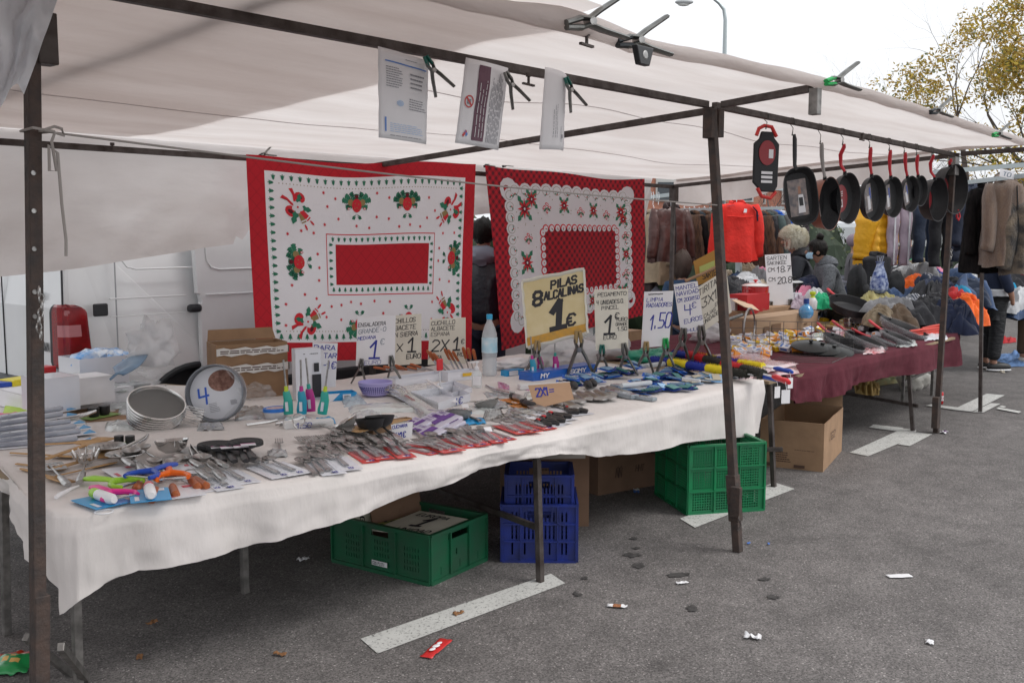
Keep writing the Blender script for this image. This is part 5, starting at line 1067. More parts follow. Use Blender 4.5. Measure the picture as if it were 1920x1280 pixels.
def knife():
    r = thing('kitchen_knife', 'knife', 'knife'); MB().tube([(.115, 0, 0), (.12, 0, 0), (.20, 0, .002), (.215, 0, 0)], [.006, .0095, .011, .008], 10, flat=1.4, up=(0, 0, 1)).build('handle', orange_h, r)
    MB().prism([(0, .012), (.03, -.004), (.118, -.008), (.118, .012)], -.0006, .0006).build('blade', chrome, r, smooth=False); return r
KF = knife()
for i in range(9):
    p = ony(828+i*8.5, 703, onz(835+i*6, 705, TZ).y+.03); place(KF, 'orange-handled knife in the yellow-labelled box, %s from the left' % ORD[i], (p.x, p.y, TZ+.02), (R_(90), R_(-58-2*i+(i % 3)*7), R_(-40+i*8+180)), .85, 'knives standing in the yellow-labelled box')
for i in range(6):
    q = onz(748+i*13, 706, TZ); p2 = V((q.x, q.y, TZ+.035)); place(KF, 'knife lying in the low white box, %s from the left' % ORD[i], p2, (R_(90), R_(-12-4*(i % 3)), R_(150+(i*17) % 40)), .8, 'knives lying in the low white box')
# colander
def colander():
    lil = mat('lilac_plastic', (.40, .36, .66), .4); r = thing('colander', 'lilac plastic colander with a dark grid inside', 'colander', onz(704, 742, TZ)); R = .098
    MB().lathe([(0, 0), (.055, 0), (.075, .012), (R*.93, .055), (R, .065), (R+.003, .085), (R-.003, .087), (R-.006, .068), (R*.9, .055), (.07, .016), (0, .006)], 40).build('bowl', lil, r)
    k = MB(); vi = mat('colander_holes', (.03, .025, .2), .7)
    for j in range(4):
        for i in range(44): a = 2*math.pi*i/44; z = .028+.011*j; rr = .0735+(z-.016)*.47; M = Mx.Translation((rr*math.cos(a), rr*math.sin(a), z)) @ Mx.Rotation(a, 4, 'Z'); k.box((0, 0, 0), (.004, .006, .007), 0, M)
    k.build('perforations', vi, r, smooth=False); return r
colander()
mb = MB(); k = onz(518, 782, TZ); mb.lathe([(0, 0), (.06, 0), (.068, .035), (.07, .036)], 32, 0, None, .8); o = thing('food_tub', 'clear food tub with a blue lid and a pink printed top', 'food tub', k); mb.build('tub', plastic_fog, o)
MB().lathe([(0, .048), (.055, .048), (.062, .052), (.072, .05), (.072, .034), (.068, .033)], 32, 0, None, .8).build('lid', mat('lid_blue', (.02, .16, .55), .35), o); MB().disc(.055, .0495, 24, 0, None, .75).build('print', mat('tub_print', (.45, .25, .3), .5, col2=(.6, .55, .58), vs=60), o, smooth=False)
# sanitiser and water bottle
def bottle_water():
    p = onz(918, 704, TZ); r = thing('water_bottle', 'clear plastic water bottle with a light blue cap and label', 'bottle', p); s = (zat(p.x, p.y, 590)-TZ)/.325
    pet = mat('pet_plastic', (.80, .84, .87), .06, alpha=.42, spec=1.); lab = mat('bottle_label', (.34, .62, .75), .4, col2=(.65, .75, .8), vs=14); cap = mat('cap_blue', (.03, .38, .65), .4)
    pr = [(0, 0), (.034, .0), (.04, .01), (.04, .03), (.038, .035), (.041, .045), (.038, .055), (.041, .065), (.038, .075), (.041, .085), (.038, .095), (.041, .11), (.041, .20), (.039, .225), (.028, .262), (.015, .29), (.014, .305)]
    MB().lathe([(a*s, b*s) for a, b in pr], 28).build('bottle_body', pet, r); MB().lathe([(.0422*s, .125*s), (.0422*s, .205*s)], 28).build('label', lab, r); MB().lathe([(.0165*s, .302*s), (.0165*s, .325*s), (.014*s, .328*s), (0, .328*s)], 20).build('cap', cap, r); MB().lathe([(0, .004*s), (.037*s, .006*s), (.038*s, .10*s), (0, .102*s)], 20).build('water', mat('water_inside', (.6, .66, .7), .05, alpha=.25), r)
bottle_water()
def sanitiser():
    p = onz(894, 727, TZ); r = thing('sanitiser_bottle', 'clear hand sanitiser bottle with a white pump', 'bottle', p, R_(-45)); pm_ = mat('gel_plastic', (.75, .78, .78), .1, alpha=.5, spec=1)
    MB().lathe([(0, 0), (.030, .0), (.033, .006), (.033, .085), (.028, .10), (.014, .112), (.013, .118)], 24, 0, None, .62).build('bottle_body', pm_, r)
    mb = MB(); mb.lathe([(.014, .115), (.015, .13), (.009, .132), (.005, .136), (.005, .155), (.012, .157), (.013, .166), (0, .168)], 16); mb.bar((0, 0, .161), (-.04, 0, .159), .010, .008); mb.build('pump', whitep, r)
    mb = MB(); mb.grid(lambda u, v: (.024*(2*u-1), -.0215*math.sqrt(1-.35*(2*u-1)**2), .02+.055*v), 8, 2); mb.build('label', paper, r); return r
sanitiser()
# heap of battery cards
def batt(cm, cell, name='battery_card'):
    r = thing(name, 'pack', 'battery pack'); MB().add([(-.045, -.06, 0), (.045, -.06, 0), (.045, .06, 0), (-.045, .06, 0)], [(0, 1, 2, 3)]).build('card', cm, r, smooth=False, solid=.0018)
    mb = MB(); 
    for i in range(8): mb.tube([(-.03, -.035+i*.0105, .008), (.022, -.035+i*.0105, .008)], .0048, 8)
    mb.build('cells', cell, r); f = lambda u, v, o: V((v, u, .0016+o)); k = MB(); lines(k, f, -.05, .05, .028, .042, 2, 0, 3, .6); k.build('print', whitep, r, smooth=False)
    return r
bd = mat('battery_blue', (.004, .05, .45), .5, spec=.3, col2=(.015, .16, .55), vs=20); bn = mat('battery_navy', (.003, .02, .16), .5, spec=.3)
BA = batt(bd, mat('cell_silver', (.22, .36, .52), .35, .4)); BN = batt(bn, mat('cell_green', (.04, .16, .16), .4, .2)); BT = batt(blue_card, mat('cell_dark', (.02, .03, .06), .4)); BW = batt(mat('pale_blue_card', (.22, .42, .68), .35, coat=.4), mat('cell_tan', (.5, .45, .35), .4))
rb = random.Random(11)
rows = [(1055, 722, 1190, 700, 15, .0), (1075, 712, 1200, 692, 9, .035), (1190, 722, 1290, 705, 12, .0), (1215, 708, 1300, 690, 7, .02), (1180, 742, 1300, 728, 10, .0), (1160, 738, 1180, 736, 2, 0), (1290, 722, 1400, 702, 9, .0), (1310, 712, 1390, 695, 5, .014)]
bi = 0
for x0, y0, x1, y1, n, z in rows:
    for i in range(n):
        t = (i+rb.random()*.7)/n; x, y = x0+(x1-x0)*t+rb.uniform(-6, 6), y0+(y1-y0)*t+rb.uniform(-4, 4); p = onz(x, y, TZ+z); right = x0 >= 1290
        pr_b = BW if right else rb.choice([BA, BN, BA, BT]); p.z += .006+.02*rb.random()
        place(pr_b, ['blue carded battery pack in the heap below the glue sign', 'pale blue carded pack in the fan by the leaning post'][right], p, (rb.uniform(-.25, .25)+.12, rb.uniform(-.22, .22), rb.uniform(-.6, .9) if not right else rb.uniform(-.3, .3)-.7), .95, ['heap of blue battery packs', 'fan of pale blue packs'][right]); bi += 1
b4 = foot((1000, 715), (1120, 697), .13)
boxy('blue_carton', 'flat blue carton with white lettering at the back of the battery heap', b4, .055, mat('carton_blue', (.008, .11, .48), .35, coat=.4), lambda k, F: (write(k, 'SQMY', F(0), .55, .28, .5, .85, .2, 0, asp=.15, off=.008), write(k, 'MY', F(0), .10, .28, .5, .85, .2, 0, asp=.15, off=.008), lines(k, F(0), .6, .9, .16, .08, 1, 0, 2, .5)), lid=True, mats=[whitep, whitep])
boxy('small_carton', 'small blue and white carton behind the sanitiser', foot((950, 706), (983, 702), .06), .04, sky_card, lambda k, F: rect(k, F(0), .1, .1, .6, .9, 0, .008), lid=True, mats=[white_card])
# rounded steel pieces in a fan
SH = tag(MB().grid(lambda u, v: (.20*u, (.018+.012*u)*math.sin(math.pi*(v-.5))*(1 if u > .05 else .7)*math.sqrt(max(0, 1-max(0, (u-.88)/.12)**2)), .006+.012*math.cos(math.pi*(v-.5))*(.5+.5*u)*math.sqrt(max(0, 1-max(0, (u-.88)/.12)**2))), 16, 10).build('shoe_horn', satin, auto=False), 'shoe horn', 'shoe horn')
for i, (a, b) in enumerate([((1010, 745), (1042, 772)), ((985, 755), (1026, 778)), ((1045, 742), (1090, 776)), ((1030, 748), (1068, 779)), ((1065, 742), (1112, 774)), ((1055, 752), (1094, 777)), ((1085, 738), (1130, 768)), ((1100, 738), (1150, 764)), ((1118, 735), (1166, 760)), ((1130, 730), (1175, 755)), ((1140, 728), (1195, 748))]):
    lay(SH, 'long rounded steel piece, %s from the left in the fan before the cardboard price tag' % ORD[i], a, b, .20, TZ+.004+.004*(i % 3), 'fan of rounded steel pieces')
BLK = tag(MB().tube([(0, 0, .01), (.03, 0, .016), (.06, 0, .014), (.075, 0, .01)], [.008, .018, .015, .006], 10).build('black_handle', blackp), 'handle', 'handle')  # a black handle alone, without any tool head
for i, (a, b) in enumerate([((1072, 727), (1088, 738)), ((1098, 725), (1115, 735)), ((1106, 722), (1128, 733))]): lay(BLK, 'black plastic handle at the back of the steel fan, %s from the left' % ORD[i], a, b, .075, TZ+.01, 'black handles behind the steel fan')
# scissors on cards
def scissors():
    r = thing('carded_scissors', 's', 'scissors'); MB().add([(-.01, -.045, .001), (.24, -.045, .001), (.24, .045, .001), (-.01, .045, .001)], [(0, 1, 2, 3)]).build('card', white_card, r, smooth=False, solid=.0015)
    mb = MB()
    for s in (-1, 1):
        mb.tube([(.10, s*.004, .008), (.075, s*.012, .009), (.05, s*.028, .009), (.015, s*.030, .009), (.0, s*.018, .009), (.015, s*.006, .009), (.06, s*.006, .009)], .0065, 8)
    mb.build('handles', blackp, r); k = MB(); k.prism([(.09, -.01), (.225, .001), (.225, .003), (.09, .008)], .006, .0085); k.build('blades', chrome, r, smooth=False); MB().box((.09, 0, .014), (.014, .010, .006)).build('red_clip', redp, r, smooth=False); return r
SC = scissors()
for i, (a, b) in enumerate([((1040, 800), (960, 782)), ((1062, 787), (985, 768)), ((1092, 777), (1015, 757)), ((1050, 795), (970, 775))]): lay(SC, 'black-handled scissors on a white card, %s in the row before the steel fan' % ORD[i], a, b, .24, TZ+.003+.004*(i % 2), 'carded scissors')
lay(cardp(mat('orange_card', (.62, .22, .03), .4, coat=.3), blackp, blackp), 'orange card with a small tool left of the cardboard price tag', (1003, 768), (955, 752), .12, TZ+.004); lay(cardp(MATS['orange_card'], satin, blackp), 'second orange card lying behind the first', (985, 756), (945, 745), .12, TZ+.010)
# purple blister packs
pv = mat('purple_pack', (.50, .46, .62), .35, coat=.2, col2=(.62, .60, .70), vs=10)
PV = tag(MB().slab((0, -.03, .012), (.15, -.03, .012), (.15, .03, .012), (0, .03, .012), .012).build('purple_pack', pv, smooth=False, bevel=.003), 'p', 'pack')
k = MB(); fz = lambda u, v, o: V((u, v, .0125+o)); rect(k, fz, .075, -.026, .11, .026, 0, .001); rect(k, fz, .02, -.02, .06, -.002, 0, .001); lines(k, fz, .02, .07, .02, .008, 2, 0, 3); k.build('print', [mat('print_violet', (.12, .03, .26), .5)], PV, smooth=False)
for i, (a, b) in enumerate([((788, 792), (850, 812)), ((800, 784), (862, 802)), ((815, 780), (858, 794)), ((775, 806), (835, 822)), ((822, 788), (872, 806)), ((770, 790), (800, 800))]): lay(PV, 'purple and white blister pack, %s from the front in the slanting stack' % ORD[i], a, b, .15, TZ+.006+.010*(i % 3), 'stack of purple packs', roll=.35)
boxy('cutlery_carton', 'open carton of cutlery behind the CUCHARA sign', foot((700, 815), (790, 800), .12), .035, cardb)
for i in range(5): lay(WS, 'brown-handled spatula lying in the cutlery carton, %s from the left' % ORD[i], (772-i*9, 786+i*2), (705-i*3, 792+i*3), .305, TZ+.04, 'spatulas in the cutlery carton')
# tongs, hooks, whisk
TG = MB(); TG.tube([(0, .012, .01), (.12, .006, .014), (.16, 0, .02), (.12, -.006, .014), (0, -.012, .01)], .004, 8, flat=1.8); TG = tag(TG.build('tongs', chrome), 'tongs', 'tongs')
for i, (a, b, l) in enumerate([((462, 800), (520, 795), 'chrome tongs lying behind the forks'), ((655, 805), (700, 832), 'black and chrome gadget right of the fork row'), ((520, 800), (570, 790), 'second chrome tongs in front of the left foam block'), ((960, 742), (895, 730), 'small steel tongs in front of the sanitiser')]): lay(TG, l, a, b, .16, TZ+.004, 'chrome tongs')
mb = MB(); mb.tube([(.03*math.cos(t), .0, .05+.03*math.sin(t)) for t in [-1.4+k*.4 for k in range(12)]]+[(-.02, 0, .02), (.0, 0, .0)], .0035, 8); o = mb.build('butcher_hook', chrome); o.location = onz(560, 806, TZ); o.rotation_euler.z = -.7; tag(o, 'chrome S-shaped hook standing before the left foam block', 'hook')
mb = MB()
for k in range(7):
    a = k*math.pi/7; mb.tube([(.0+.16*(.5-.5*math.cos(t)), .035*math.sin(t)*math.cos(a), .035+.032*math.sin(t)*math.sin(a)) for t in [q*math.pi/9 for q in range(10)]]+[(.0, 0, .035)], .0014, 5)
mb.tube([(-.12, 0, .02), (0, 0, .035)], .007, 8); o = mb.build('wire_whisk', chrome); lay(tag(o, 'wire whisk lying among the wrapped trays', 'whisk'), None, (760, 760), (715, 745), .16, TZ)
# wrapped trays, white trays, assorted flat packs
def flatpack(name, label, pts, m, h=.02, cat='pack', z=0., bump=.006, seed=0, sol=0):
    q = [onz(x, y, TZ+z) for x, y in pts]; f0 = qmap(*q); mb = MB(); mb.grid(lambda u, v: f0(u, v)+V((0, 0, h*(max(0, math.sin(math.pi*u))**.35)*(max(0, math.sin(math.pi*v))**.35)+bump*fbm((u*5, v*5, seed)))), 14, 12)
    return tag(mb.build(name, m, world=True, auto=False, solid=sol), label, cat)
wrapw = mat('wrapped_white', (.66, .68, .68), .18, coat=.6, col2=(.56, .60, .58), vs=8, bump=.4, bs=18); wrapg = mat('wrapped_grey', (.35, .36, .37), .2, coat=.5, var=.3, vs=20)
flatpack('wrapped_tray', 'long white tray in clear film right of the colander', [(820, 790), (850, 792), (745, 725), (710, 725)], wrapw, .03, seed=1, z=.02); flatpack('wrapped_tray', 'flat greenish-white packet lying in front of the colander', [(655, 776), (790, 772), (770, 758), (650, 764)], wrapw, .03, seed=2); flatpack('wrapped_tray', 'dark grey wrapped pack under the long white tray', [(790, 786), (820, 786), (790, 760), (765, 762)], wrapg, .03, seed=3)
flatpack('plastic_wrap', 'crumpled bluish clear film in front of the low blue carton', [(645, 765), (690, 762), (680, 745), (640, 750)], mat('blue_film', (.55, .68, .78), .15, alpha=.6, bump=.6, bs=20), .03, 'film', seed=7, bump=.02)
def tray(label, pts, H=.04): b = [onz(x, y, TZ) for x, y in pts]; return boxy('white_tray', label, b, H, white_card, t=.002, cat='tray')
tr_ = tray('open white card tray marked 1 in front of the knife boxes', [(822, 770), (882, 752), (848, 735), (770, 748)], .045)
b_ = [onz(822, 770, TZ), onz(882, 752, TZ)]; k = MB(); fq = qmap(b_[0], b_[1], b_[1]+V((0, 0, .045)), b_[0]+V((0, 0, .045))); write(k, '1@', fq, .5, .1, .8, .9, .13, 0, asp=.2, off=.004); k.build('lettering', ink_b, tr_, world=True, smooth=False)
tray('empty white card tray behind the marked one', [(848, 745), (885, 735), (850, 722), (800, 732)], .03)
mb = MB(); p = onz(826, 738, TZ); mb.bar(p, (p.x-.005, p.y, p.z+.14), .012, .005); r = thing('silicone_scraper', 'red silicone scraper on a clear handle standing in a white tray', 'scraper', p); mb.build('handle', plastic_fog, r, world=True)
MB().box((p.x-.005, p.y, p.z+.175), (.05, .012, .07)).build('blade', redp, r, world=True, bevel=.006, smooth=False); 
mb = MB(); a, b2 = onz(800, 712, TZ+.05), onz(828, 728, TZ+.05); mb.bar(a, b2, .02, .008); tag(mb.build('white_handle', whitep, world=True, bevel=.003), 'white plastic handle lying across the rear white tray', 'handle')  # bare white handle with nothing on its end
flatpack('wrapped_ornament', 'pink wrapped lighter lying in front of the white pump bottle', [(935, 735), (958, 745), (955, 722), (932, 716)], mat('pink_wrap', (.6, .22, .4), .25, coat=.5, var=.3, vs=30), .02, seed=4)
flatpack('wrapped_ornament', 'clear packet of small parts in front of the pump bottle', [(915, 748), (960, 748), (955, 735), (905, 736)], wrapg, .015, seed=5)
flatpack('wrapped_lighter', 'pink packet lying left of the cardboard price tag', [(985, 732), (1018, 733), (1015, 722), (985, 722)], MATS['pink_wrap'], .015, seed=6)
PLB = tag(MB().tube([(0, 0, .012), (.16, 0, .012), (.165, 0, .012), (.17, 0, .012)], [.011, .012, .010, .001], 12).build('wrapped_tube', mat('tube_clear', (.7, .73, .76), .15, alpha=.7)), 't', 'tube')
for i, (a, b) in enumerate([((1165, 728), (1222, 722)), ((1280, 712), (1308, 716)), ((1200, 692), (1248, 686))]): lay(PLB, ['clear plastic tube lying on the battery heap', 'short clear tube at the right of the battery heap', 'clear tube at the back of the battery heap'][i], a, b, .17, TZ+.03)
GP = tag(MB().slab((0, -.02, .018), (.16, -.02, .018), (.16, .02, .018), (0, .02, .018), .018, 0).build('blade_pack', mat('grey_clear_pack', (.10, .14, .17), .15, coat=.6, col2=(.3, .34, .38), vs=12), smooth=False, bevel=.003), 'g', 'pack')
for i, (a, b) in enumerate([((1150, 727), (1215, 738)), ((1140, 738), (1200, 750)), ((1180, 745), (1228, 752))]): lay(GP, 'grey clear pack with an orange tab before the battery heap, %s from the back' % ORD[i], a, b, .16, TZ+.004, 'grey clear packs')
fp = MB(); q = onz(1165, 731, TZ+.026); fp.box((q.x, q.y, TZ+.0262), (.03, .04, .003)); tag(fp.build('orange_sticker', orangep, world=True, smooth=False), 'orange tab on the rearmost grey clear pack', 'tab')
# left back corner
def bk(label, x0, x1, ytop, Y, dpt, m, name='white_carton', lid=False, z0=.05):
    a, b = ony(x0, 700, Y), ony(x1, 700, Y); a.z = b.z = TZ+z0; d = V((0, dpt, 0)); return boxy(name, label, [a, b, b+d, a+d], zat(a.x, Y, ytop)-a.z, m, None, lid=lid)
bk('low pale carton under the white cartons at the left', 62, 250, 746, 5.25, .55, paper, 'flat_carton', True, .002)
bk('open white carton holding blue wrapped packets before the van light', 150, 242, 674, 5.45, .26, white_card)
for i in range(4):
    c = ony(166+i*20, 668, 5.55); mb = MB(); mb.blob((0, 0, 0), (.10, .07, .035), 14, 0, .5, 3, i); o = mb.build('blue_packet', mat('blue_wrap', (.03, .28, .70), .2, coat=.6, col2=(.65, .70, .76), vs=14)); o.location = c; o.rotation_euler = (.3, -.25, i*.4); tag(o, 'blue and white wrapped packet, %s from the left in the white carton' % ORD[i], 'packet', 'packets in the white carton')
bk('long white carton lying left of the open carton', 74, 148, 712, 5.0, .22, white_card, 'long_carton', True); bk('pale pinkish carton lying in front of the open carton', 148, 214, 710, 5.1, .2, paper, 'long_carton', True)
q = [ony(206, 712, 4.95), ony(232, 704, 4.95), ony(278, 664, 5.15), ony(212, 690, 5.2)]; f0 = qmap(*q); mb = MB(); mb.grid(lambda u, v: f0(u, v)+V((0, -.04*math.sin(math.pi*v), .02*math.sin(math.pi*u))), 10, 8); tag(mb.build('wrapped_sponge', mat('bluegrey', (.14, .24, .36), .35, coat=.3, var=.2), world=True, solid=.01), 'blue-grey wedge-shaped wrapped brush leaning on the carton', 'brush')
# grater
def grater():
    r = thing('box_grater', 'steel box grater with punched holes behind the sieves', 'grater'); 
    for s, (ax_, nn) in enumerate((((1, 0, 0), (0, -1, 0)), ((1, 0, 0), (0, 0, 1)))):
        mb = MB(); o_ = V((0, -.03, .005)) if s == 0 else V((0, -.03, .065)); up_ = V((0, 0, 1)) if s == 0 else V((0, 1, 0))
        wall_holes(mb, o_, V((1, 0, 0)), up_, .17, .06, .0015, [(.02+i*.012, .01+j*.011, .026+i*.012, .016+j*.011) for i in range(11) for j in range(4)], V(nn)*-1); mb.build('face', chrome, r, smooth=False)
    mb = MB(); mb.slab((0, -.028, .007), (.17, -.028, .007), (.17, .03, .007), (0, .03, .007), .002); mb.slab((0, .03, .005), (.17, .03, .005), (.17, .03, .064), (0, .03, .064), .002); mb.build('back', blackp, r, smooth=False); MB().box((-.022, 0, .035), (.02, .06, .06)).build('cap', redp, r, bevel=.004, smooth=False); return r
gq = grater(); a, b = ony(272, 722, 4.95), ony(345, 704, 4.95); a.z = b.z = TZ+.02; gq.location = a; gq.rotation_euler = (0, R_(-8), math.atan2(b.y-a.y, b.x-a.x)); gq.scale = [.9]*3
def bag(name, label, c, r3, m=plastic_clear, seed=0, amp=.45, n=26, cat='plastic bag', fr=2.2):
    mb = MB(); mb.blob((0, 0, 0), r3, n, 0, amp, fr, seed)
    for p in mb.v: p.z = max(p.z, -r3[2]*.75)
    o = mb.build(name, m, auto=False); o.location = c; return tag(o, label, cat)
def bagp(label, x, y, r3, z=TZ, m=plastic_clear, seed=0, Y=None, **k):
    p = onz(x, y, z) if Y is None else ony(x, y, Y); return bag('plastic_bag', label, (p.x, p.y, p.z+r3[2]*.7), r3, m, seed, **k)
bagp('clear plastic bag puffed up in front of the van wheel', 290, 682, (.12, .09, .14), seed=4, Y=5.2, m=plastic_fog, amp=.7); bagp('flat clear bag lying behind the sieves', 235, 735, (.22, .10, .035), seed=2); bagp('clear bag around the cake tin base', 460, 720, (.1, .08, .04), seed=3)
flatpack('cardboard_sheet', 'flat sheet of brown cardboard behind the knife packs', [(60, 800), (245, 785), (250, 752), (60, 765)], cardb, .002, 'cardboard', bump=.003); flatpack('flat_packet', 'long clear-wrapped white packet on the cardboard sheet', [(95, 762), (225, 752), (240, 735), (120, 742)], wrapw, .02, seed=21)
flatpack('green_mat', 'lime green plastic mat at the far left of the table', [(0, 788), (95, 783), (125, 758), (10, 760)], mat('lime_mat', (.42, .60, .03), .5), .012, 'mat', seed=22, z=.01); flatpack('pink_pack', 'hot pink packet at the left edge', [(-30, 812), (45, 802), (45, 776), (-25, 780)], mat('pink_pack', (.62, .03, .16), .4, var=.2), .03, seed=23)
flatpack('wrapped_grater', 'flat grey wrapped utensil left of the grater', [(90, 758), (170, 746), (215, 725), (130, 728)], wrapg, .01, seed=24, z=.02)
for i in range(3): mb = MB(); q = foot((-15, 760), (25, 756), .14, TZ); mb.prism([(p.x, p.y) for p in q], TZ+.03+i*.032, TZ+.058+i*.032); tag(mb.build('blue_tray', bluep, world=True, smooth=False, bevel=.006), 'dark blue plastic tray, %s from the bottom at the far left' % ORD[i], 'tray', 'stack of blue trays')
mb = MB(); q = foot((27, 756), (72, 748), .12); mb.prism([(p.x, p.y) for p in q], TZ+.002, TZ+.13); tag(mb.build('yellow_tray', mat('yellow_plastic', (.75, .62, .02), .4), world=True, smooth=False, bevel=.006), 'yellow plastic tray beside the blue stack', 'tray')
mb = MB(); q = foot((72, 735), (108, 730), .10); mb.prism([(p.x, p.y) for p in q], TZ+.102, TZ+.145); ob = mb.build('red_brush', redp, world=True, smooth=False, bevel=.006); tag(ob, 'red scrubbing brush on a navy base beside the left post', 'brush')
mb = MB(); mb.prism([(p.x, p.y) for p in q], TZ+.002, TZ+.101); mb.build('base', bluep, ob, world=True, smooth=False)
KP = thing('knife_pack', 'k', 'knife pack'); MB().slab((0, -.03, .004), (.30, -.03, .004), (.30, .03, .004), (0, .03, .004), .003).build('card', white_card, KP, smooth=False); MB().slab((.02, -.02, .018), (.26, -.012, .018), (.26, .012, .018), (.02, .02, .018), .013).build('blister', mat('dark_blister', (.12, .13, .18), .18, coat=.6, col2=(.38, .40, .45), vs=7), KP, smooth=False, bevel=.004); MB().prism([(.26, -.028), (.298, -.028), (.298, .028)], .0045, .006).build('print', sky_card, KP, smooth=False)
for i in range(6): lay(KP, 'long blister pack with a dark knife, %s from the front of the left stack' % ORD[i], (-30+(i*13) % 17, 842-i*10+(i*7) % 5), (172-i*8+(i*11) % 13, 826-i*11-(i*5) % 7), .30, TZ+.003+.010*i, 'stack of blistered knives')
CK = thing('cork_card', 'c', 'stopper card'); MB().prism([(0, -.03), (.13, -.03), (.13, .03), (0, .03)], 0, .002).build('card', mat('green_card', (.28, .45, .12), .5), CK, smooth=False); MB().lathe([(0, .034), (.019, .034), (.019, .012), (.016, .004), (0, .003)], 18, 0, Mx.Translation((.04, 0, 0))).build('stopper', blackp, CK); MB().lathe([(0, .034), (.019, .034), (.019, .012), (.016, .004), (0, .003)], 18, 0, Mx.Translation((.085, 0, 0))).build('stopper', blackp, CK)
lay(CK, 'green card with two black bottle stoppers on the cardboard sheet', (158, 786), (228, 772), .13, TZ+.006); lay(CK, 'green card with two black stoppers left of the sieve stack', (205, 832), (265, 832), .13, TZ+.006)
# dusters
def duster(cols, hm, L=.9):
    r = thing('duster', 'd', 'duster'); n = len(cols)
    for i, m in enumerate(cols):
        a, b = .20+(L-.20)*i/n, .20+(L-.20)*(i+1)/n; mb = MB(); vs = []; rnd = random.Random(i)
        mb.tube([(a+(b-a)*k/4, 0, .03) for k in range(5)], .020, 12)
        for k in range(420): t = rnd.random(); an = rnd.random()*6.28; x = a+(b-a)*t; l = .031*rnd.uniform(.85, 1.1); dy, dz = math.cos(an), math.sin(an); mb.add([(x-.002, .014*dy, .03+.014*dz), (x+.002, .014*dy, .03+.014*dz), (x+rnd.uniform(-.008, .008), l*dy, .03+l*dz)], [(0, 1, 2)])
        mb.build('bristles', m, r, smooth=False)
    MB().cyl((.12, 0, .03), (.21, 0, .03), .004, 8).build('shaft', whitep, r); MB().tube([(0, 0, .022), (.02, 0, .026), (.06, 0, .027), (.10, 0, .03), (.125, 0, .03)], [.008, .013, .011, .013, .008], 10).build('handle', hm, r)
    mb = MB(); mb.slab((.0, -.004, -.005), (.0, .034, -.005), (.0, .034, -.06), (.0, -.004, -.06), .001); mb.tube([(.01, .012, .024), (.0, .012, -.005)], .0012, 5); mb.build('price_tag', paper, r, smooth=False); return r
dr, db_, dy, dk_ = (mat('bristle_'+n, c, .7) for n, c in (('red', (.55, .012, .02)), ('blue', (.012, .03, .30)), ('yellow', (.80, .66, .02)), ('black', (.02, .02, .015))))
lay(duster([dk_, dr, dk_, dr], redp), 'red and black duster lying on top across the heap', (1480, 728), (1246, 664), .9, TZ+.03)
lay(duster([dk_, dy, db_, dy, db_], bluep), 'blue and yellow duster with a blue handle, nearest the viewer', (1462, 722), (1222, 684), .9, TZ+.02); lay(duster([dy, db_, dy, db_], bluep), 'blue and yellow duster lying behind the nearest one', (1486, 706), (1262, 672), .9, TZ+.01)
# bulbs in small boxes
yl, wl, bl2, ol = mat('pack_yellow', (.80, .52, .03), .4, coat=.3), white_card, mat('pack_blue', (.05, .16, .5), .4, coat=.3), mat('pack_orange', (.8, .3, .03), .4, coat=.3)
def smallbox(a, b):
    r = thing('bulb_carton', 'b', 'small carton'); mb = MB(); w, h, d = .055, .09, .04
    mb.box((0, 0, d/2), (w, h, d)); mb.build('carton', a, r, smooth=False, bevel=.0015)
    f = lambda u, v, o: V((u, v, d+.0003+o)); k = MB(); rect(k, f, -.022, -.04, .022, -.02, 0, .0006); lines(k, f, -.02, .02, .03, .0, 3, 1, 3, .6)
    k.box((0, -.0455, d/2), (.05, .001, .02), 0); k.box((.028, .0, d/2), (.001, .06, .018), 0); k.build('print', [b, bl2], r, smooth=False); return r
SB = [smallbox(wl, yl), smallbox(yl, wl), smallbox(wl, bl2), smallbox(ol, wl), smallbox(wl, ol)]
rq = random.Random(21)
for i in range(95):
    t = rq.random(); x = 1368+150*t+rq.uniform(-8, 8); y = 655-14*t+rq.uniform(-16, 20); p = onz(x, y, TZ); hgt = max(0, 1-abs(y-648)/26)*.05*rq.random(); p.z = TZ+.004+hgt
    place(SB[i % 5], 'small white, yellow and blue carton in the heap right of the leaning post', p, (rq.uniform(-.5, .5), rq.uniform(-.5, .5), rq.uniform(0, 3.1)), 1.0, 'heap of small cartons')
rw_ = mat('red_wrapped', (.50, .10, .12), .2, coat=.6, col2=(.70, .62, .64), vs=9, bump=.3, bs=20)
flatpack('wrapped_tablecloth', 'red and white tablecloth folded in clear film, rearmost', [(1330, 700), (1455, 690), (1440, 662), (1320, 665)], rw_, .03, seed=31); flatpack('wrapped_tablecloth', 'red folded tablecloth in clear film overhanging the edge', [(1385, 712), (1500, 700), (1490, 678), (1390, 680)], rw_, .025, seed=32); flatpack('wrapped_tablecloth', 'pale wrapped tablecloth on top of the red ones', [(1350, 694), (1440, 698), (1500, 682), (1410, 672)], mat('pale_wrap', (.66, .60, .62), .2, coat=.6, col2=(.55, .2, .22), vs=7), .02, seed=33, z=.03)
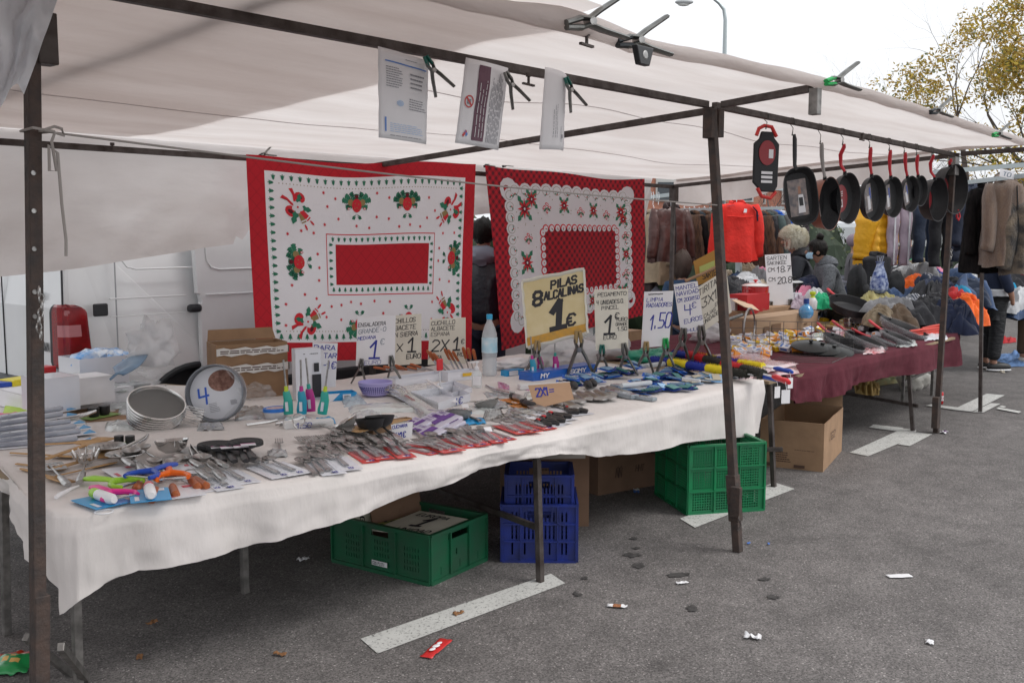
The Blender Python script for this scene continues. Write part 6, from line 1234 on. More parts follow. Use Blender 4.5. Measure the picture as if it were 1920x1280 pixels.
# more small goods filling the gaps
for i, (a, b) in enumerate([((690, 845), (640, 820)), ((676, 850), (622, 826)), ((708, 850), (660, 822)), ((742, 846), (700, 820)), ((842, 838), (800, 815)), ((868, 832), (836, 806)), ((610, 868), (560, 842)), ((625, 862), (578, 838)), ((640, 858), (596, 834)), ((980, 800), (935, 778)), ((1000, 795), (955, 774))]): lay(SP, 'bare steel spoon in the second row, %s from the left' % ORD[i], a, b, .19, TZ+.008+.003*(i % 3), 'loose spoons')
for i, (a, b) in enumerate([((905, 822), (868, 800)), ((895, 815), (858, 796)), ((880, 812), (846, 790)), ((650, 850), (610, 822)), ((760, 838), (722, 812))]): lay(FK, 'bare steel fork in the second row, %s from the left' % ORD[i], a, b, .19, TZ+.010+.003*(i % 3), 'loose forks')
u(UF, 'steel cake server lying right of the black disc strainers', (500, 872), (440, 845), .004); u(US, 'steel slotted spatula lying behind the fanned forks', (640, 815), (580, 795), .01); u(UO, 'steel serving spoon behind the purple packs', (900, 792), (850, 775), .01)
u(UK, 'steel skimmer behind the wooden spatulas', (250, 880), (180, 835), .016, .31); u(UO, 'shiny steel spoon between the skimmer and the ladle', (340, 900), (280, 868), .008); u(UO, 'steel spoon lying across the ladle handles', (300, 910), (330, 868), .016); u(UO, 'polished steel spoon in front of the ladle', (420, 905), (372, 862), .01)
for i, (x, y, w, h_) in enumerate([(470, 775, 30, 14), (735, 792, 40, 10), (690, 780, 30, 12), (330, 762, 30, 10), (900, 770, 30, 8), (1010, 742, 30, 8), (980, 775, 34, 8), (560, 790, 30, 8), (120, 790, 44, 9), (60, 808, 44, 9), (225, 800, 30, 10), (250, 770, 30, 8)]):
    flatpack('small_packet', ['small clear packet behind the chrome tongs', 'clear packet behind the cutlery carton', 'clear packet behind the black ladles', 'clear packet behind the stack of sieves', 'clear packet beside the basket stack', 'clear packet behind the scissors', 'pale packet under the scissors', 'pale packet before the lighters', 'long clear packet on the cardboard sheet', 'clear packet at the end of the knife packs', 'pale packet left of the sieves', 'clear packet between the cardboard sheet and the sieves'][i], [(x-w, y+h_), (x+w, y+h_*.7), (x+w*.8, y-h_), (x-w*.9, y-h_*.8)], [wrapg, wrapw, wrapw][i % 3], .018, seed=70+i, bump=.01)
bagp('clear film bag lying on the flat carton at the left', 130, 742, (.22, .14, .05), seed=81); bagp('clear crumpled bag left of the grater', 238, 728, (.20, .12, .07), z=TZ+.02, seed=82); bagp('clear bag in front of the cardboard box with tape', 480, 748, (.10, .08, .05), seed=83); bagp('greyish clear bag between the knife boxes and the colander', 790, 742, (.12, .09, .04), seed=84)
for i, (x, y, w, h_, m) in enumerate([(150, 752, 40, 10, wrapw), (205, 745, 40, 9, wrapg), (225, 760, 26, 8, wrapw), (100, 745, 40, 8, MATS['lime_mat']), (395, 800, 26, 8, wrapg), (520, 850, 20, 8, wrapg), (610, 790, 20, 7, sky_card), (680, 800, 20, 6, white_card), (745, 812, 20, 7, white_card), (930, 760, 24, 7, wrapg), (890, 790, 22, 6, sky_card), (1000, 785, 20, 6, white_card)]):
    flatpack('thin_packet', 'thin %s packet lying flat %s' % (['white', 'grey', 'white', 'lime', 'grey', 'grey', 'sky blue', 'white', 'white', 'grey', 'sky blue', 'white'][i], ['left of the grater', 'right under the grater', 'behind the green stopper card', 'in front of the pale carton', 'behind the black disc strainers', 'beside the single fork', 'in front of the lime-collared lighter', 'left of the cutlery carton', 'under the CUCHARA sign', 'beside the small mesh strainer', 'behind the second row of forks', 'before the scissors'][i]), [(x-w, y+h_), (x+w, y+h_*.6), (x+w*.8, y-h_), (x-w*.9, y-h_*.8)], m, .012, seed=90+i, bump=.008, z=.004)
lay(TG, 'chrome tongs across the cardboard sheet at the left', (110, 792), (180, 780), .16, TZ+.02, 'chrome tongs'); lay(TG, 'chrome tongs behind the wooden spatulas', (235, 850), (280, 828), .16, TZ+.01, 'chrome tongs'); lay(TG, 'chrome tongs beside the black disc handles', (372, 870), (350, 838), .16, TZ+.01, 'chrome tongs')
for i, (x, y, m) in enumerate([(95, 735, wrapw), (130, 742, wrapg), (170, 738, sky_card), (205, 742, wrapw), (235, 736, wrapg)]):
    p = ony(x, y-6, 5.35); mb = MB(); mb.blob((0, 0, 0), (.12, .06, .022), 16, 0, .5, 3, 40+i); o = mb.build('rolled_packet', m, auto=False); o.location = (p.x, p.y, p.z+.02); o.rotation_euler.z = i*.7; tag(o, '%s on the low pale carton, %s from the left' % (['clear white packet', 'grey clear packet', 'sky blue packet', 'crumpled clear packet', 'small grey packet'][i], ORD[i]), 'packet')
# ================================================================ hand-lettered price signs
mk_k = [ink_k, ink_b, ink_g]
def sign(label, px4, footpx, lines_, m=paper_o, clamps=(), tilt=.0, dback=None, extra=None, name='price_sign', t=.004, group='hand-lettered price signs', csc=.9, bord=None):
    """px4 = TL, TR, BR, BL seen in the photograph; the board stands where its foot touches the table"""
    D = dep(onz(footpx[0], footpx[1], TZ)) if dback is None else dback
    tl, tr, br, bl = [B(x, y, D+(tilt if i < 2 else 0)) for i, (x, y) in enumerate(px4)]
    fn = qmap(bl, br, tr, tl); mb = MB().slab(bl, br, tr, tl, t); mb.m = [0]*6; asp = (tl-bl).length/(br-bl).length
    o = mb.build(name, m, world=True, smooth=False, bevel=.001); tag(o, label, 'sign', group)
    k = MB(); sd_ = sum(ord(c) for c in label)
    for j, (txt, u, v, h, w, th, mi, sl) in enumerate(lines_):
        n_ = sum(ADV.get(c, 1) for c in txt)-.2; w = min(w, (.97-u)/(n_*h*asp)); write(k, txt, fn, u, v, h, w, th, mi, sd_+j, .14, asp, .0012, sl)
    if extra: extra(k, fn)
    k.build('lettering', mk_k, o, world=True, smooth=False)
    for i, (cx, cy, pr, rx, ry) in enumerate(clamps):
        p = B(cx, cy, D-.012); zt = p.z-TZ; s = max(.6, zt/.150); place(pr, ['spring clamp propping up the left foot of the %s', 'spring clamp propping up the right foot of the %s'][i] % label.split(' reading')[0].split(' marked')[0], (p.x, p.y, p.z), (R_(rx), R_(ry), R_(-48)), s*1.0, 'clamps used as sign feet')
    return o
sign('white sign reading ENSALADERA GRANDE O MEDIANA 1 EURO', [(670, 595), (742, 591), (740, 682), (667, 686)], (700, 722),
     [('ENSALADERA', .03, .80, .075, .78, .13, 0, .02), ('GRANDE-O', .05, .66, .085, .85, .12, 2, .04), ('MEDIANA', .03, .53, .065, .9, .16, 1, .04), ('|', .34, .14, .34, .8, .12, 1, 0), ('@', .62, .42, .11, .9, .1, 2, 0), ('EURO', .22, .015, .08, 1.1, .1, 1, 0)], paper, [(678, 674, CLS, 6, 8), (733, 668, CLS, 6, -6)])
sign('aged sign reading CHILLOS BACETE SIERRA X 1 EURO', [(728, 592), (790, 588), (790, 682), (728, 686)], (760, 700),
     [('CHILLOS', .20, .84, .085, .75, .14, 0, .02), ('BACETE', .20, .70, .085, .85, .14, 0, .02), ('N SIERRA', .20, .56, .085, .75, .14, 0, .03), ('X', .25, .28, .15, 1.0, .12, 0, 0), ('|', .58, .26, .28, .75, .12, 0, 0), ('EURO', .55, .12, .09, .9, .16, 0, .0)], paper_o)
sign('aged sign reading CUCHILLO ALBACETE ESPANA 2X1 EURO', [(806, 598), (873, 595), (873, 682), (802, 684)], (838, 700),
     [('CUCHILLO', .05, .86, .085, .85, .14, 0, .02), ('ALBACETE', .05, .74, .08, .85, .14, 0, .02), ('ESPANA', .05, .62, .08, .9, .12, 0, .02), ('2X', .08, .30, .24, .85, .12, 0, .0), ('|', .66, .30, .27, .7, .14, 0, 0), ('@', .88, .44, .09, .9, .14, 0, 0), ('EURO', .62, .17, .08, .9, .14, 0, 0), ('PIEZA', .02, .12, .08, .8, .14, 0, 0)], paper_o)
sign('white sign reading PARA TAR 1 in blue behind the tall carton', [(586, 642), (633, 643), (629, 725), (588, 727)], (610, 745),
     [('PARA', .05, .84, .10, 1.1, .16, 1, 0), ('TAR', .45, .66, .10, 1.1, .16, 1, 0), ('-1@', .40, .42, .15, 1.0, .14, 1, 0)], paper)
pl_y = mat('card_yellow', (.66, .56, .33), .6, col2=(.60, .49, .25), vs=9, coat=.2); pl_o = mat('card_orange_strip', (.60, .31, .03), .5, col2=(.45, .26, .05), vs=30)
def pil_x(k, f): pass
sg = sign('large yellow sign reading 8 PILAS ALCALINAS 1, in a taped plastic sleeve', [(978, 527), (1094, 505), (1101, 624), (988, 652)], (1045, 708),
     [('8', .16, .60, .20, .75, .24, 0, 0), ('PILAS', .46, .80, .115, .75, .26, 0, .02), ('ALCALINAS', .34, .645, .115, .62, .26, 0, .02), ('|', .43, .17, .40, .65, .24, 0, 0), ('@', .68, .18, .17, .9, .22, 0, 0)], pl_y, [(1008, 640, CLY, 8, 4), (1084, 622, CLY, 8, -4)], tilt=.03)
D = dep(onz(1045, 708, TZ)); q = [B(988, 652, D-.003), B(1101, 624, D-.003), B(1100, 606, D-.003), B(986, 634, D-.003)]; MB().slab(*q, .001).build('orange_strip', pl_o, sg, world=True, smooth=False)
mb = MB(); f4 = qmap(B(988, 652, D), B(1101, 624, D), B(1094, 505, D+.03), B(978, 527, D+.03))
for a, b in (((0, 0), (0, 1)), ((0, 1), (1, 1)), ((1, 1), (1, 0)), ((1, 0), (0, 0))):
    P = [f4(a[0]+(b[0]-a[0])*t/10, a[1]+(b[1]-a[1])*t/10)+V((0, -.004+.004*math.sin(t*3), .003*math.sin(t*5))) for t in range(11)]; mb.tube(P, .013, 6, flat=.35, up=(0, -1, 0))
mb.build('tape_edge', mat('cloudy_tape', (.72, .70, .62), .3, coat=.4, alpha=.8), sg, world=True)
sign('aged white sign reading PEGAMENTO 4 UNIDADES O PINCEL 1 EURO', [(1114, 543), (1178, 541), (1178, 652), (1117, 657)], (1150, 708),
     [('PEGAMENTO', .10, .88, .06, .85, .14, 0, .02), ('4 UNIDADES.O.', .06, .75, .065, .60, .14, 0, .02), ('PINCEL', .20, .66, .06, .85, .14, 0, .02), ('|', .26, .26, .30, .72, .12, 0, 0), ('@', .60, .50, .10, .8, .14, 0, 0), ('TUBO', .62, .46, .06, .8, .14, 0, 0), ('GRANDE', .62, .385, .05, .72, .14, 0, 0), ('1.50', .68, .30, .06, .8, .16, 0, 0), ('EURO', .24, .17, .065, .85, .14, 0, 0)], paper_o, [(1129, 648, CLG, 8, 0), (1170, 645, CLS, 8, -8)])
sign('white sign reading LIMPIA RADIADORES 1.50', [(1208, 547), (1263, 545), (1254, 648), (1202, 652)], (1228, 702),
     [('LIMPIA', .10, .82, .065, .85, .14, 1, .0), ('RADIADORES', .10, .72, .07, .75, .14, 1, .0), ('~~~~~', .15, .93, .05, 1.0, .3, 0, 0), ('1.50', .28, .32, .26, .68, .09, 1, .05)], paper, [(1212, 642, CLY, 8, 2), (1248, 636, CLB, 8, -4)])
sign('white sign reading MANTEL NAVIDAD CM 200X150 4 EUROS', [(1263, 533), (1308, 527), (1321, 620), (1277, 627)], (1302, 690),
     [('MANTEL', .06, .87, .075, 1.05, .14, 1, .02), ('NAVIDAD', .06, .76, .075, .95, .14, 1, .02), ('CM 200X150', .06, .63, .07, .72, .14, 1, .02), ('4', .28, .36, .20, .9, .10, 1, 0), ('@', .62, .48, .11, .9, .12, 1, 0), ('EUROS', .20, .20, .08, 1.0, .14, 1, .05), ('HULE', .30, .03, .06, 1.0, .14, 1, 0)], paper, [(1282, 617, CLS, 8, 4), (1315, 612, CLS, 8, -4)])
sign('aged sign reading TIRITAS 3X1 beside the leaning post', [(1306, 540), (1362, 505), (1372, 585), (1318, 622)], (1330, 690),
     [('TIRITAS', .04, .80, .13, .72, .12, 0, .02), ('3X1', .08, .50, .20, .85, .10, 0, .03), ('EURO', .5, .36, .07, .9, .14, 0, 0), ('CAJAS', .10, .26, .08, .8, .14, 0, .02), ('UNIDADES', .05, .14, .08, .8, .14, 0, .03)], paper_o, tilt=.03, dback=dep(onz(1330, 690, TZ))+.15)
dd = dep(onz(1330, 690, TZ))+.35
sign('lime card on an ochre board behind the TIRITAS sign', [(1300, 490), (1345, 466), (1352, 520), (1308, 535)], (0, 0), [('SARTEN', .25, .15, .2, .6, .14, 0, 0)], mat('card_ochre', (.42, .22, .04), .6), dback=dd)
q = [B(1312, 512, dd-.01), B(1340, 500, dd-.01), B(1340, 488, dd-.01), B(1311, 500, dd-.01)]
tag(MB().slab(*q, .002).build('lime_note', yb, world=True, smooth=False), 'lime green note stuck to the ochre board', 'note')
mb = MB(); mb.tube([B(1285, 527, dd-.1), B(1320, 512, dd-.1), B(1350, 497, dd-.1)], .022, 8, flat=.5); tag(mb.build('cardboard_roll', cardb, world=True), 'curled brown cardboard edge behind the TIRITAS sign', 'cardboard')
sign('tall white sign reading SARTEN 18.7 and 20.8', [(1434, 478), (1482, 475), (1489, 570), (1441, 574)], (1465, 610),
     [('SARTEN', .06, .89, .07, .95, .12, 0, .0), ('SAKINKEE', .06, .80, .065, .78, .12, 0, .0), ('CM.', .08, .67, .07, .95, .13, 0, 0), ('18.7', .45, .64, .11, .75, .12, 0, .02), ('CM.', .08, .48, .07, .95, .13, 0, 0), ('20.8', .42, .42, .12, .75, .12, 0, .02)], paper, [(1446, 566, CLS, 8, 10), (1482, 562, CLS, 8, -10)], csc=1)
sign('tilted grey-white card covered in small writing beside the blue bottle', [(1549, 545), (1571, 524), (1546, 577), (1527, 592)], (1535, 606),
     [('SARTEN', .1, .8, .08, 1.2, .12, 0, 0), ('OLLAS 20', .1, .62, .08, 1.0, .12, 0, 0), ('CMXMX', .1, .44, .08, 1.2, .12, 0, 0), ('LADOS', .1, .26, .08, 1.1, .12, 0, 0)], paper_o)
sign('small white sign reading CUCHARA 1 in blue among the spoons', [(733, 796), (774, 790), (772, 821), (737, 825)], (755, 822),
     [('CUCHARA', .05, .72, .20, .62, .16, 1, .04), ('1X1@', .15, .12, .34, .55, .16, 1, 0)], paper)
sign('torn brown cardboard tag reading 2X1, propped before the pink lighters', [(990, 722), (1068, 716), (1076, 748), (1004, 766)], (1040, 768),
     [('2X1=', .12, .46, .36, .48, .14, 1, .04)], mat('card_tan', (.46, .29, .18), .8), tilt=.08)
for i, (x, y, l) in enumerate([(850, 752, 'small white price ticket tied to the front mesh strainer'), (872, 762, 'small white ticket lying between the two mesh strainers'), (915, 806, 'small ticket with blue scribble lying on the fork cards')]):
    p = onz(x, y, TZ+.03); mb = MB(); mb.slab((p.x-.02, p.y, p.z), (p.x+.01, p.y-.02, p.z-.005), (p.x+.025, p.y+.005, p.z+.012), (p.x-.005, p.y+.025, p.z+.012), .001); tag(mb.build('price_ticket', paper, world=True, smooth=False), l, 'ticket')
# ================================================================ frying pans: origin at the hanging hole, +Z handle up, opening towards -Y
panb = mat('pan_black', (.014, .014, .016), .42, col2=(.022, .022, .025), vs=160, spec=.3); pan_in = mat('pan_stone', (.014, .014, .016), .5, col2=(.035, .035, .037), vs=260, spec=.25); copper = mat('copper_wall', (.24, .085, .055), .38, .5); red_h = mat('pan_red_handle', (.50, .018, .03), .4); lab_red = mat('pan_label_red', (.27, .015, .022), .4); lab_ph = mat('pan_label_photo', (.12, .11, .12), .35, col2=(.30, .24, .22), vs=30)
def pan(R, hl, hm, dep_=.055, label='red', wall=None, curve=.0, name='frying_pan', wrap=False):
    r = thing(name, 'pan', 'frying pan'); M = Mx.Translation((0, 0, -hl-R)) @ Mx.Rotation(math.pi/2, 4, 'X')
    # lathe axis +Z maps to -Y : opening forward
    MB().lathe([(0, -dep_), (R*.78, -dep_), (R*.9, -dep_*.8), (R, 0), (R+.003, .001)], 40, 0, M).build('outer_wall', wall or panb, r)
    MB().lathe([(R+.003, .001), (R-.003, -.002), (R*.87, -dep_*.78), (R*.74, -dep_+.005), (0, -dep_+.005)], 40, 0, M).build('inside', pan_in, r)
    mb = MB(); pts = [(0, 0, -.002), (0, .004, -.02), (0, .012+curve, -hl*.35), (0, .016+curve, -hl*.7), (0, .012, -hl+.012)]; mb.tube(pts, [.012, .018, .018, .014, .012], 10, flat=.7, up=(0, 1, 0)); o = mb.build('handle', hm, r)
    MB().tube([(0, .012, -hl+.016), (0, .014, -hl-.012)], [.011, .014], 10).build('handle_socket', panb, r)
    if label:
        z = -dep_+.0065; k = MB()
        if label == 'red': k.disc(R*.55, z, 28, 0, M); f = lambda u, v, o: M @ V((u, v, z+.0008+o)); k.quad(*[f(a*R*.12-R*.02, b*R*.16-R*.2, 0) for a, b in ((-1, -1), (1, -1), (1, 1), (-1, 1))], 1); k.quad(*[f(a*R*.06-R*.02, b*R*.08-R*.2, .0008) for a, b in ((-1, -1), (1, -1), (1, 1), (-1, 1))], 2); lines(k, f, -R*.3, R*.3, R*.3, R*.05, 3, 1, 3, .5)
        else: f = lambda u, v, o: M @ V((u, v, z+.0004+o)); k.quad(*[f(a*R*.30, b*R*.62, 0) for a, b in ((-1, -1), (1, -1), (1, 1), (-1, 1))], 3); k.quad(*[f(R*.05+a*R*.12, -R*.2+b*R*.3, .0006) for a, b in ((-1, -1), (1, -1), (1, 1), (-1, 1))], 1); k.quad(*[f(R*.18+a*R*.06, R*.2+b*R*.25, .0006) for a, b in ((-1, -1), (1, -1), (1, 1), (-1, 1))], 4)
        k.build('paper_label', [lab_red, paper, blackp, lab_ph, bluep], r, smooth=False)
    if wrap: mb = MB(); mb.lathe([(R+.012, .012), (R+.016, -.01), (R+.008, -dep_*.6), (R*.85, -dep_-.008)], 36, 0, M); mb.build('film_wrap', MATS.get('thin_wrap') or mat('thin_wrap', (.8, .82, .85), .08, alpha=.26, spec=1, bump=1., bs=14), r)
    return r
hook_m = mat('hook_wire', (.12, .115, .11), .4, .8)
def hook(label, top, h):
    mb = MB(); mb.tube([(.0, -.018, -.028), (0, -.022, -.008), (0, -.012, .008), (0, .006, .012), (.003, .020, .002), (.01, .018, -.02), (.02, .0, -h*.55), (.004, -.004, -h+.01), (-.004, -.004, -h-.006), (-.014, -.012, -h-.008), (-.02, -.018, -h+.014)], .0024, 6)
    o = mb.build('s_hook', hook_m); o.location = top; return tag(o, label, 'hook', 'S-hooks along the right front beam')
YP = 2.695; N1 = ['first', 'second', 'third', 'fourth', 'fifth', 'sixth', 'seventh', 'eighth', 'ninth', 'tenth']
# px: hook x, beam y, handle top (x, y), centre (x, y), pixel half height, kind
hp = [(1497, 232, 1489, 252, 1494, 368, 49, 'roaster'), (1546, 245, 1541, 268, 1557, 382, 46, 'copper'), (1592, 249, 1583, 270, 1590, 372, 44, 'redL'), (1631, 255, 1633, 276, 1639, 372, 40, 'ph'), (1669, 262, 1670, 281, 1674, 370, 35, 'ph'), (1699, 268, 1698, 286, 1706, 364, 31, 'ph'), (1722, 272, 1721, 290, 1725, 358, 26, 'none'), (1748, 275, 1750, 290, 1757, 374, 38, 'redR'), (1785, 290, 1783, 298, 1788, 354, 43, 'deep')]
for i, (hx, hy, tx, ty, cx, cy, hh, kind) in enumerate(hp):
    top = ony(tx, ty, YP); c = ony(cx, cy, YP); d = dep(c); R = hh/CF*d*1.07; hl = max(.06, (top-c).length-R); hb = ony(hx, hy, 2.7); hb.z = 2.318-(hb.x-4.7)*.0055
    hook('wire S-hook on the beam holding the %s' % ['black oval roasting pan', 'copper-walled pan', 'red-handled pan next to the copper one', 'largest of the four straight-hung red-handled pans', 'second of the straight-hung pans', 'third of the straight-hung pans', 'smallest pan', 'pan with a bowed red handle', 'deep wok at the far right'][i], (top.x, 2.712, 2.335-(top.x-4.7)*.006), max(.04, (2.335-(top.x-4.7)*.006)-top.z))
    tilt = math.atan2(c.x-top.x, top.z-c.z)
    lb = ['black oval roasting pan with a photo label hanging from the beam', 'copper-walled deep pan with a grey handle hanging from the beam', 'red-handled pan with a round red label beside the copper pan', 'largest of the straight-hung red-handled pans, above the yellow jacket', 'second largest straight-hung red-handled pan', 'third straight-hung red-handled pan, left of the smallest', 'smallest red-handled pan of the hanging row', 'deep pan with a bowed red handle left of the wok', 'black wok with red lugs, hanging farthest right'][i]
    rz = R_(-4)
    if kind == 'roaster':
        r = thing('roasting_pan', lb, 'roasting pan'); Z = -hl-R; W_ = R*.62
        def rr(a, s=1, n=3.2): ca, sa = math.cos(a), math.sin(a); return (s*W_*math.copysign(abs(ca)**(2/n), ca), s*R*math.copysign(abs(sa)**(2/n), sa))
        for nm, pr, m in (('outer_wall', [(0.01, .05), (.86, .05), (.95, .03), (1., 0), (1.03, 0)], panb), ('inside', [(1.03, 0), (.97, .002), (.9, .03), (.82, .044), (.01, .044)], pan_in)):
            mb = MB(); K = 36; vs = [(rr(2*math.pi*j/K, s)[0], y, Z+rr(2*math.pi*j/K, s)[1]) for s, y in pr for j in range(K)]; mb.add(vs, [(a*K+j, a*K+(j+1) % K, (a+1)*K+(j+1) % K, (a+1)*K+j) for a in range(len(pr)-1) for j in range(K)]); mb.build(nm, m, r)
        mb = MB(); f = lambda u, v, o: V((u, .0425-o, Z+v)); mb.quad(f(-W_*.6, -R*.7, 0), f(W_*.55, -R*.7, 0), f(W_*.55, R*.6, 0), f(-W_*.6, R*.6, 0), 0); mb.quad(f(-W_*.1, -R*.6, .001), f(W_*.35, -R*.6, .001), f(W_*.3, R*.05, .001), f(0, R*.05, .001), 1); mb.quad(f(0, -R*.35, .002), f(W_*.25, -R*.35, .002), f(W_*.25, -R*.05, .002), f(0, -R*.05, .002), 2); mb.quad(f(0, R*.08, .001), f(W_*.2, R*.08, .001), f(W_*.18, R*.35, .001), f(W_*.03, R*.35, .001), 3); mb.build('paper_label', [lab_ph, paper, blackp, mat('print_skin', (.35, .18, .12), .5)], r, smooth=False)
        MB().tube([(0, 0, 0), (.002, .004, -.03), (-.006, .012, -hl*.6), (-.014, .012, -hl+.02), (-.01, .01, -hl-.01)], [.009, .014, .014, .012, .014], 10, flat=.7, up=(0, 1, 0)).build('handle', blackp, r)
        MB().tube([(-.03, .01, -hl-2*R-.0), (-.02, .01, -hl-2*R-.015), (.02, .01, -hl-2*R-.015), (.03, .01, -hl-2*R)], .005, 6).build('helper_handle', blackp, r); r.location = top; r.rotation_euler = (0, -tilt, R_(-38)); continue
    hm = {'copper': mat('handle_grey', (.30, .28, .27), .4)}.get(kind, red_h); lbk = {'redL': 'red', 'ph': 'photo', 'copper': 'photo', 'redR': 'red', 'deep': 'red', 'none': None}[kind]
    if kind == 'deep': hl_ = max(.05, hl)
    r = pan(R, hl, hm, R*(.62 if kind in ('copper', 'deep', 'redR') else .38), lbk, copper if kind == 'copper' else None, curve=.02 if kind in ('redL', 'redR') else 0); r['label'] = lb; r['group'] = 'frying pans hanging from the beam'; r.location = top; r.rotation_euler = (0, -tilt, rz+R_({'redL': 0, 'copper': 4, 'deep': -6}.get(kind, -2)))
    if kind == 'deep': MB().tube([(.02, .02, -hl-2*R+.01), (.03, .02, -hl-2*R-.05), (-.0, .02, -hl-2*R-.07), (-.02, .02, -hl-2*R-.04), (-.01, .02, -hl-2*R+.0)], .008, 8).build('helper_handle', red_h, r)
# griddle plate with red grips
top = ony(1440, 240, YP); r = thing('griddle', 'flat black griddle plate with red grips and a red label, first of the hanging row', 'griddle', top, R_(-28)); r.rotation_euler.y = R_(1)
dG = dep(top); sG = dG/CF; hG = 112*sG; wG = .115
P = []
for x, z in ((-.6, -.12), (-.45, .0), (.45, .0), (.6, -.10), (1.02, -.2), (1, -.9), (.75, -1.0), (-.3, -1.0), (-1, -.85), (-1.02, -.2)): P.append((x*wG*.72, -.02+z*(hG)))
M = Mx(((1, 0, 0, 0), (0, 0, 1, 0), (0, 1, 0, -.0), (0, 0, 0, 1))); MB().prism(P, 0, .018, 0, M).build('plate', panb, r, smooth=False, bevel=.006)
mb = MB(); mb.prism([(.056*math.cos(t), -.14+.07*math.sin(t)) for t in [k*.2618 for k in range(24)]], -.004, -.002, 0, M); mb.prism([(.01, -.17), (.04, -.17), (.04, -.12), (.01, -.12)], -.0055, -.0045, 1, M)
for k in range(3): mb.prism([(-.035, -.26-k*.025), (.04, -.26-k*.025), (.04, -.245-k*.025), (-.035, -.245-k*.025)], -.0045, -.003, 1, M)
mb.build('paper_label', [lab_red, paper], r, smooth=False)
for nm, pts in (('grip', [(-.07, .008, -.045), (-.055, .008, -.005), (-.02, .008, .012), (.03, .008, .008), (.065, .008, -.045)]), ('grip', [(-.05, .008, -hG-.0), (-.02, .008, -hG-.045), (.04, .008, -hG-.055), (.075, .008, -hG-.02)])): MB().tube(pts, .011, 10).build(nm, mat('grip_red', (.62, .03, .025), .4), r)
hook('wire S-hook on the beam holding the griddle plate', (top.x, 2.712, 2.33), max(.04, 2.33-top.z))
# pans lying on the maroon table: pixel centre, half width, handle end, tilt
def lie(px_, hw, hend, label, hm=red_h, z=.06, lab=None, wrap=True, dp=.30, sq=False):
    c = onz(px_[0], px_[1], TZ+z); R = hw/CF*dep(c); h = onz(hend[0], hend[1], TZ+z+.10); d = (h-c); L_ = d.length; hl = max(.14, min(.24, L_-R)); r = pan(R, hl, hm, R*dp, lab, None, curve=.0, wrap=wrap); r['label'] = label; r['group'] = 'frying pans lying on the maroon table'
    dr_ = V((d.x, d.y, d.length*.30)).normalized(); zax = dr_; xa = V((zax.y, -zax.x, 0)).normalized(); ya = zax.cross(xa)
    if ya.z > 0: xa = -xa; ya = zax.cross(xa)
    k_ = Mx.Rotation(R_(14), 3, zax); xa = k_ @ xa; ya = k_ @ ya; c.z += R*.12
    if (-ya).y > 0: k_ = Mx.Rotation(R_(-28), 3, zax); xa = k_ @ xa; ya = k_ @ ya
    r.rotation_euler = Mx((xa, ya, zax)).transposed().to_euler(); r.location = c+zax*(hl+R); return r
lie((1583, 645), 41, (1522, 612), 'wrapped frying pan with a red handle nearest the viewer on the maroon table')
lie((1622, 640), 40, (1543, 608), 'second wrapped pan, just behind the nearest one')
lie((1682, 634), 30, (1616, 604), 'smaller wrapped pan with a long red handle, right of the two large ones'); lie((1698, 618), 46, (1613, 588), 'large black pan with a black handle under the others', blackp, .075)
lie((1740, 606), 40, (1668, 580), 'wide low pan with a red handle at the far end of the table', red_h, .06); lie((1655, 640), 30, (1590, 622), 'pan with a short red handle tucked between the wrapped pans', red_h, .03)
# wok standing tilted
c = ony(1597, 568, 3.9); h = ony(1560, 546, 4.15); R = 42/CF*dep(c); zax = (h-c).normalized(); n_ = V((-.25, -.55, .8)); n_ = (n_-zax*n_.dot(zax)).normalized(); ya = -n_; xa = ya.cross(zax)
r = pan(R, .14, red_h, .09, None); r['label'] = 'large black wok leaning upright behind the maroon table goods'; r.rotation_euler = Mx((xa, ya, zax)).transposed().to_euler(); r.location = c+zax*(.14+R)
for i, (a, b) in enumerate([((1752, 612), (1762, 609)), ((1742, 617), (1762, 614)), ((1744, 621), (1762, 618)), ((1742, 626), (1760, 623))]):
    p, q = ony(a[0]-5, a[1], 3.15), ony(b[0], b[1], 3.1); tag(MB().tube([p-(q-p)*1.2, p, p+(q-p)*.6, q], [.010, .013, .013, .010], 10).build('bundled_grip', mat('handle_coral', (.62, .07, .05), .4), world=True), 'coral red pan handle in film, %s from the top at the table corner' % ORD[i], 'pan handle', 'red handles at the table corner')
bagp('clear bag heaped behind the small pans', 1620, 606, (.20, .16, .06), seed=42); bagp('grey foggy bag behind the bulb heap', 1425, 612, (.18, .16, .12), seed=43, m=plastic_fog); bagp('clear bag below the SARTEN sign', 1400, 598, (.2, .16, .13), seed=44, m=plastic_fog)
bagp('grey film heap behind the yellow batteries sign', 1060, 682, (.30, .16, .12), seed=45, m=plastic_fog); bagp('clear film heap behind the glue sign', 1140, 672, (.2, .14, .13), seed=46, m=plastic_fog); bagp('clear film under the TIRITAS sign', 1330, 640, (.2, .14, .10), seed=47, m=plastic_fog)
bagp('green plastic bag behind the LIMPIA sign', 1215, 680, (.28, .12, .06), seed=48, m=mat('green_bag', (.005, .22, .13), .35, bump=.4, bs=15), amp=.5); bagp('white crumpled paper behind the water bottle', 960, 690, (.18, .08, .04), seed=49, m=paper, amp=.5); bagp('clear film heap behind the SARTEN sign foot', 1500, 608, (.16, .14, .08), seed=50)
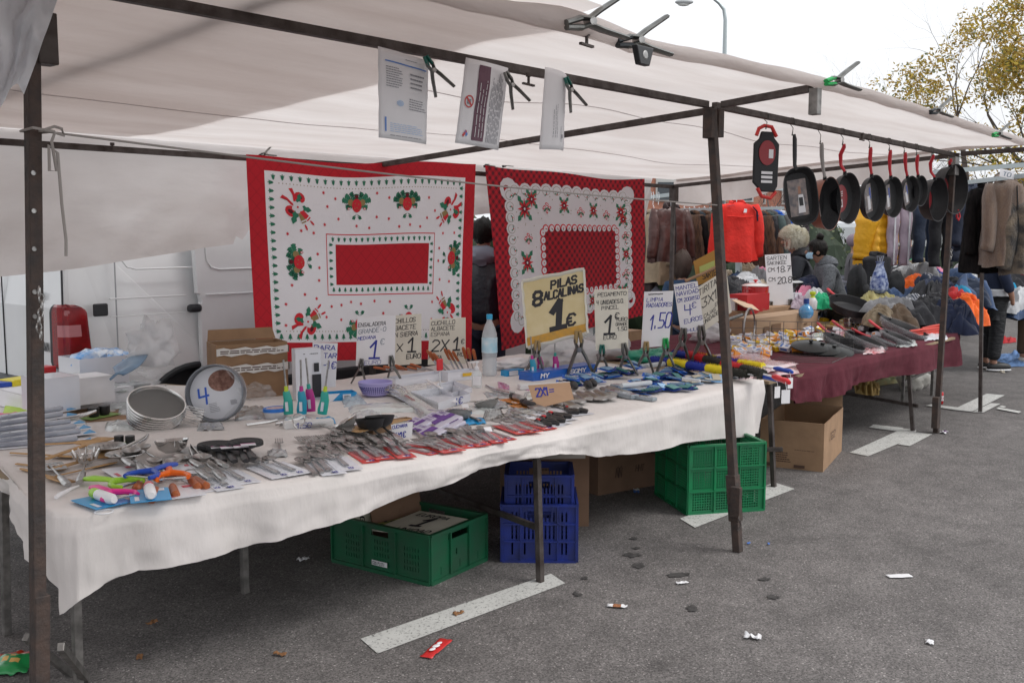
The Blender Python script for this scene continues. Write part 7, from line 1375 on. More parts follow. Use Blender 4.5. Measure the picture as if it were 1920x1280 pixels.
# wire basket in front of the pans
mb = MB(); W0, W1 = onz(1372, 640, TZ), onz(1600, 668, TZ); o_ = onz(1362, 655, TZ+.0); e1 = onz(1612, 662, TZ); wb0, wb1 = onz(1470, 676, TZ), onz(1605, 655, TZ); bk0, bk1 = ony(1366, 605, 4.0), ony(1606, 600, 4.0)
def gridwall(a, b, h, nx, nz):
    for i in range(nx+1): p = a+(b-a)*i/nx; mb.tube([p, p+V((0, 0, h))], .0022, 5)
    for j in range(nz+1): mb.tube([a+V((0, 0, h*j/nz)), b+V((0, 0, h*j/nz))], .0022, 5)
a0 = onz(1360, 672, TZ+.005); a1 = onz(1563, 672, TZ+.005); a1 = V((a0.x+1.45, a0.y-.30, TZ+.005)); a1 = onz(1600, 662, TZ+.005); a0 = onz(1366, 655, TZ+.005)
gridwall(a0, a1, .24, 9, 4)
a2 = onz(1560, 680, TZ+.005); 
for i in range(7): t = i/6; mb.tube([a1+(a2-a1)*t, a1+(a2-a1)*t+(a0-a1).normalized()*.45], .0022, 5)
mb.tube([a1, a2], .0025, 5)
tag(mb.build('wire_basket', hook_m, world=True), 'wire grid basket standing around the bulb heap and lids', 'wire basket')
lidp = ony(1405, 612, 3.9); mb = MB(); mb.tube([lidp+V((.15*math.cos(t), .03*math.cos(t), .15*math.sin(t))) for t in [k*.2618 for k in range(24)]], .008, 6, closed=True); lo = mb.build('pot_lid', satin, world=True); tag(lo, 'round steel-rimmed lid standing upright in the wire basket', 'lid')
for i in range(3):
    c = onz(1520+i*22, 648+i*5, TZ+.03+.02*(2-i)); mb = MB().lathe([(0, .03), (.05, .026), (.13, .008), (.15, 0), (.152, -.006), (.14, -.006)], 32); mb.lathe([(0, .05), (.016, .05), (.018, .04), (.008, .03)], 16); o = mb.build('glass_lid', mat('black_gloss', (.012, .014, .014), .35, spec=.4)); o.location = c; o.rotation_euler = (R_(8), R_(-10), 0); tag(o, 'glossy black pan lid, %s from the left inside the basket' % ORD[i], 'lid', 'black lids in the basket')
mb = MB(); c = onz(1515, 622, TZ); mb.lathe([(0, 0), (.06, 0), (.065, .09), (.068, .09)], 24); o = mb.build('steel_pot', chrome); lay_c = ony(1592, 618, 4.0); o.location = (lay_c.x, lay_c.y, TZ+.02); tag(o, 'small steel milk pot with copper ears between the pans', 'pot')
for s in (-1, 1): MB().tube([(s*.066, 0, .075), (s*.10, 0, .085), (s*.10, 0, .06), (s*.066, 0, .05)], .006, 8).build('ear', copper, o)
# back of the maroon table: cartons, pots, bottles
YB2 = 4.3
def bby(name, label, x0, x1, ytop, ybot, Y, dpt, m, deco=None, lid=True, mats=None):
    a, b = ony(x0, ybot, Y), ony(x1, ybot, Y); z0 = min(a.z, b.z); z1 = zat(a.x, Y, ytop); a.z = b.z = z0; d = V((0, dpt, 0)); return boxy(name, label, [a, b, b+d, a+d], z1-z0, m, deco, lid=lid, mats=mats)
bby('cardboard_box', 'closed brown carton inside the wire basket', 1418, 1532, 598, 632, 4.15, .25, mat('carton_tan', (.36, .24, .15), .8), lambda k, F: (rect(k, F(0), .22, .2, .36, .75, 0, .01), rect(k, F(0), .1, .3, .18, .7, 0, .01), rect(k, F(0), .75, .55, .8, .62, 0, .01)), mats=[mat('stamp_brown', (.16, .09, .05), .8)])
bby('red_carton', 'red gift carton under the red cooking pot', 1400, 1442, 553, 585, 4.6, .2, mat('carton_red', (.42, .015, .02), .5)); bby('white_carton', 'white carton left of the red carton', 1378, 1400, 560, 590, 4.7, .2, white_card); bby('white_carton', 'white carton right of the SARTEN sign', 1490, 1518, 550, 590, 4.6, .2, white_card)
bby('cardboard_box', 'brown carton supporting the pots at the back', 1380, 1520, 585, 615, 4.6, .25, cardb)
def pot(label, x, y, hw, h, bm, lm, knob, Y=4.75):
    c = ony(x, y, Y); R = hw/CF*dep(c); H = h/CF*dep(c); r = thing('cooking_pot', label, 'pot', c); MB().lathe([(0, 0), (R*.94, 0), (R, .01), (R, H), (R-.004, H)], 36).build('body', bm, r); MB().lathe([(R+.004, H), (R+.004, H+.006), (R*.8, H+.02), (R*.3, H+.032), (0, H+.034)], 36).build('lid', lm, r); MB().lathe([(.012, H+.03), (.010, H+.045), (.022, H+.05), (.022, H+.062), (0, H+.066)], 16).build('knob', knob, r)
    for s in (-1, 1): MB().tube([(s*R, -.03, H*.75), (s*(R+.03), -.02, H*.78), (s*(R+.03), .02, H*.78), (s*R, .03, H*.75)], .006, 8).build('ear', bm, r)
    return r
pot('red enamel cooking pot with a white rim and red knob', 1416, 556, 25, 20, mat('enamel_red', (.40, .012, .015), .15, coat=1.), mat('lid_white', (.62, .58, .56), .2, coat=.6), redp); pot('tall black cooking pot with a steel lid behind the SARTEN sign', 1488, 556, 17, 26, mat('enamel_black', (.012, .012, .014), .12, coat=1.), chrome, blackp)
c = ony(1511, 596, 4.1); s = dep(c)/CF; r = thing('blue_dispenser', 'round translucent blue bottle with a dark blue cap', 'bottle', (c.x, c.y, c.z)); MB().lathe([(0, 0), (9*s, 0), (13.5*s, 6*s), (13.8*s, 14*s), (10*s, 21*s), (5*s, 25*s), (5*s, 28*s)], 24).build('bottle_body', mat('blue_pet', (.06, .32, .62), .1, alpha=.75, spec=1), r); MB().lathe([(5.2*s, 27*s), (5.2*s, 36*s), (0, 36*s)], 16).build('cap', mat('navy_cap', (.01, .05, .25), .4), r)
c = ony(1523, 580, 4.3); s = dep(c)/CF; r = thing('soap_dispenser', 'white dispenser with a lime green top', 'bottle', c); MB().lathe([(0, 0), (8*s, 0), (9*s, 15*s), (5*s, 22*s)], 20).build('bottle_body', whitep, r); MB().lathe([(5*s, 22*s), (3*s, 27*s), (5.5*s, 28*s), (5.5*s, 33*s), (0, 34*s)], 16).build('cap', limep, r)
bagp('black bag slumped behind the leaning wok', 1565, 600, (.16, .12, .12), seed=51, m=mat('black_bag', (.02, .02, .022), .4), amp=.4)
p = [ony(1396, 575, 4.5), ony(1424, 582, 4.5), ony(1398, 560, 4.7), ony(1372, 562, 4.7)]; tag(MB().slab(*p, .005).build('cardboard_flap', mat('carton_tan2', (.55, .40, .28), .8), world=True, smooth=False), 'pale loose cardboard flap left of the SARTEN sign', 'cardboard')
mb = MB(); a, b = ony(1375, 583, 3.9), ony(1416, 596, 3.9); b = ony(1395, 592, 3.9); mb.tube([ony(1350, 604, 3.9), ony(1392, 590, 3.9)], .014, 10); tag(mb.build('grey_tube', satin_d, world=True), 'grey metal tube lying behind the leaning post', 'tube')
# brown shelf goods behind the white table gap
bby('cardboard_box', 'brown carton between the glue sign and the radiator sign', 1180, 1208, 622, 650, 5.2, .2, cardb)
# ================================================================ things on the ground behind the right table
def heap(name, label, pts, m, seed, h=.06, cat='cloth', kind=None):
    q = [onz(x, y, .0) for x, y in pts]; f0 = qmap(*q); mb = MB()
    def f(u, v):
        e = (math.sin(math.pi*min(1, max(0, u)))*math.sin(math.pi*v))**.5; w = abs(fbm((u*3.5+seed, v*3, seed), 4)); p = f0(u+.06*noise.noise((u*3, v*3, seed)), v+.12*noise.noise((v*4, u*5, seed+4))); return (p.x, p.y, .006+h*e*(.25+2.2*w))
    mb.grid(f, 30, 22); return tag(mb.build(name, m, world=True, auto=False), label, cat)
heap('crumpled_cloth', 'crumpled yellow patterned cloth lying on the asphalt behind the right table', [(1555, 727), (1650, 724), (1730, 712), (1610, 706)], mat('yellow_cloth', (.48, .40, .20), .9, col2=(.38, .42, .24), vs=9), 3, .10); heap('crumpled_cloth', 'small heap of mustard cloth in front of the yellow one', [(1605, 742), (1648, 742), (1650, 722), (1600, 722)], mat('mustard_cloth', (.48, .33, .12), .9, var=.15), 8, .12)
bagp('translucent whitish bag lying on the asphalt behind the table leg', 1712, 728, (.26, .14, .16), z=0, m=mat('milky_bag', (.62, .60, .55), .4, alpha=.85, bump=.4, bs=12), seed=61, amp=.4)
c = onz(1762, 757); R = .033; r = thing('drink_can', 'red drink can standing by the right post', 'can', c); MB().lathe([(0, 0), (R*.85, 0), (R, .008), (R, .108), (R*.85, .12), (R*.85, .122), (0, .118)], 24).build('can_body', mat('can_red', (.55, .01, .015), .25, .3, coat=.6), r)
k = MB(); f = lambda u, v, o: V(((R+o)*math.cos(-1.9+u), (R+o)*math.sin(-1.9+u), .03+v)); write(k, 'MOCC', lambda u, v, o: f(u/R*1., v, .001), -.03, .01, .04, .5, .2, 0, 2, asp=.6); k.build('print', whitep, r, smooth=False)
# packets between the pans
for i in range(34):
    x, y = rq.uniform(1500, 1770), rq.uniform(598, 640); y = min(y, 652-(x-1500)*.14); p = onz(x, y, TZ); p.z = TZ+.006+.02*rq.random()
    place(SB[i % 5], 'small coloured carton tucked between the frying pans on the maroon table', p, (rq.uniform(-.4, .4), rq.uniform(-.4, .4), rq.uniform(0, 3.1)), 1.0, 'small cartons between the pans')
for i, (x, y, w, h_, m) in enumerate([(1560, 660, 26, 7, white_card), (1640, 658, 22, 6, rw_), (1700, 645, 20, 6, wrapw), (1755, 632, 22, 6, white_card), (1590, 625, 26, 7, rw_), (1665, 612, 26, 7, wrapw), (1725, 622, 18, 6, rw_), (1545, 632, 26, 8, wrapw)]):
    flatpack('wrapped_packet', '%s wrapped packet on the maroon table, %s from the left among the pans' % (['white', 'red', 'clear', 'white', 'red', 'clear', 'red', 'clear'][i], ORD[[2, 5, 7, 8, 4, 6, 1, 3][i]-1] if i != 6 else 'rearmost'), [(x-w, y+h_), (x+w, y+h_*.5), (x+w*.8, y-h_), (x-w*.9, y-h_*.8)], m, .02, seed=120+i, bump=.02, z=.006)
# ================================================================ the clothing stall beyond
rack_m = mat('rack_galvanised', (.42, .47, .48), .4, .6)
def rail(label, pts, r=.022, name='rack_rail', sq=True, m=None):
    mb = MB()
    for a, b in zip(pts, pts[1:]): (mb.bar(a, b, r*2, r*2) if sq else mb.cyl(a, b, r, 10))
    return tag(mb.build(name, m or rack_m, world=True, smooth=not sq), label, 'rack rail')
rk = thing('clothing_rack', 'galvanised clothing rack frame of square rails behind the coats', 'rack', (11, 8, 0))
def rpart(pts, r=.02, nm='rail'):
    mb = MB()
    for a, b in zip(pts, pts[1:]): mb.bar(a, b, r*2, r*2)
    mb.build(nm, rack_m, rk, smooth=False, world=True)
rpart([B(1205, 372, 14), B(1378, 350, 11.5)], .025); rpart([B(1385, 347, 11.5), B(1470, 346, 12.5), B(1960, 306, 12.5)], .028); rpart([B(1385, 330, 11.5), B(1385, 560, 11.5), onz(1385, 700)], .028, 'upright'); rpart([B(1378, 345, 11.5), B(1780, 390, 17)], .02)
rpart([B(1262, 394, 12.2), B(1470, 390, 12.2)], .018); rpart([B(1476, 396, 12.0), B(1478, 600, 12)], .02, 'upright'); rpart([B(1500, 390, 12.6), B(1920, 372, 12.6)], .02)
for x in (1222, 1232): tag(MB().tube([B(x, 372, 12.2), B(x, 362, 12.2), B(x+3, 360, 12.2), B(x+4, 368, 12.2), B(x+2, 384, 12.2)], .004, 6).build('hanger', whitep, world=True), 'white plastic hanger on the left rail, %s one' % ('left' if x == 1222 else 'right'), 'hanger')
fur_b = mat('fur_brown', (.19, .085, .04), .95, col2=(.055, .024, .014), vs=14, bump=1., bs=120, sheen=.1, stretch=(3, 3, .7)); fur_k = mat('fur_black', (.010, .009, .010), .95, col2=(.024, .02, .02), vs=10, bump=1., bs=90, sheen=.0, spec=.1, stretch=(3, 3, .7)); fur_t = mat('fur_tan', (.26, .155, .095), .95, col2=(.17, .095, .06), vs=9, bump=1., bs=110, sheen=.5, stretch=(3, 3, .7)); fur_g = mat('fur_mixed', (.22, .17, .12), .95, col2=(.035, .03, .028), vs=9, bump=1., bs=80, sheen=.3)
def fab(n, c, **k): return mat('fabric_'+n, c, .85, var=.12, vs=7, bump=.35, bs=30, **k)
def garment(name, label, x, y0, y1, D, yaw, m, w=.46, t=.16, cat='coat', sleeves=True, collar=None, seam=True, sl=.88, puff=0, seed=0, group=None, flare=1.05, arm=.10, extra=None, hanger=True, cuff=None):
    """coat on a hanger: x, y0, y1 seen in the photograph, hung at distance D"""
    top, bot = B(x, y0, D), B(x, y1, D); H = top.z-bot.z; r = thing(name, label, cat, (top.x, top.y, bot.z), R_(yaw), group)
    mb = MB(); K = 30; secs = [(1.0, .16, .5), (.985, .30, .7), (.955, .72, .85), (.92, .93, .95), (.85, 1.0, 1.), (.6, .98, 1.05), (.4, .98, 1.08), (.2, 1.0*flare, 1.12), (.0, 1.03*flare, 1.15)]
    rows_ = []; NS = 26
    for i in range(NS+1):
        z = 1-i/NS; 
        for (a, wa, ta), (b, wb, tb_) in zip(secs, secs[1:]):
            if b <= z <= a: f = (a-z)/(a-b) if a > b else 0; ww, tt = wa+(wb-wa)*f, ta+(tb_-ta)*f
        row = []
        for j in range(K):
            a = 2*math.pi*j/K; fold = 1+.20*(1-z)*math.sin(a*6+seed+1.3*math.sin(seed+z*2))+.30*fbm((math.cos(a)*2.6, math.sin(a)*2.6+z*1.6, seed*2.3)); pf = 1+puff*abs(math.sin(z*H*30))
            row.append((ww*w/2*math.copysign(abs(math.cos(a))**.75, math.cos(a))*(1+.16*(fold-1)), tt*t/2*math.sin(a)*fold*pf, z*H+(.012*math.sin(a*3+seed) if i == NS else 0)))
        rows_.append(row)
    vs = [p for q in rows_ for p in q]; mb.add(vs, [(i*K+j, (i+1)*K+j, (i+1)*K+(j+1) % K, i*K+(j+1) % K) for i in range(NS) for j in range(K)]); mb.build('coat_body', m, r, auto=False)
    if sleeves:
        for s in (-1, 1):
            L_ = min(.62, H*sl); pts = []; rs = []; 
            for q in range(15): f = q/14; pts.append((s*(w*.44+.07*f+.015*noise.noise((seed, f*3, s))), .02*math.sin(f*4+seed)-.02*f, H*.955-L_*f)); rs.append(arm*(.62+.30*min(1, f*5) if f < .2 else .95-.25*f)*(1+puff*abs(math.sin(f*L_*30))+.12*noise.noise((f*8, seed, s))))
            mb = MB().tube(pts, rs, 14, flat=.75, up=(0, 1, 0)); mb.build('sleeve', m, r, auto=False)
            if cuff: MB().tube([pts[-1], V(pts[-1])-V((0, 0, .05))], rs[-1]*.8, 12).build('cuff', cuff, r)
    cm = collar or m; kc = 1 if collar else .55; MB().tube([(-.075, -.05, H*.955), (-.08, .0, H+.0), (-.05, .05, H+.015), (.05, .05, H+.015), (.08, 0, H+.0), (.075, -.05, H*.955)], [.02, .03*kc, .032*kc, .032*kc, .03*kc, .02], 10, flat=1.5).build('collar', cm, r)
    if seam: mb = MB(); mb.tube([(.004, -t*.56, .02), (.006, -t*.60, H*.5), (0, -t*.48, H*.93)], .006, 6); mb.build('front_seam', fab('seam_dark', (.02, .02, .022)), r)
    if hanger: MB().tube([(0, 0, H-.01), (0, 0, H+.06), (.012, 0, H+.085), (.03, 0, H+.07)], .004, 6).build('hanger', whitep, r)
    if extra: extra(r, H, w, t)
    return r
garment('coat', 'beige coat at the left end of the far rail', 1226, 398, 530, 12.4, 62, fab('beige', (.36, .27, .18)), seed=1, w=.5)
garment('leather_jacket', 'brown leather jacket hanging open on the left rail', 1258, 388, 492, 11.6, -25, mat('leather', (.062, .022, .018), .38, var=.3, vs=6, bump=.5, bs=14), seed=2, w=.46, t=.18, cat='jacket', collar=fab('dark_collar', (.03, .015, .015)), arm=.085, cuff=fab('brown_knit', (.05, .022, .02)))
cols = [(1284, fur_b, 'brown fur coat'), (1294, fur_k, 'black fur coat'), (1303, fur_b, 'dark brown fur coat'), (1312, fab('slate', (.03, .045, .06)), 'slate cloth coat'), (1322, fur_b, 'brown mink coat'), (1332, fur_g, 'mottled fur coat'), (1342, fur_k, 'short black coat')]
for i, (x, m, l) in enumerate(cols): garment('hanging_coat', '%s, %s from the left in the row beside the leather jacket' % (l, ORD[i]), x, 400+i % 2*2, 498-i, 12.2+.0*i, 70, m, w=.5, t=.12, seed=i*1.7, group='coats hanging left of the red jacket')
garment('coat', 'long dark brown coat right under the beige one', 1212, 400, 560, 12.6, 60, fab('umber', (.05, .03, .03)), seed=5); garment('coat', 'tan skirted coat below the leather jacket', 1262, 470, 532, 12.3, -10, fab('tan', (.28, .19, .12)), seed=7, sleeves=False, hanger=False)
def rex(r, H, w, t):
    k = MB(); f = lambda u, v, o: V((u, -t*.62-o, v)); k.quad(f(.02, H*.82, 0), f(.06, H*.82, 0), f(.065, H*.88, 0), f(.03, H*.885, 0), 0); k.build('printed_emblem', whitep, r, smooth=False)
    mb = MB(); mb.tube([(w*.30, -t*.52, H*.92), (w*.42, -t*.45, H*.84), (w*.44, -t*.44, H*.68)], .014, 6, flat=.3); mb.tube([(w*.46, -t*.30, H*.80), (w*.44, -t*.44, H*.76)], .014, 6, flat=.3); mb.tube([(-w*.34, -t*.46, H*.925), (-w*.18, -t*.55, H*.945)], .010, 6, flat=.3); mb.build('navy_stripe', fab('navy_stripe', (.02, .03, .07)), r)
    mb = MB(); mb.tube([(-w*.36, -t*.60, H*.76), (0, -t*.64, H*.745), (w*.3, -t*.58, H*.755)], .008, 6); mb.build('yoke_seam', MATS['fabric_red'], r)
garment('red_jacket', 'bright red sports jacket with a white emblem hanging behind the leaning post', 1381, 379, 490, 11.2, -32, fab('red', (.66, .022, .014)), w=.50, t=.20, cat='jacket', seed=3, extra=rex, arm=.095, seam=False)
cols = [(1420, fur_b, 'brown fur coat'), (1427, fab('charcoal', (.025, .025, .03)), 'charcoal coat'), (1434, fur_b, 'reddish brown fur coat'), (1441, fab('teal_grey', (.06, .09, .09)), 'grey-green coat'), (1448, fab('grey', (.09, .09, .09)), 'grey cloth coat'), (1457, fab('royal', (.012, .09, .42)), 'royal blue tracksuit jacket'), (1465, fab('white', (.6, .61, .64)), 'white tracksuit jacket'), (1478, fab('plum', (.035, .025, .035)), 'long plum coat with a fur collar')]
for i, (x, m, l) in enumerate(cols): garment('hanging_coat', '%s, %s from the left right of the red jacket' % (l, ORD[i]), x, 402-i//4*2, 500+8*(i == 7), 12.2, 66, m, w=.5, t=.10, seed=i*2.3, group='coats hanging right of the red jacket', collar=fur_t if i == 7 else None)
ym = mat('yellow_puffer', (.80, .40, .015), .5, var=.06, vs=6, bump=.4, bs=22)
garment('puffer_jacket', 'bright yellow puffer jacket hanging under the row of pans', 1645, 385, 478, 11.4, -22, ym, w=.34, t=.24, cat='jacket', puff=.16, seed=4, arm=.15, cuff=ym, sl=1.06, seam=False)
def trous(name, label, x, y0, y1, D, yaw, m, w=.34, seed=0, cat='trousers', stripe=None):
    top, bot = B(x, y0, D), B(x, y1, D); H = top.z-bot.z; r = thing(name, label, cat, (top.x, top.y, bot.z), R_(yaw))
    for s in (-1, 1):
        mb = MB(); mb.tube([(s*(w*.26), .01*math.sin(seed+k), H-H*k/14) for k in range(15)], [w*.25*(1-.012*k)*(1+.12*noise.noise((k*.6, seed, s))) for k in range(15)], 14, flat=.45, up=(0, 1, 0)); mb.build('leg', m, r, auto=False)
        if stripe: mb = MB(); mb.bar((s*w*.30, -w*.125, .01), (s*w*.30, -w*.125, H), .02, .006); mb.build('stripe', stripe, r)
    MB().tube([(-w*.46, 0, H-.01), (w*.46, 0, H-.01)], .02, 8).build('waistband', m, r); return r
trous('lilac_trousers', 'pale lilac jogging trousers hanging beside the yellow jacket', 1688, 385, 498, 11.3, -25, fab('lilac', (.40, .32, .38)), .36, 1, stripe=fab('white', (.6, .61, .64))); trous('jeans', 'dark blue jeans hanging right of the lilac trousers', 1738, 385, 492, 11.6, -25, fab('denim_dark', (.018, .03, .06)), .40, 2, 'jeans')
trous('trousers', 'black trousers hanging behind the far right post', 1768, 390, 500, 11.3, -25, fab('black', (.016, .016, .02)), .38, 3); trous('trousers', 'black tracksuit trousers at the left of the jeans', 1722, 380, 450, 12.2, -25, fab('black', (.016, .016, .02)), .30, 4); trous('jeans', 'navy trousers hanging between the post and the dark fur coat', 1806, 350, 490, 11.0, -25, fab('navy', (.012, .018, .04)), .40, 5)
garment('fur_coat', 'long shaggy black fur coat at the right edge', 1851, 349, 512, 9.6, -18, fur_k, w=.40, t=.30, cat='fur coat', seed=6, arm=.09, puff=.03); garment('fur_coat', 'light brown fur coat hanging at the right edge', 1886, 338, 500, 9.3, -30, fur_t, w=.34, t=.28, cat='fur coat', seed=8, arm=.095, collar=fur_t); garment('fur_coat', 'mottled grey-brown fur coat cut by the right edge of the view', 1925, 375, 515, 9.3, -30, fur_g, w=.4, t=.3, cat='fur coat', seed=9)
garment('coat', 'navy coat hanging behind the black fur coat', 1824, 345, 470, 10.4, -20, fab('navy', (.012, .018, .04)), w=.4, seed=11)
rpart([B(1790, 345, 10), B(1960, 325, 8.6)], .02); rail('steel pole standing at the right among the fur coats', [onz(1838, 773), B(1841, 512, dep(onz(1838, 773)))], .015, 'rack_post', m=steel)
b0 = [B(1876, 316, 9), B(1903, 322, 9), B(1901, 337, 9), B(1874, 331, 9)]
ob = board('card_tag', 'pale hand-written card reading TO above the fur coats', [b0[3], b0[2], b0[1], b0[0]], paper, [ink_g], lambda k, f: write(k, 'TO', f, .2, .2, .5, .6, .12, 0), .004)
# ---------------------------------------------------------------- trestle with the wooden board
tw = [onz(1785, 616, .80), onz(1836, 588, .80), onz(1800, 574, .80), onz(1740, 585, .80)]
r = thing('wooden_table', 'small wooden-topped trestle at the end of the maroon table', 'table', (tw[0].x, tw[0].y, 0)); zt_ = .80
a_, b_ = V((tw[1].x, tw[1].y, 0)), V((tw[0].x+.2, tw[0].y, 0)); ft = onz(1826, 735)
MB().prism([(9.62, 3.35), (10.6, 3.30), (10.75, 4.6), (9.7, 4.6)], .705, .73).build('tabletop', mat('pine_board', (.50, .34, .18), .7, var=.1, vs=4, stretch=(1, 9, 1)), r, smooth=False, world=True)
for x, y in ((9.75, 3.45), (10.5, 3.42), (9.8, 4.5), (10.6, 4.5)): MB().bar((x, y, 0), (x, y, .705), .028, .028, up=(0, 1, 0)).build('leg', steel2, r, smooth=False, world=True)
MB().bar((9.75, 3.45, .22), (10.5, 3.42, .28), .022, .026).build('crossbar', steel2, r, smooth=False, world=True)
# ---------------------------------------------------------------- the heap of second-hand clothes on their tables
r = thing('clothes_table', 'low display table buried under the heap of second-hand clothes', 'table', (13, 6, 0))
MB().prism([(10.2, 5.2), (15.5, 4.6), (17.5, 8.2), (11.5, 8.8)], .58, .62).build('tabletop', cardb, r, smooth=False, world=True)
for x, y in ((10.4, 5.4), (15.3, 4.8), (17.2, 8.1), (11.7, 8.6), (12.8, 5.1)): MB().bar((x, y, 0), (x, y, .58), .05, .05, up=(0, 1, 0)).build('leg', galv, r, smooth=False, world=True)
pile_c = {'navy': (.012, .02, .055), 'black': (.016, .016, .02), 'charcoal': (.03, .03, .035), 'denim': (.04, .075, .16), 'denim dark': (.018, .03, .06), 'orange': (.85, .13, .01), 'red': (.42, .012, .015), 'royal blue': (.015, .07, .42), 'turquoise': (.01, .28, .5), 'white': (.55, .56, .58), 'grey': (.25, .25, .26), 'pale grey': (.4, .4, .41), 'green': (.01, .38, .17), 'yellow': (.52, .46, .2), 'khaki': (.22, .17, .11), 'plum': (.06, .025, .045), 'pink': (.6, .2, .3), 'beige': (.42, .35, .26), 'brown': (.12, .08, .05), 'neon': (.6, .75, .02), 'lilac': (.40, .32, .38), 'striped': (.3, .3, .33)}
def stripes(name, a, b, per=28):
    m = mat(name, a, .85); t = m.node_tree; w = t.nodes.new('ShaderNodeTexWave'); w.inputs['Scale'].default_value = per; w.inputs['Distortion'].default_value = 3; tcn = t.nodes.new('ShaderNodeTexCoord'); t.links.new(tcn.outputs['Object'], w.inputs['Vector']); x = t.nodes.new('ShaderNodeMix'); x.data_type = 'RGBA'; x.inputs[6].default_value = (*a, 1); x.inputs[7].default_value = (*b, 1); t.links.new(w.outputs[1], x.inputs[0]); t.links.new(x.outputs[2], t.nodes['Principled BSDF'].inputs['Base Color']); return m
MATS['fabric_pile_striped'] = stripes('fabric_pile_striped', (.5, .5, .52), (.03, .04, .08), 22)
SEEN = {}
def cloth_lump(colname, x, y, D, rx, ry, rz_, ang, seed):
    m = MATS.get('fabric_pile_'+colname) or mat('fabric_pile_'+colname, pile_c[colname], .88, var=.18, vs=9, bump=.5, bs=18, sheen=.15)
    c = B(x, y, D); mb = MB(); K = 44
    def f(u, v):
        a, b = 2*u-1, 2*v-1; e = max(0, (1-a**4)*(1-b**4))**.5; q = noise.noise((a*1.2+seed*7, b*1.2, seed)); r1 = abs(noise.noise((a*3.4+q*1.5+seed, b*.9, seed*2))); r2 = abs(noise.noise((a*5+seed*3, b*2.2+q*2, seed)))
        return (rx*(a*1.05+.28*noise.noise((b*2.2, seed, a)))*(.82+.3*abs(b)), ry*(b*1.1+.28*noise.noise((a*2.2, seed+9, b))), rz_*(-.55+1.5*e*(1-.45*a*a-.3*b*b)+.55*(.5-r1*1.9)*e+.20*(.4-r2*1.8)*e+.3*q))
    mb.grid(f, K, 26); o = mb.build('crumpled_garment', m, auto=False); o.location = (c.x, c.y, c.z-rz_*.5); o.rotation_euler.z = ang; o.rotation_euler.x = .15*math.sin(seed*3); n = SEEN.get(colname, 0); SEEN[colname] = n+1
    return tag(o, '%s crumpled garment, %s of that colour in the heap of clothes' % (colname, ORD[n % 16]) if colname != 'striped' else 'striped crumpled garment in the heap, %s of its kind' % ORD[n % 16], 'garment', 'heap of second-hand clothes')
spec = [('green', 1720, 494, 12.5, .16), ('khaki', 1716, 503, 12.2, .2), ('pale grey', 1712, 514, 12, .26), ('grey', 1730, 512, 11.8, .22), ('pink', 1750, 508, 12, .16), ('royal blue', 1746, 518, 11.8, .17), ('orange', 1722, 532, 11.2, .19), ('striped', 1736, 528, 11.3, .18), ('green', 1695, 523, 12, .14), ('navy', 1704, 542, 11.2, .24), ('navy', 1760, 540, 11, .3), ('charcoal', 1745, 556, 10.6, .28), ('plum', 1765, 560, 10.7, .24), ('black', 1780, 545, 11, .28), ('denim', 1800, 530, 11, .24), ('denim dark', 1812, 540, 11, .22), ('white', 1808, 505, 12, .16), ('red', 1796, 515, 12, .16), ('turquoise', 1800, 550, 10.6, .14), ('neon', 1810, 551, 10.6, .09), ('red', 1788, 560, 10.5, .18), ('orange', 1802, 568, 10.4, .2), ('orange', 1768, 573, 10.4, .14), ('royal blue', 1766, 548, 10.8, .12), ('white', 1722, 562, 10.6, .18), ('striped', 1716, 568, 10.4, .17), ('denim', 1700, 560, 10.8, .22), ('denim', 1660, 562, 10.6, .24), ('denim', 1672, 553, 10.8, .20), ('plum', 1708, 575, 10.3, .18), ('black', 1740, 580, 9.9, .22), ('charcoal', 1722, 582, 9.8, .20), ('navy', 1780, 583, 9.8, .20), ('navy', 1798, 588, 9.7, .16), ('yellow', 1640, 563, 10, .17), ('yellow', 1650, 556, 10.1, .12), ('grey', 1672, 572, 9.8, .2), ('grey', 1655, 576, 9.7, .18), ('brown', 1680, 584, 9.6, .16), ('khaki', 1648, 585, 9.5, .14), ('white', 1698, 572, 9.9, .12), ('black', 1755, 565, 10.4, .2), ('charcoal', 1690, 520, 12.6, .22), ('denim', 1640, 540, 11, .2), ('black', 1625, 560, 10.6, .24), ('navy', 1600, 555, 10.9, .24), ('navy', 1519, 530, 10.8, .15), ('navy', 1512, 545, 10.7, .14), ('pink', 1504, 545, 10.6, .11), ('green', 1540, 556, 10.2, .10), ('white', 1532, 552, 10.3, .13), ('grey', 1415, 520, 11.6, .20), ('khaki', 1402, 517, 11.7, .2), ('pink', 1424, 508, 11.8, .12), ('white', 1400, 525, 11.2, .2), ('denim', 1385, 528, 11.3, .2), ('beige', 1362, 514, 11.6, .14), ('black', 1370, 540, 10.9, .22), ('charcoal', 1390, 545, 10.8, .2), ('black', 1358, 552, 10.6, .22), ('beige', 1440, 530, 11.2, .14), ('black', 1870, 560, 12.2, .2), ('grey', 1895, 520, 13, .3), ('charcoal', 1905, 535, 12.8, .26), ('white', 1908, 552, 12.2, .2), ('turquoise', 1893, 535, 12.6, .1), ('denim', 1900, 566, 12.2, .22), ('grey', 1880, 516, 13.4, .24), ('black', 1660, 590, 9.9, .2), ('lilac', 1500, 560, 10.4, .12), ('brown', 1830, 520, 12.4, .2), ('denim dark', 1735, 540, 11.1, .24), ('white', 1690, 506, 12.8, .14)]
rg = random.Random(33)
for i, (cn, x, y, D, s) in enumerate(spec): cloth_lump(cn, x, y+3, D, s*1.15*rg.uniform(.85, 1.2), s*rg.uniform(.8, 1.1), s*rg.uniform(.75, 1.05), rg.uniform(0, 3.1), i*1.37)
mb = MB()
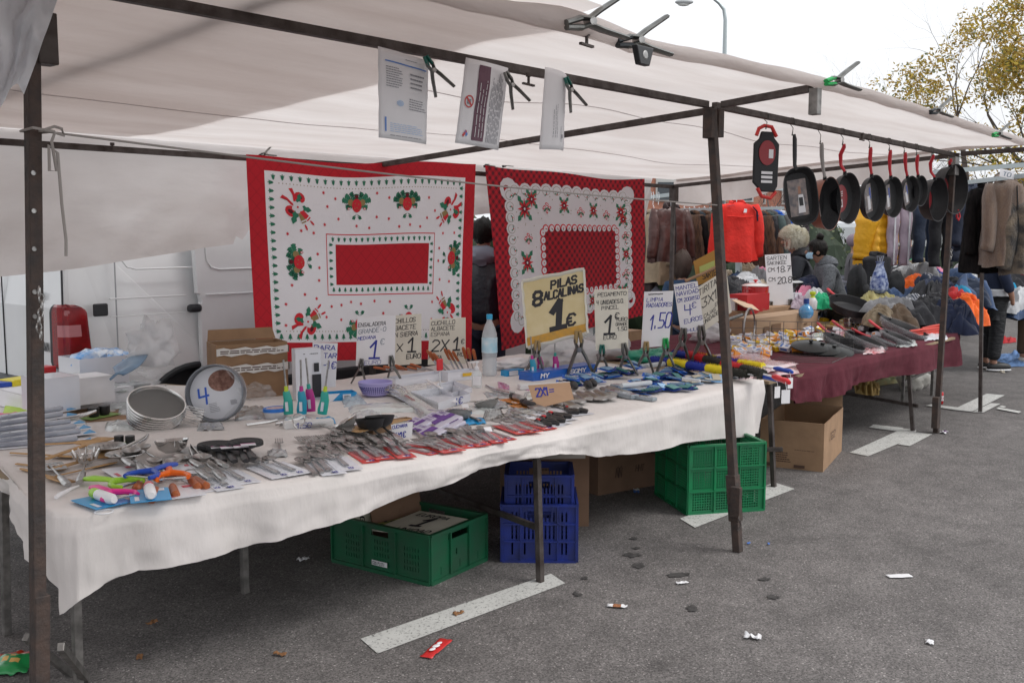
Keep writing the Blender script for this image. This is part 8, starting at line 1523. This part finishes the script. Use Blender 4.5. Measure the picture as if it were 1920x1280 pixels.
def under(u, v):
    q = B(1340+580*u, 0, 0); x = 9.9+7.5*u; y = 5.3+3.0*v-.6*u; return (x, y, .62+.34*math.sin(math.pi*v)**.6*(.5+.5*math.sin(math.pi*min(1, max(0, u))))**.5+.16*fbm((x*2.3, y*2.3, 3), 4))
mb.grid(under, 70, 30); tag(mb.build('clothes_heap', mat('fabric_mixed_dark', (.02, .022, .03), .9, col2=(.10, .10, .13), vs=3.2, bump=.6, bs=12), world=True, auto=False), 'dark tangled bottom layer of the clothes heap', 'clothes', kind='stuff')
for i, (l, pts, c) in enumerate([('pale blue denim garment spread on the asphalt at the right edge', [(1868, 690), (1935, 686), (1935, 662), (1875, 664)], (.10, .19, .38)), ('beige cloth lying by the black shoe', [(1848, 694), (1885, 700), (1882, 686), (1850, 680)], (.38, .34, .28)), ('red cloth lying on the asphalt behind the man', [(1868, 646), (1905, 642), (1905, 634), (1872, 636)], (.35, .01, .015))]): heap('fallen_garment', l, pts, mat('fallen_%d' % i, c, .9, var=.2), 20+i, .05, 'garment')
# ---------------------------------------------------------------- people
skin = mat('skin', (.36, .19, .13), .5, var=.06); skin_d = mat('skin_tan', (.24, .125, .085), .5)
def skinmesh(name, m, parent, chain, branches, sub=2, root=0):
    """one continuous body grown round a skeleton: chain/branches are lists of (x, y, z, radius)"""
    vs = []; es = []; rs = []
    def addc(lst, start=None):
        prev = start
        for p in lst: vs.append(V(p[:3])); rs.append(p[3] if len(p) == 4 else (p[3], p[4])); i = len(vs)-1; (es.append((prev, i)) if prev is not None else None); prev = i
    addc(chain)
    for st, lst in branches: addc(lst, st)
    me = bpy.data.meshes.new(name); me.from_pydata(vs, es, []); o = bpy.data.objects.new(name, me); C.objects.link(o); o.parent = parent; me.materials.append(m)
    sk = o.modifiers.new('skin', 'SKIN'); sk.use_smooth_shade = True
    for i, s in enumerate(me.skin_vertices[0].data): s.radius = rs[i] if isinstance(rs[i], tuple) else (rs[i], rs[i]); s.use_root = (i == root)
    sb = o.modifiers.new('sub', 'SUBSURF'); sb.levels = sub; sb.render_levels = sub; return o
def person(label, foot_, yaw, lean=0., H=1.65, jacket=None, trs=None, hair=None, hair_r=(.105, .115, .12), sk=skin, arms='down', hairamp=.12, bun=False, mask=False, hood=False, shoes=None, head_turn=0., hair_fr=5., fluffy=False, headless=False):
    """stands with its soles at foot_, facing local -Y, bent forwards by lean"""
    r = thing('person', label, 'person', foot_, R_(yaw)); s = H/1.72; cl, sl = math.cos(lean), math.sin(lean)
    def up(y, z):          # torso point leaning forwards about the hip
        z -= .92; return (-(z*sl)+y*cl, .92+z*cl+y*sl)
    def T(x, y, z, *rr): yy, zz_ = up(y, z); return (x*s, yy*s, zz_*s, *[q*s for q in rr])
    chain = [T(0, 0, .92, .15, .11), T(0, .0, 1.05, .13, .10), T(0, .01, 1.22, .15, .11), T(0, .01, 1.38, .155, .10), T(0, .0, 1.46, .07, .06), T(0, -.01, 1.53, .052, .052), T(0, -.02, 1.60, .072, .088), T(0, -.015, 1.68, .072, .088)]
    def arm(sd):
        if arms == 'reach': return [T(sd*.17, .0, 1.40, .062), T(sd*.24, -.10, 1.22, .05), T(sd*.20, -.34, 1.10, .038), T(sd*.17, -.42, 1.07, .024, .034), T(sd*.165, -.50, 1.05, .016, .036)]
        return [T(sd*.18, .0, 1.40, .062), T(sd*.25, .02, 1.14, .05), T(sd*.25, -.08, .92, .037), T(sd*.24, -.10, .86, .024, .034), T(sd*.24, -.11, .78, .016, .034)]
    def leg(sd): return [(sd*.09*s, .0, .86*s, .10*s), (sd*.10*s, -.01, .48*s, .062*s), (sd*.10*s, .02, .10*s, .042*s), (sd*.11*s, -.05*s, .045*s, .036*s), (sd*.11*s, -.14*s, .03*s, .028*s)]
    skinmesh('body', sk, r, chain, [(3, arm(-1)), (3, arm(1)), (0, leg(-1)), (0, leg(1))])
    g = .035*s
    if jacket:
        ch = [T(0, 0, .84, .20, .155), T(0, .0, 1.05, .19, .14), T(0, .01, 1.22, .19, .14), T(0, .01, 1.37, .185, .13), T(0, .0, 1.47, .09, .085)]
        def aj(sd): return [(p[0], p[1], p[2], p[3]+.022*s) for p in arm(sd)[:3]]
        skinmesh('jacket', jacket, r, ch, [(3, aj(-1)), (3, aj(1))])
    if trs: skinmesh('trousers', trs, r, [(0, 0, .95*s, .17*s, .13*s)], [(0, [(sd*.10*s, 0, .84*s, .115*s), (sd*.105*s, -.01, .48*s, .09*s), (sd*.105*s, .02, .12*s, .075*s)]) for sd in (-1, 1)])
    if shoes:
        for sd in (-1, 1):
            mb = MB(); mb.blob((sd*.11*s, -.05*s, .055*s), (.052*s, .145*s, .055*s), 16)
            for p in mb.v: p.z = max(p.z, .022)
            o = mb.build('shoe', shoes, r); q = MB(); q.blob((sd*.11*s, -.05*s, .022*s), (.056*s, .15*s, .02*s), 16); q.build('sole', whitep, o)
    hd = T(0, -.018, 1.645, 0)
    if hood: hy = T(0, .05, 1.47, 0); MB().blob((hy[0], hy[1], hy[2]), (.15*s, .12*s, .09*s), 18, 0, .2, 3, 4).build('hood', hood, r)
    if headless: return r
    face = MB(); hv = V(hd[:3]); ct, st_ = math.cos(head_turn), math.sin(head_turn)
    def hq(x, y, z): return (hv.x+(x*ct-y*st_)*s, hv.y+(x*st_+y*ct)*s, hv.z+z*s)
    face.blob(hq(0, -.108, -.012), (.013*s, .02*s, .022*s), 10)
    for sd in (-1, 1): face.blob(hq(sd*.082, -.0, -.01), (.012*s, .022*s, .032*s), 10)
    face.build('face_features', sk, r)
    e = MB()
    for sd in (-1, 1): e.blob(hq(sd*.032, -.088, .012), (.012*s, .006*s, .006*s), 8)
    e.build('eyes', blackp, r); MB().blob(hq(0, -.094, -.05), (.024*s, .008*s, .007*s), 8).build('mouth', mat('lips', (.3, .07, .06), .5), r)
    if hair:
        mb = MB(); rr = random.Random(7)
        mb.blob(hq(0, .018, .035), tuple(q*s for q in hair_r), 28, 0, hairamp, hair_fr, 3)
        if fluffy:
            c_ = hq(0, .018, .035)
            for k in range(5200):
                a, b = rr.uniform(0, 6.28), math.acos(rr.uniform(-.75, 1)); d = V((math.sin(b)*math.cos(a), math.sin(b)*math.sin(a), math.cos(b)))
                p = V(c_)+V((d.x*hair_r[0], d.y*hair_r[1], d.z*hair_r[2]))*s*.98; e1_ = d.orthogonal().normalized(); q = p+d*.05+e1_*rr.uniform(-.045, .045)+d.cross(e1_)*rr.uniform(-.045, .045); mb.add([p-e1_*.005, p+e1_*.005, q], [(0, 1, 2)])
        if bun: mb.blob(hq(0, .045, .165), (.045*s, .045*s, .042*s), 14, 0, .25, 6, 2)
        for p in mb.v:      # keep the face free
            l = p-hv; yy = -st_*l.x+ct*l.y
            if yy < -.055*s and l.z < .05*s: p += V((-st_*.0, 1, 0))*(-(yy+.055*s))*1.0
        mb.build('hair', hair, r, auto=False)
    if mask: MB().grid(lambda u, v: hq(.068*math.sin((u-.5)*2.6), -.10*math.cos((u-.5)*2.2)-.012*math.sin(math.pi*v), -.012-.072*v), 10, 6).build('face_mask', mat('mask_blue', (.35, .52, .66), .8), r)
    return r
def gp(px, D): q = B(px, 440, D); return (q.x, q.y, 0)
wh = mat('white_hair', (.92, .90, .82), .8, col2=(.62, .57, .44), vs=55); bh = mat('dark_hair', (.010, .008, .007), .6, spec=.2, bump=.6, bs=60, stretch=(1, 1, .2)); brh = mat('brown_hair', (.06, .035, .025), .5, bump=.7, bs=60, stretch=(4, 4, .4))
pk = fab('parka', (.022, .024, .032)); gs = mat('grey_melange', (.13, .14, .155), .9, col2=(.07, .075, .085), vs=50)
person('woman with fluffy white hair in a dark padded coat bending over the clothes', gp(1522, 11.2), 205, R_(16), 1.68, pk, fab('black', (.016, .016, .02)), wh, (.125, .13, .12), hairamp=.16, hair_fr=9., arms='reach', fluffy=True, hood=fab('hood_dark', (.015, .016, .02)), head_turn=.3)
person('woman with a black bun, face mask and grey melange top looking down at the clothes', gp(1578, 10.6), 221, R_(22), 1.60, gs, fab('black', (.016, .016, .02)), bh, (.10, .115, .11), sk=skin_d, arms='reach', bun=True, mask=True, hood=gs)
person('seated-looking woman with shoulder-length brown hair in a quilted navy vest seen from behind', (lambda q: (q[0], q[1], -.20))(gp(1283, 11.4)), 131, R_(10), 1.55, fab('vest_navy', (.018, .045, .10)), fab('denim_dark', (.018, .03, .06)), brh, (.125, .13, .20), hairamp=.10)
person('man in a dark padded jacket and grey hood standing behind the tablecloths', (lambda q: (q.x, q.y, 0))(ony(906, 500, 5.85)), 120, 0, 1.72, mat('nylon_navy', (.012, .014, .024), .35, coat=.2, bump=.5, bs=14), fab('navy', (.012, .018, .04)), bh, hood=mat('hood_grey', (.22, .23, .28), .9))
ft_ = onz(1856, 694); person('man in navy sweatshirt, black tracksuit trousers and black trainers behind the fur coats', (ft_.x, ft_.y, 0), 41, 0, 1.78, fab('sweat_navy', (.012, .02, .05)), mat('track_black', (.010, .011, .014), .6, bump=.8, bs=16, stretch=(1, 1, 3)), bh, shoes=mat('shoe_black', (.015, .015, .016), .5))
mb = MB().lathe([(.205, .90), (.215, .93), (.21, .985), (.19, 1.0)], 24, 0, None, .78); mb.build('shirt_hem', fab('white', (.6, .61, .64)), [o for o in bpy.data.objects if o.get('label', '').startswith('man in navy')][0])
person('person in a pink quilted coat cut off by the right edge of the view', gp(1945, 12.6), 80, 0, 1.6, mat('pink_quilt', (.30, .02, .06), .6, bump=.6, bs=14), fab('brown', (.08, .05, .03)), brh, shoes=mat('shoe_grey', (.35, .34, .33), .6))
person('person in a mauve cap and grey coat standing far behind the yellow jacket', gp(1602, 15), 30, 0, 1.60, mat('coat_grey', (.12, .11, .12), .9), fab('black', (.016, .016, .02)), mat('mauve_cap', (.26, .20, .24), .9), (.115, .125, .11), hairamp=.03)
person('shopper in a dark coat and teal cap behind the lilac trousers', gp(1704, 15), 200, 0, 1.72, pk, fab('black', (.016, .016, .02)), mat('teal_cap', (.07, .22, .23), .9), (.115, .125, .115), hairamp=.03)
person('stooping shopper in a grey patterned top behind the lilac trousers', gp(1716, 13.5), 150, R_(25), 1.5, mat('grey_pattern', (.10, .10, .12), .9, col2=(.03, .03, .04), vs=20), fab('black', (.016, .016, .02)), bh)
# bags
q = B(1606, 536, 10.3); r = thing('backpack', 'black backpack with a white buckle on the back of the masked woman', 'backpack', (q.x, q.y, q.z-.22), R_(20)); MB().blob((0, 0, .22), (.125, .10, .22), 22, 0, .12, 2.5, 3).build('bag_body', fab('bag_black', (.018, .019, .022)), r); MB().blob((0, -.06, .14), (.12, .09, .12), 18, 0, .1, 3, 5).build('front_pocket', MATS['fabric_bag_black'], r); MB().box((.03, -.135, .29), (.035, .01, .05)).build('buckle', whitep, r, bevel=.004, smooth=False)
MB().tube([(-.06, -.03, .45), (-.12, -.03, .38), (-.14, -.04, .25), (-.11, -.06, .12)], .02, 8, flat=.4).build('strap', MATS['fabric_bag_black'], r)
q = B(1649, 522, 10.0); db = mat('paisley_blue', (.02, .05, .22), .85, col2=(.45, .52, .68), vs=26, detail=7); r = thing('drawstring_bag', 'blue and white patterned drawstring bag hanging below the yellow jacket', 'bag', (q.x, q.y, q.z-.15)); MB().lathe([(0, 0), (.07, .004), (.115, .04), (.12, .10), (.085, .20), (.05, .27), (.045, .30), (.06, .32)], 26, 0, None, .7).build('bag_body', db, r)
for s in (-1, 1): MB().tube([(s*.04, 0, .30), (s*.09, 0, .38), (s*.02, 0, .36), (0, 0, .29)], .004, 6).build('cord', mat('cord_grey', (.25, .27, .35), .8), r)
q = B(1680, 536, 10.6); r = bag('black_bag', 'large black handbag behind the patterned drawstring bag', (q.x, q.y, q.z), (.13, .08, .16), fab('bag_black', (.018, .019, .022)), 71, .18, cat='bag')
garment('black_skirt', 'black skirt hanging behind the drawstring bag', 1645, 478, 540, 10.9, -20, fab('black', (.016, .016, .02)), w=.40, t=.14, cat='skirt', sleeves=False, hanger=False, seam=False, seed=12)
# ---------------------------------------------------------------- far background
q = B(1620, 445, 24); r = thing('white_van', 'plain white van body seen in the gap left of the yellow jacket', 'van', (q.x, q.y, 0), YAW-math.pi/2); MB().box((.6, 1.1, 1.1), (5.2, 2.1, 1.75)).build('body', mat('van_white_far', (.66, .69, .72), .35, coat=.3), r, bevel=.15, smooth=False)
for x in (-1.2, 2.2): MB().lathe([(.18, -.1), (.32, -.1), (.33, 0), (.32, .1), (.18, .1)], 20, 0, Mx.Translation((x, .1, .33)) @ Mx.Rotation(math.pi/2, 4, 'X')).build('wheel', blackp, r)
MB().box((2.55, .03, 1.5), (.9, .02, .5)).build('window', MATS['van_glass'], r, smooth=False)
brick = bpy.data.materials.new('brick'); brick.use_nodes = True; t = brick.node_tree; bt_ = t.nodes.new('ShaderNodeTexBrick'); bt_.inputs['Scale'].default_value = 3.2; bt_.inputs['Color1'].default_value = (.46, .19, .12, 1); bt_.inputs['Color2'].default_value = (.38, .15, .10, 1); bt_.inputs['Mortar'].default_value = (.42, .30, .24, 1); bt_.inputs['Mortar Size'].default_value = .012; tcn = t.nodes.new('ShaderNodeTexCoord'); mp = t.nodes.new('ShaderNodeMapping'); mp.inputs['Rotation'].default_value = (math.pi/2, 0, 0); t.links.new(tcn.outputs['Object'], mp.inputs[0]); t.links.new(mp.outputs[0], bt_.inputs['Vector']); t.links.new(bt_.outputs[0], t.nodes['Principled BSDF'].inputs['Base Color']); t.nodes['Principled BSDF'].inputs['Roughness'].default_value = .9
q = B(1300, 440, 55); r = thing('brick_building', 'reddish brick apartment building beyond the hedge', 'building', (q.x, q.y, 0), YAW-math.pi/2+.15)
MB().box((-.5, 6, 4.2), (9, 12, 8.4)).build('wall', brick, r, smooth=False); MB().box((-.5, 6, 8.5), (9.6, 12.6, .3)).build('roof', cardb2, r, smooth=False); MB().box((8, 9, 3.2), (7.5, 10, 6.4)).build('wall', brick, r, smooth=False)
fwm = mat('window_frame', (.5, .5, .48), .6); fwg = mat('far_glass', (.05, .06, .07), .1)
for i in range(4):
    for j in range(3): o = MB().box((-3.8+i*2.2, -.04, 1.5+j*2.6), (1.2, .12, 1.3)).build('window', fwm, r, smooth=False); MB().box((-3.8+i*2.2, -.115, 1.42+j*2.6), (1.0, .03, .95)).build('pane', fwg, o, smooth=False)
for i in range(3):
    for j in range(2): o = MB().box((5.2+i*2.2, 3.96, 1.5+j*2.6), (1.2, .12, 1.3)).build('window', fwm, r, smooth=False); MB().box((5.2+i*2.2, 3.885, 1.42+j*2.6), (1.0, .03, .95)).build('pane', fwg, o, smooth=False)
# hedge and trees
rt = random.Random(77)
def leaves(mb, c, r3, n, s, mi=0, shell=.5, rnd=rt):
    for _ in range(n):
        d = V((rnd.gauss(0, 1), rnd.gauss(0, 1), rnd.gauss(0, 1))).normalized(); k = rnd.uniform(shell, 1)**.6; p = V(c)+V((d.x*r3[0], d.y*r3[1], d.z*r3[2]))*k; a = V((rnd.gauss(0, 1), rnd.gauss(0, 1), rnd.gauss(0, 1))).normalized(); b = a.orthogonal().normalized(); l = s*rnd.uniform(.6, 1.3)
        mb.add([p-a*l*.5, p+b*l*.28, p+a*l*.5, p-b*l*.28], [(0, 1, 2, 3)], mi if isinstance(mi, int) else rnd.choice(mi))
hd1, hd2, hd3 = mat('hedge_green', (.035, .07, .022), .6), mat('hedge_dark', (.018, .036, .014), .6), mat('hedge_olive', (.09, .11, .04), .6)
def hedge(label, px0, px1, D, top, n):
    a, b = B(px0, 440, D), B(px1, 440, D); mb = MB(); L_ = (b-a).length; H = top
    for i in range(int(L_/.8)+1):
        p = a+(b-a)*(i*.8/L_); leaves(mb, (p.x, p.y+rt.uniform(-.1, .1), H*.45+rt.uniform(-.05, .05)), (.75, .6, H*.57+rt.uniform(-.08, .12)), n, .10, [0, 1, 2, 1], .75); mb.blob((p.x, p.y, H*.42), (.62, .5, H*.5), 12, 1, .2, 3, i)
    return tag(mb.build('hedge', [hd1, hd2, hd3], world=True, smooth=False), label, 'hedge')
hedge('clipped green hedge behind the clothing stall', 1200, 1600, 17.5, 2.02, 420); hedge('dark green hedge seen between the two tablecloths', 760, 1010, 14, 2.1, 380); hedge('low hedge running on behind the hanging trousers', 1600, 1990, 22, 1.6, 200)
bark = mat('bark', (.10, .085, .07), .9, bump=.6, bs=20); bark2 = mat('bare_twigs', (.13, .105, .095), .9); lf = [mat('leaf_ochre', (.42, .26, .03), .6, trans=.3), mat('leaf_rust', (.30, .20, .03), .6, trans=.3), mat('leaf_olive', (.13, .15, .03), .6, trans=.3), mat('leaf_gold', (.52, .38, .04), .6, trans=.3)]
def branchy(mb, p, d, L_, r_, lev, rnd, tips, droop=0., spread=.6):
    pts = [p]; rs = [r_]; q = V(p); dd = V(d)
    for i in range(4): dd = (dd+V((rnd.gauss(0, .13), rnd.gauss(0, .13), rnd.gauss(0, .08)-droop))).normalized(); q = q+dd*L_/4; pts.append(q.copy()); rs.append(r_*(1-.14*(i+1)))
    mb.tube(pts, rs, 5 if lev > 1 else 3)
    if lev == 0: tips.append((q.copy(), dd)); return
    for k in range(rnd.choice([2, 3, 3])):
        a = dd.orthogonal().normalized(); a.rotate(Mx.Rotation(rnd.uniform(0, 6.28), 3, dd)); nd = (dd*(1-spread*.6)+a*spread*rnd.uniform(.6, 1.1)).normalized(); t = rnd.choice([2, 3, 4]) ; branchy(mb, pts[t], nd, L_*rnd.uniform(.62, .82), rs[t]*.62, lev-1, rnd, tips, droop, spread)
    branchy(mb, pts[-1], dd, L_*.75, rs[-1]*.7, lev-1, rnd, tips, droop, spread)
def tree(label, px, D, H, r0, lev, seed, leafn=0, m=bark2, droop=0., spread=.6, ls=.12, start=.35):
    q = B(px, 440, D); rnd = random.Random(seed); r = thing('tree', label, 'tree', (q.x, q.y, 0)); tb = MB(); tb.tube([(0, 0, 0), (.05, 0, H*start*.5), (0, .03, H*start)], [r0*1.25, r0, r0*.85], 10); tb.build('trunk', bark if leafn else m, r)
    mb = MB(); tips = []; branchy(mb, V((0, .03, H*start)), V((0, 0, 1)), H*.26, r0*.8, lev, rnd, tips, droop, spread)
    for k in range(4): a = rnd.uniform(0, 6.28); branchy(mb, V((0, .02, H*start*rnd.uniform(.75, 1))), V((math.cos(a)*.8, math.sin(a)*.8, .6)), H*.22, r0*.45, lev-1, rnd, tips, droop, spread)
    mb.build('branches', m, r)
    if leafn:
        lm = MB()
        for (p, d) in tips: leaves(lm, p, (ls*3.6, ls*3.6, ls*3), leafn, ls, [0, 1, 2, 3, 3, 0], .1, rnd)
        lm.build('crown', lf, r, smooth=False)
    return r
tree('large autumn tree with golden leaves at the right edge', 2008, 19, 7.9, .16, 4, 5, 64, bark, 0, .44, .09, .30)
tree('bare drooping birch-like tree left of the golden tree', 1812, 22, 7.0, .10, 4, 9, 0, bark2, .03, .6, .08, .35); tree('green and yellow young tree behind the fur coats', 1890, 24, 4.4, .07, 3, 12, 14, bark, 0, .6, .10, .3)
for i, (x, D, H, sd_) in enumerate([(1650, 30, 7.6, 21), (1700, 44, 8.2, 22), (1575, 34, 5.2, 23), (1500, 30, 4.6, 24), (1460, 34, 5.0, 25), (1330, 40, 5.2, 26), (1745, 36, 5.6, 27), (1610, 30, 4.4, 28), (1380, 30, 4.6, 29), (1840, 40, 6.6, 30)]):
    tree(['thin bare tree whose top shows above the canopy hem', 'bare tree behind the canopy right of the street lamp', 'small bare tree above the pale rails', 'small bare tree behind the roasting pan', 'bare tree right of the brick building', 'bare tree in front of the brick building', 'bare tree behind the red-handled pans', 'small bare tree behind the copper pan', 'leafless sapling behind the red jacket', 'bare tree behind the golden tree'][i], x, D, H, .06, 4, sd_, 0, bark2, 0, .62)
# street lamp
q = B(1351, 440, 27); r = thing('street_lamp', 'tall galvanised street lamp with a curved arm above the canopy', 'street lamp', (q.x, q.y, 0), YAW-math.pi/2); z1 = B(1351, 40, 27).z; s = 27/CF
MB().tube([(0, 0, 0), (0, 0, 4), (0, 0, z1-.1), (-3*s, 0, z1+12*s), (-12*s, 0, z1+23*s), (-26*s, 0, z1+34*s), (-42*s, 0, z1+38*s), (-62*s, 0, z1+31*s)], [.09, .075, .05, .045, .04, .035, .03, .03], 12).build('pole', rack_m, r)
MB().blob((-76*s, 0, z1+25*s), (17*s, 7*s, 5*s), 18).build('lamp_head', mat('lamp_grey', (.45, .47, .48), .4), r); MB().blob((-77*s, 0, z1+21*s), (11*s, 5*s, 3.5*s), 16).build('lens', mat('lamp_lens', (.6, .62, .6), .15, coat=.5), r)
rail('grey steel lamp column standing behind the leaning post', [onz(1352, 560), B(1352, 330, 22)], .10, 'lamp_column', False)
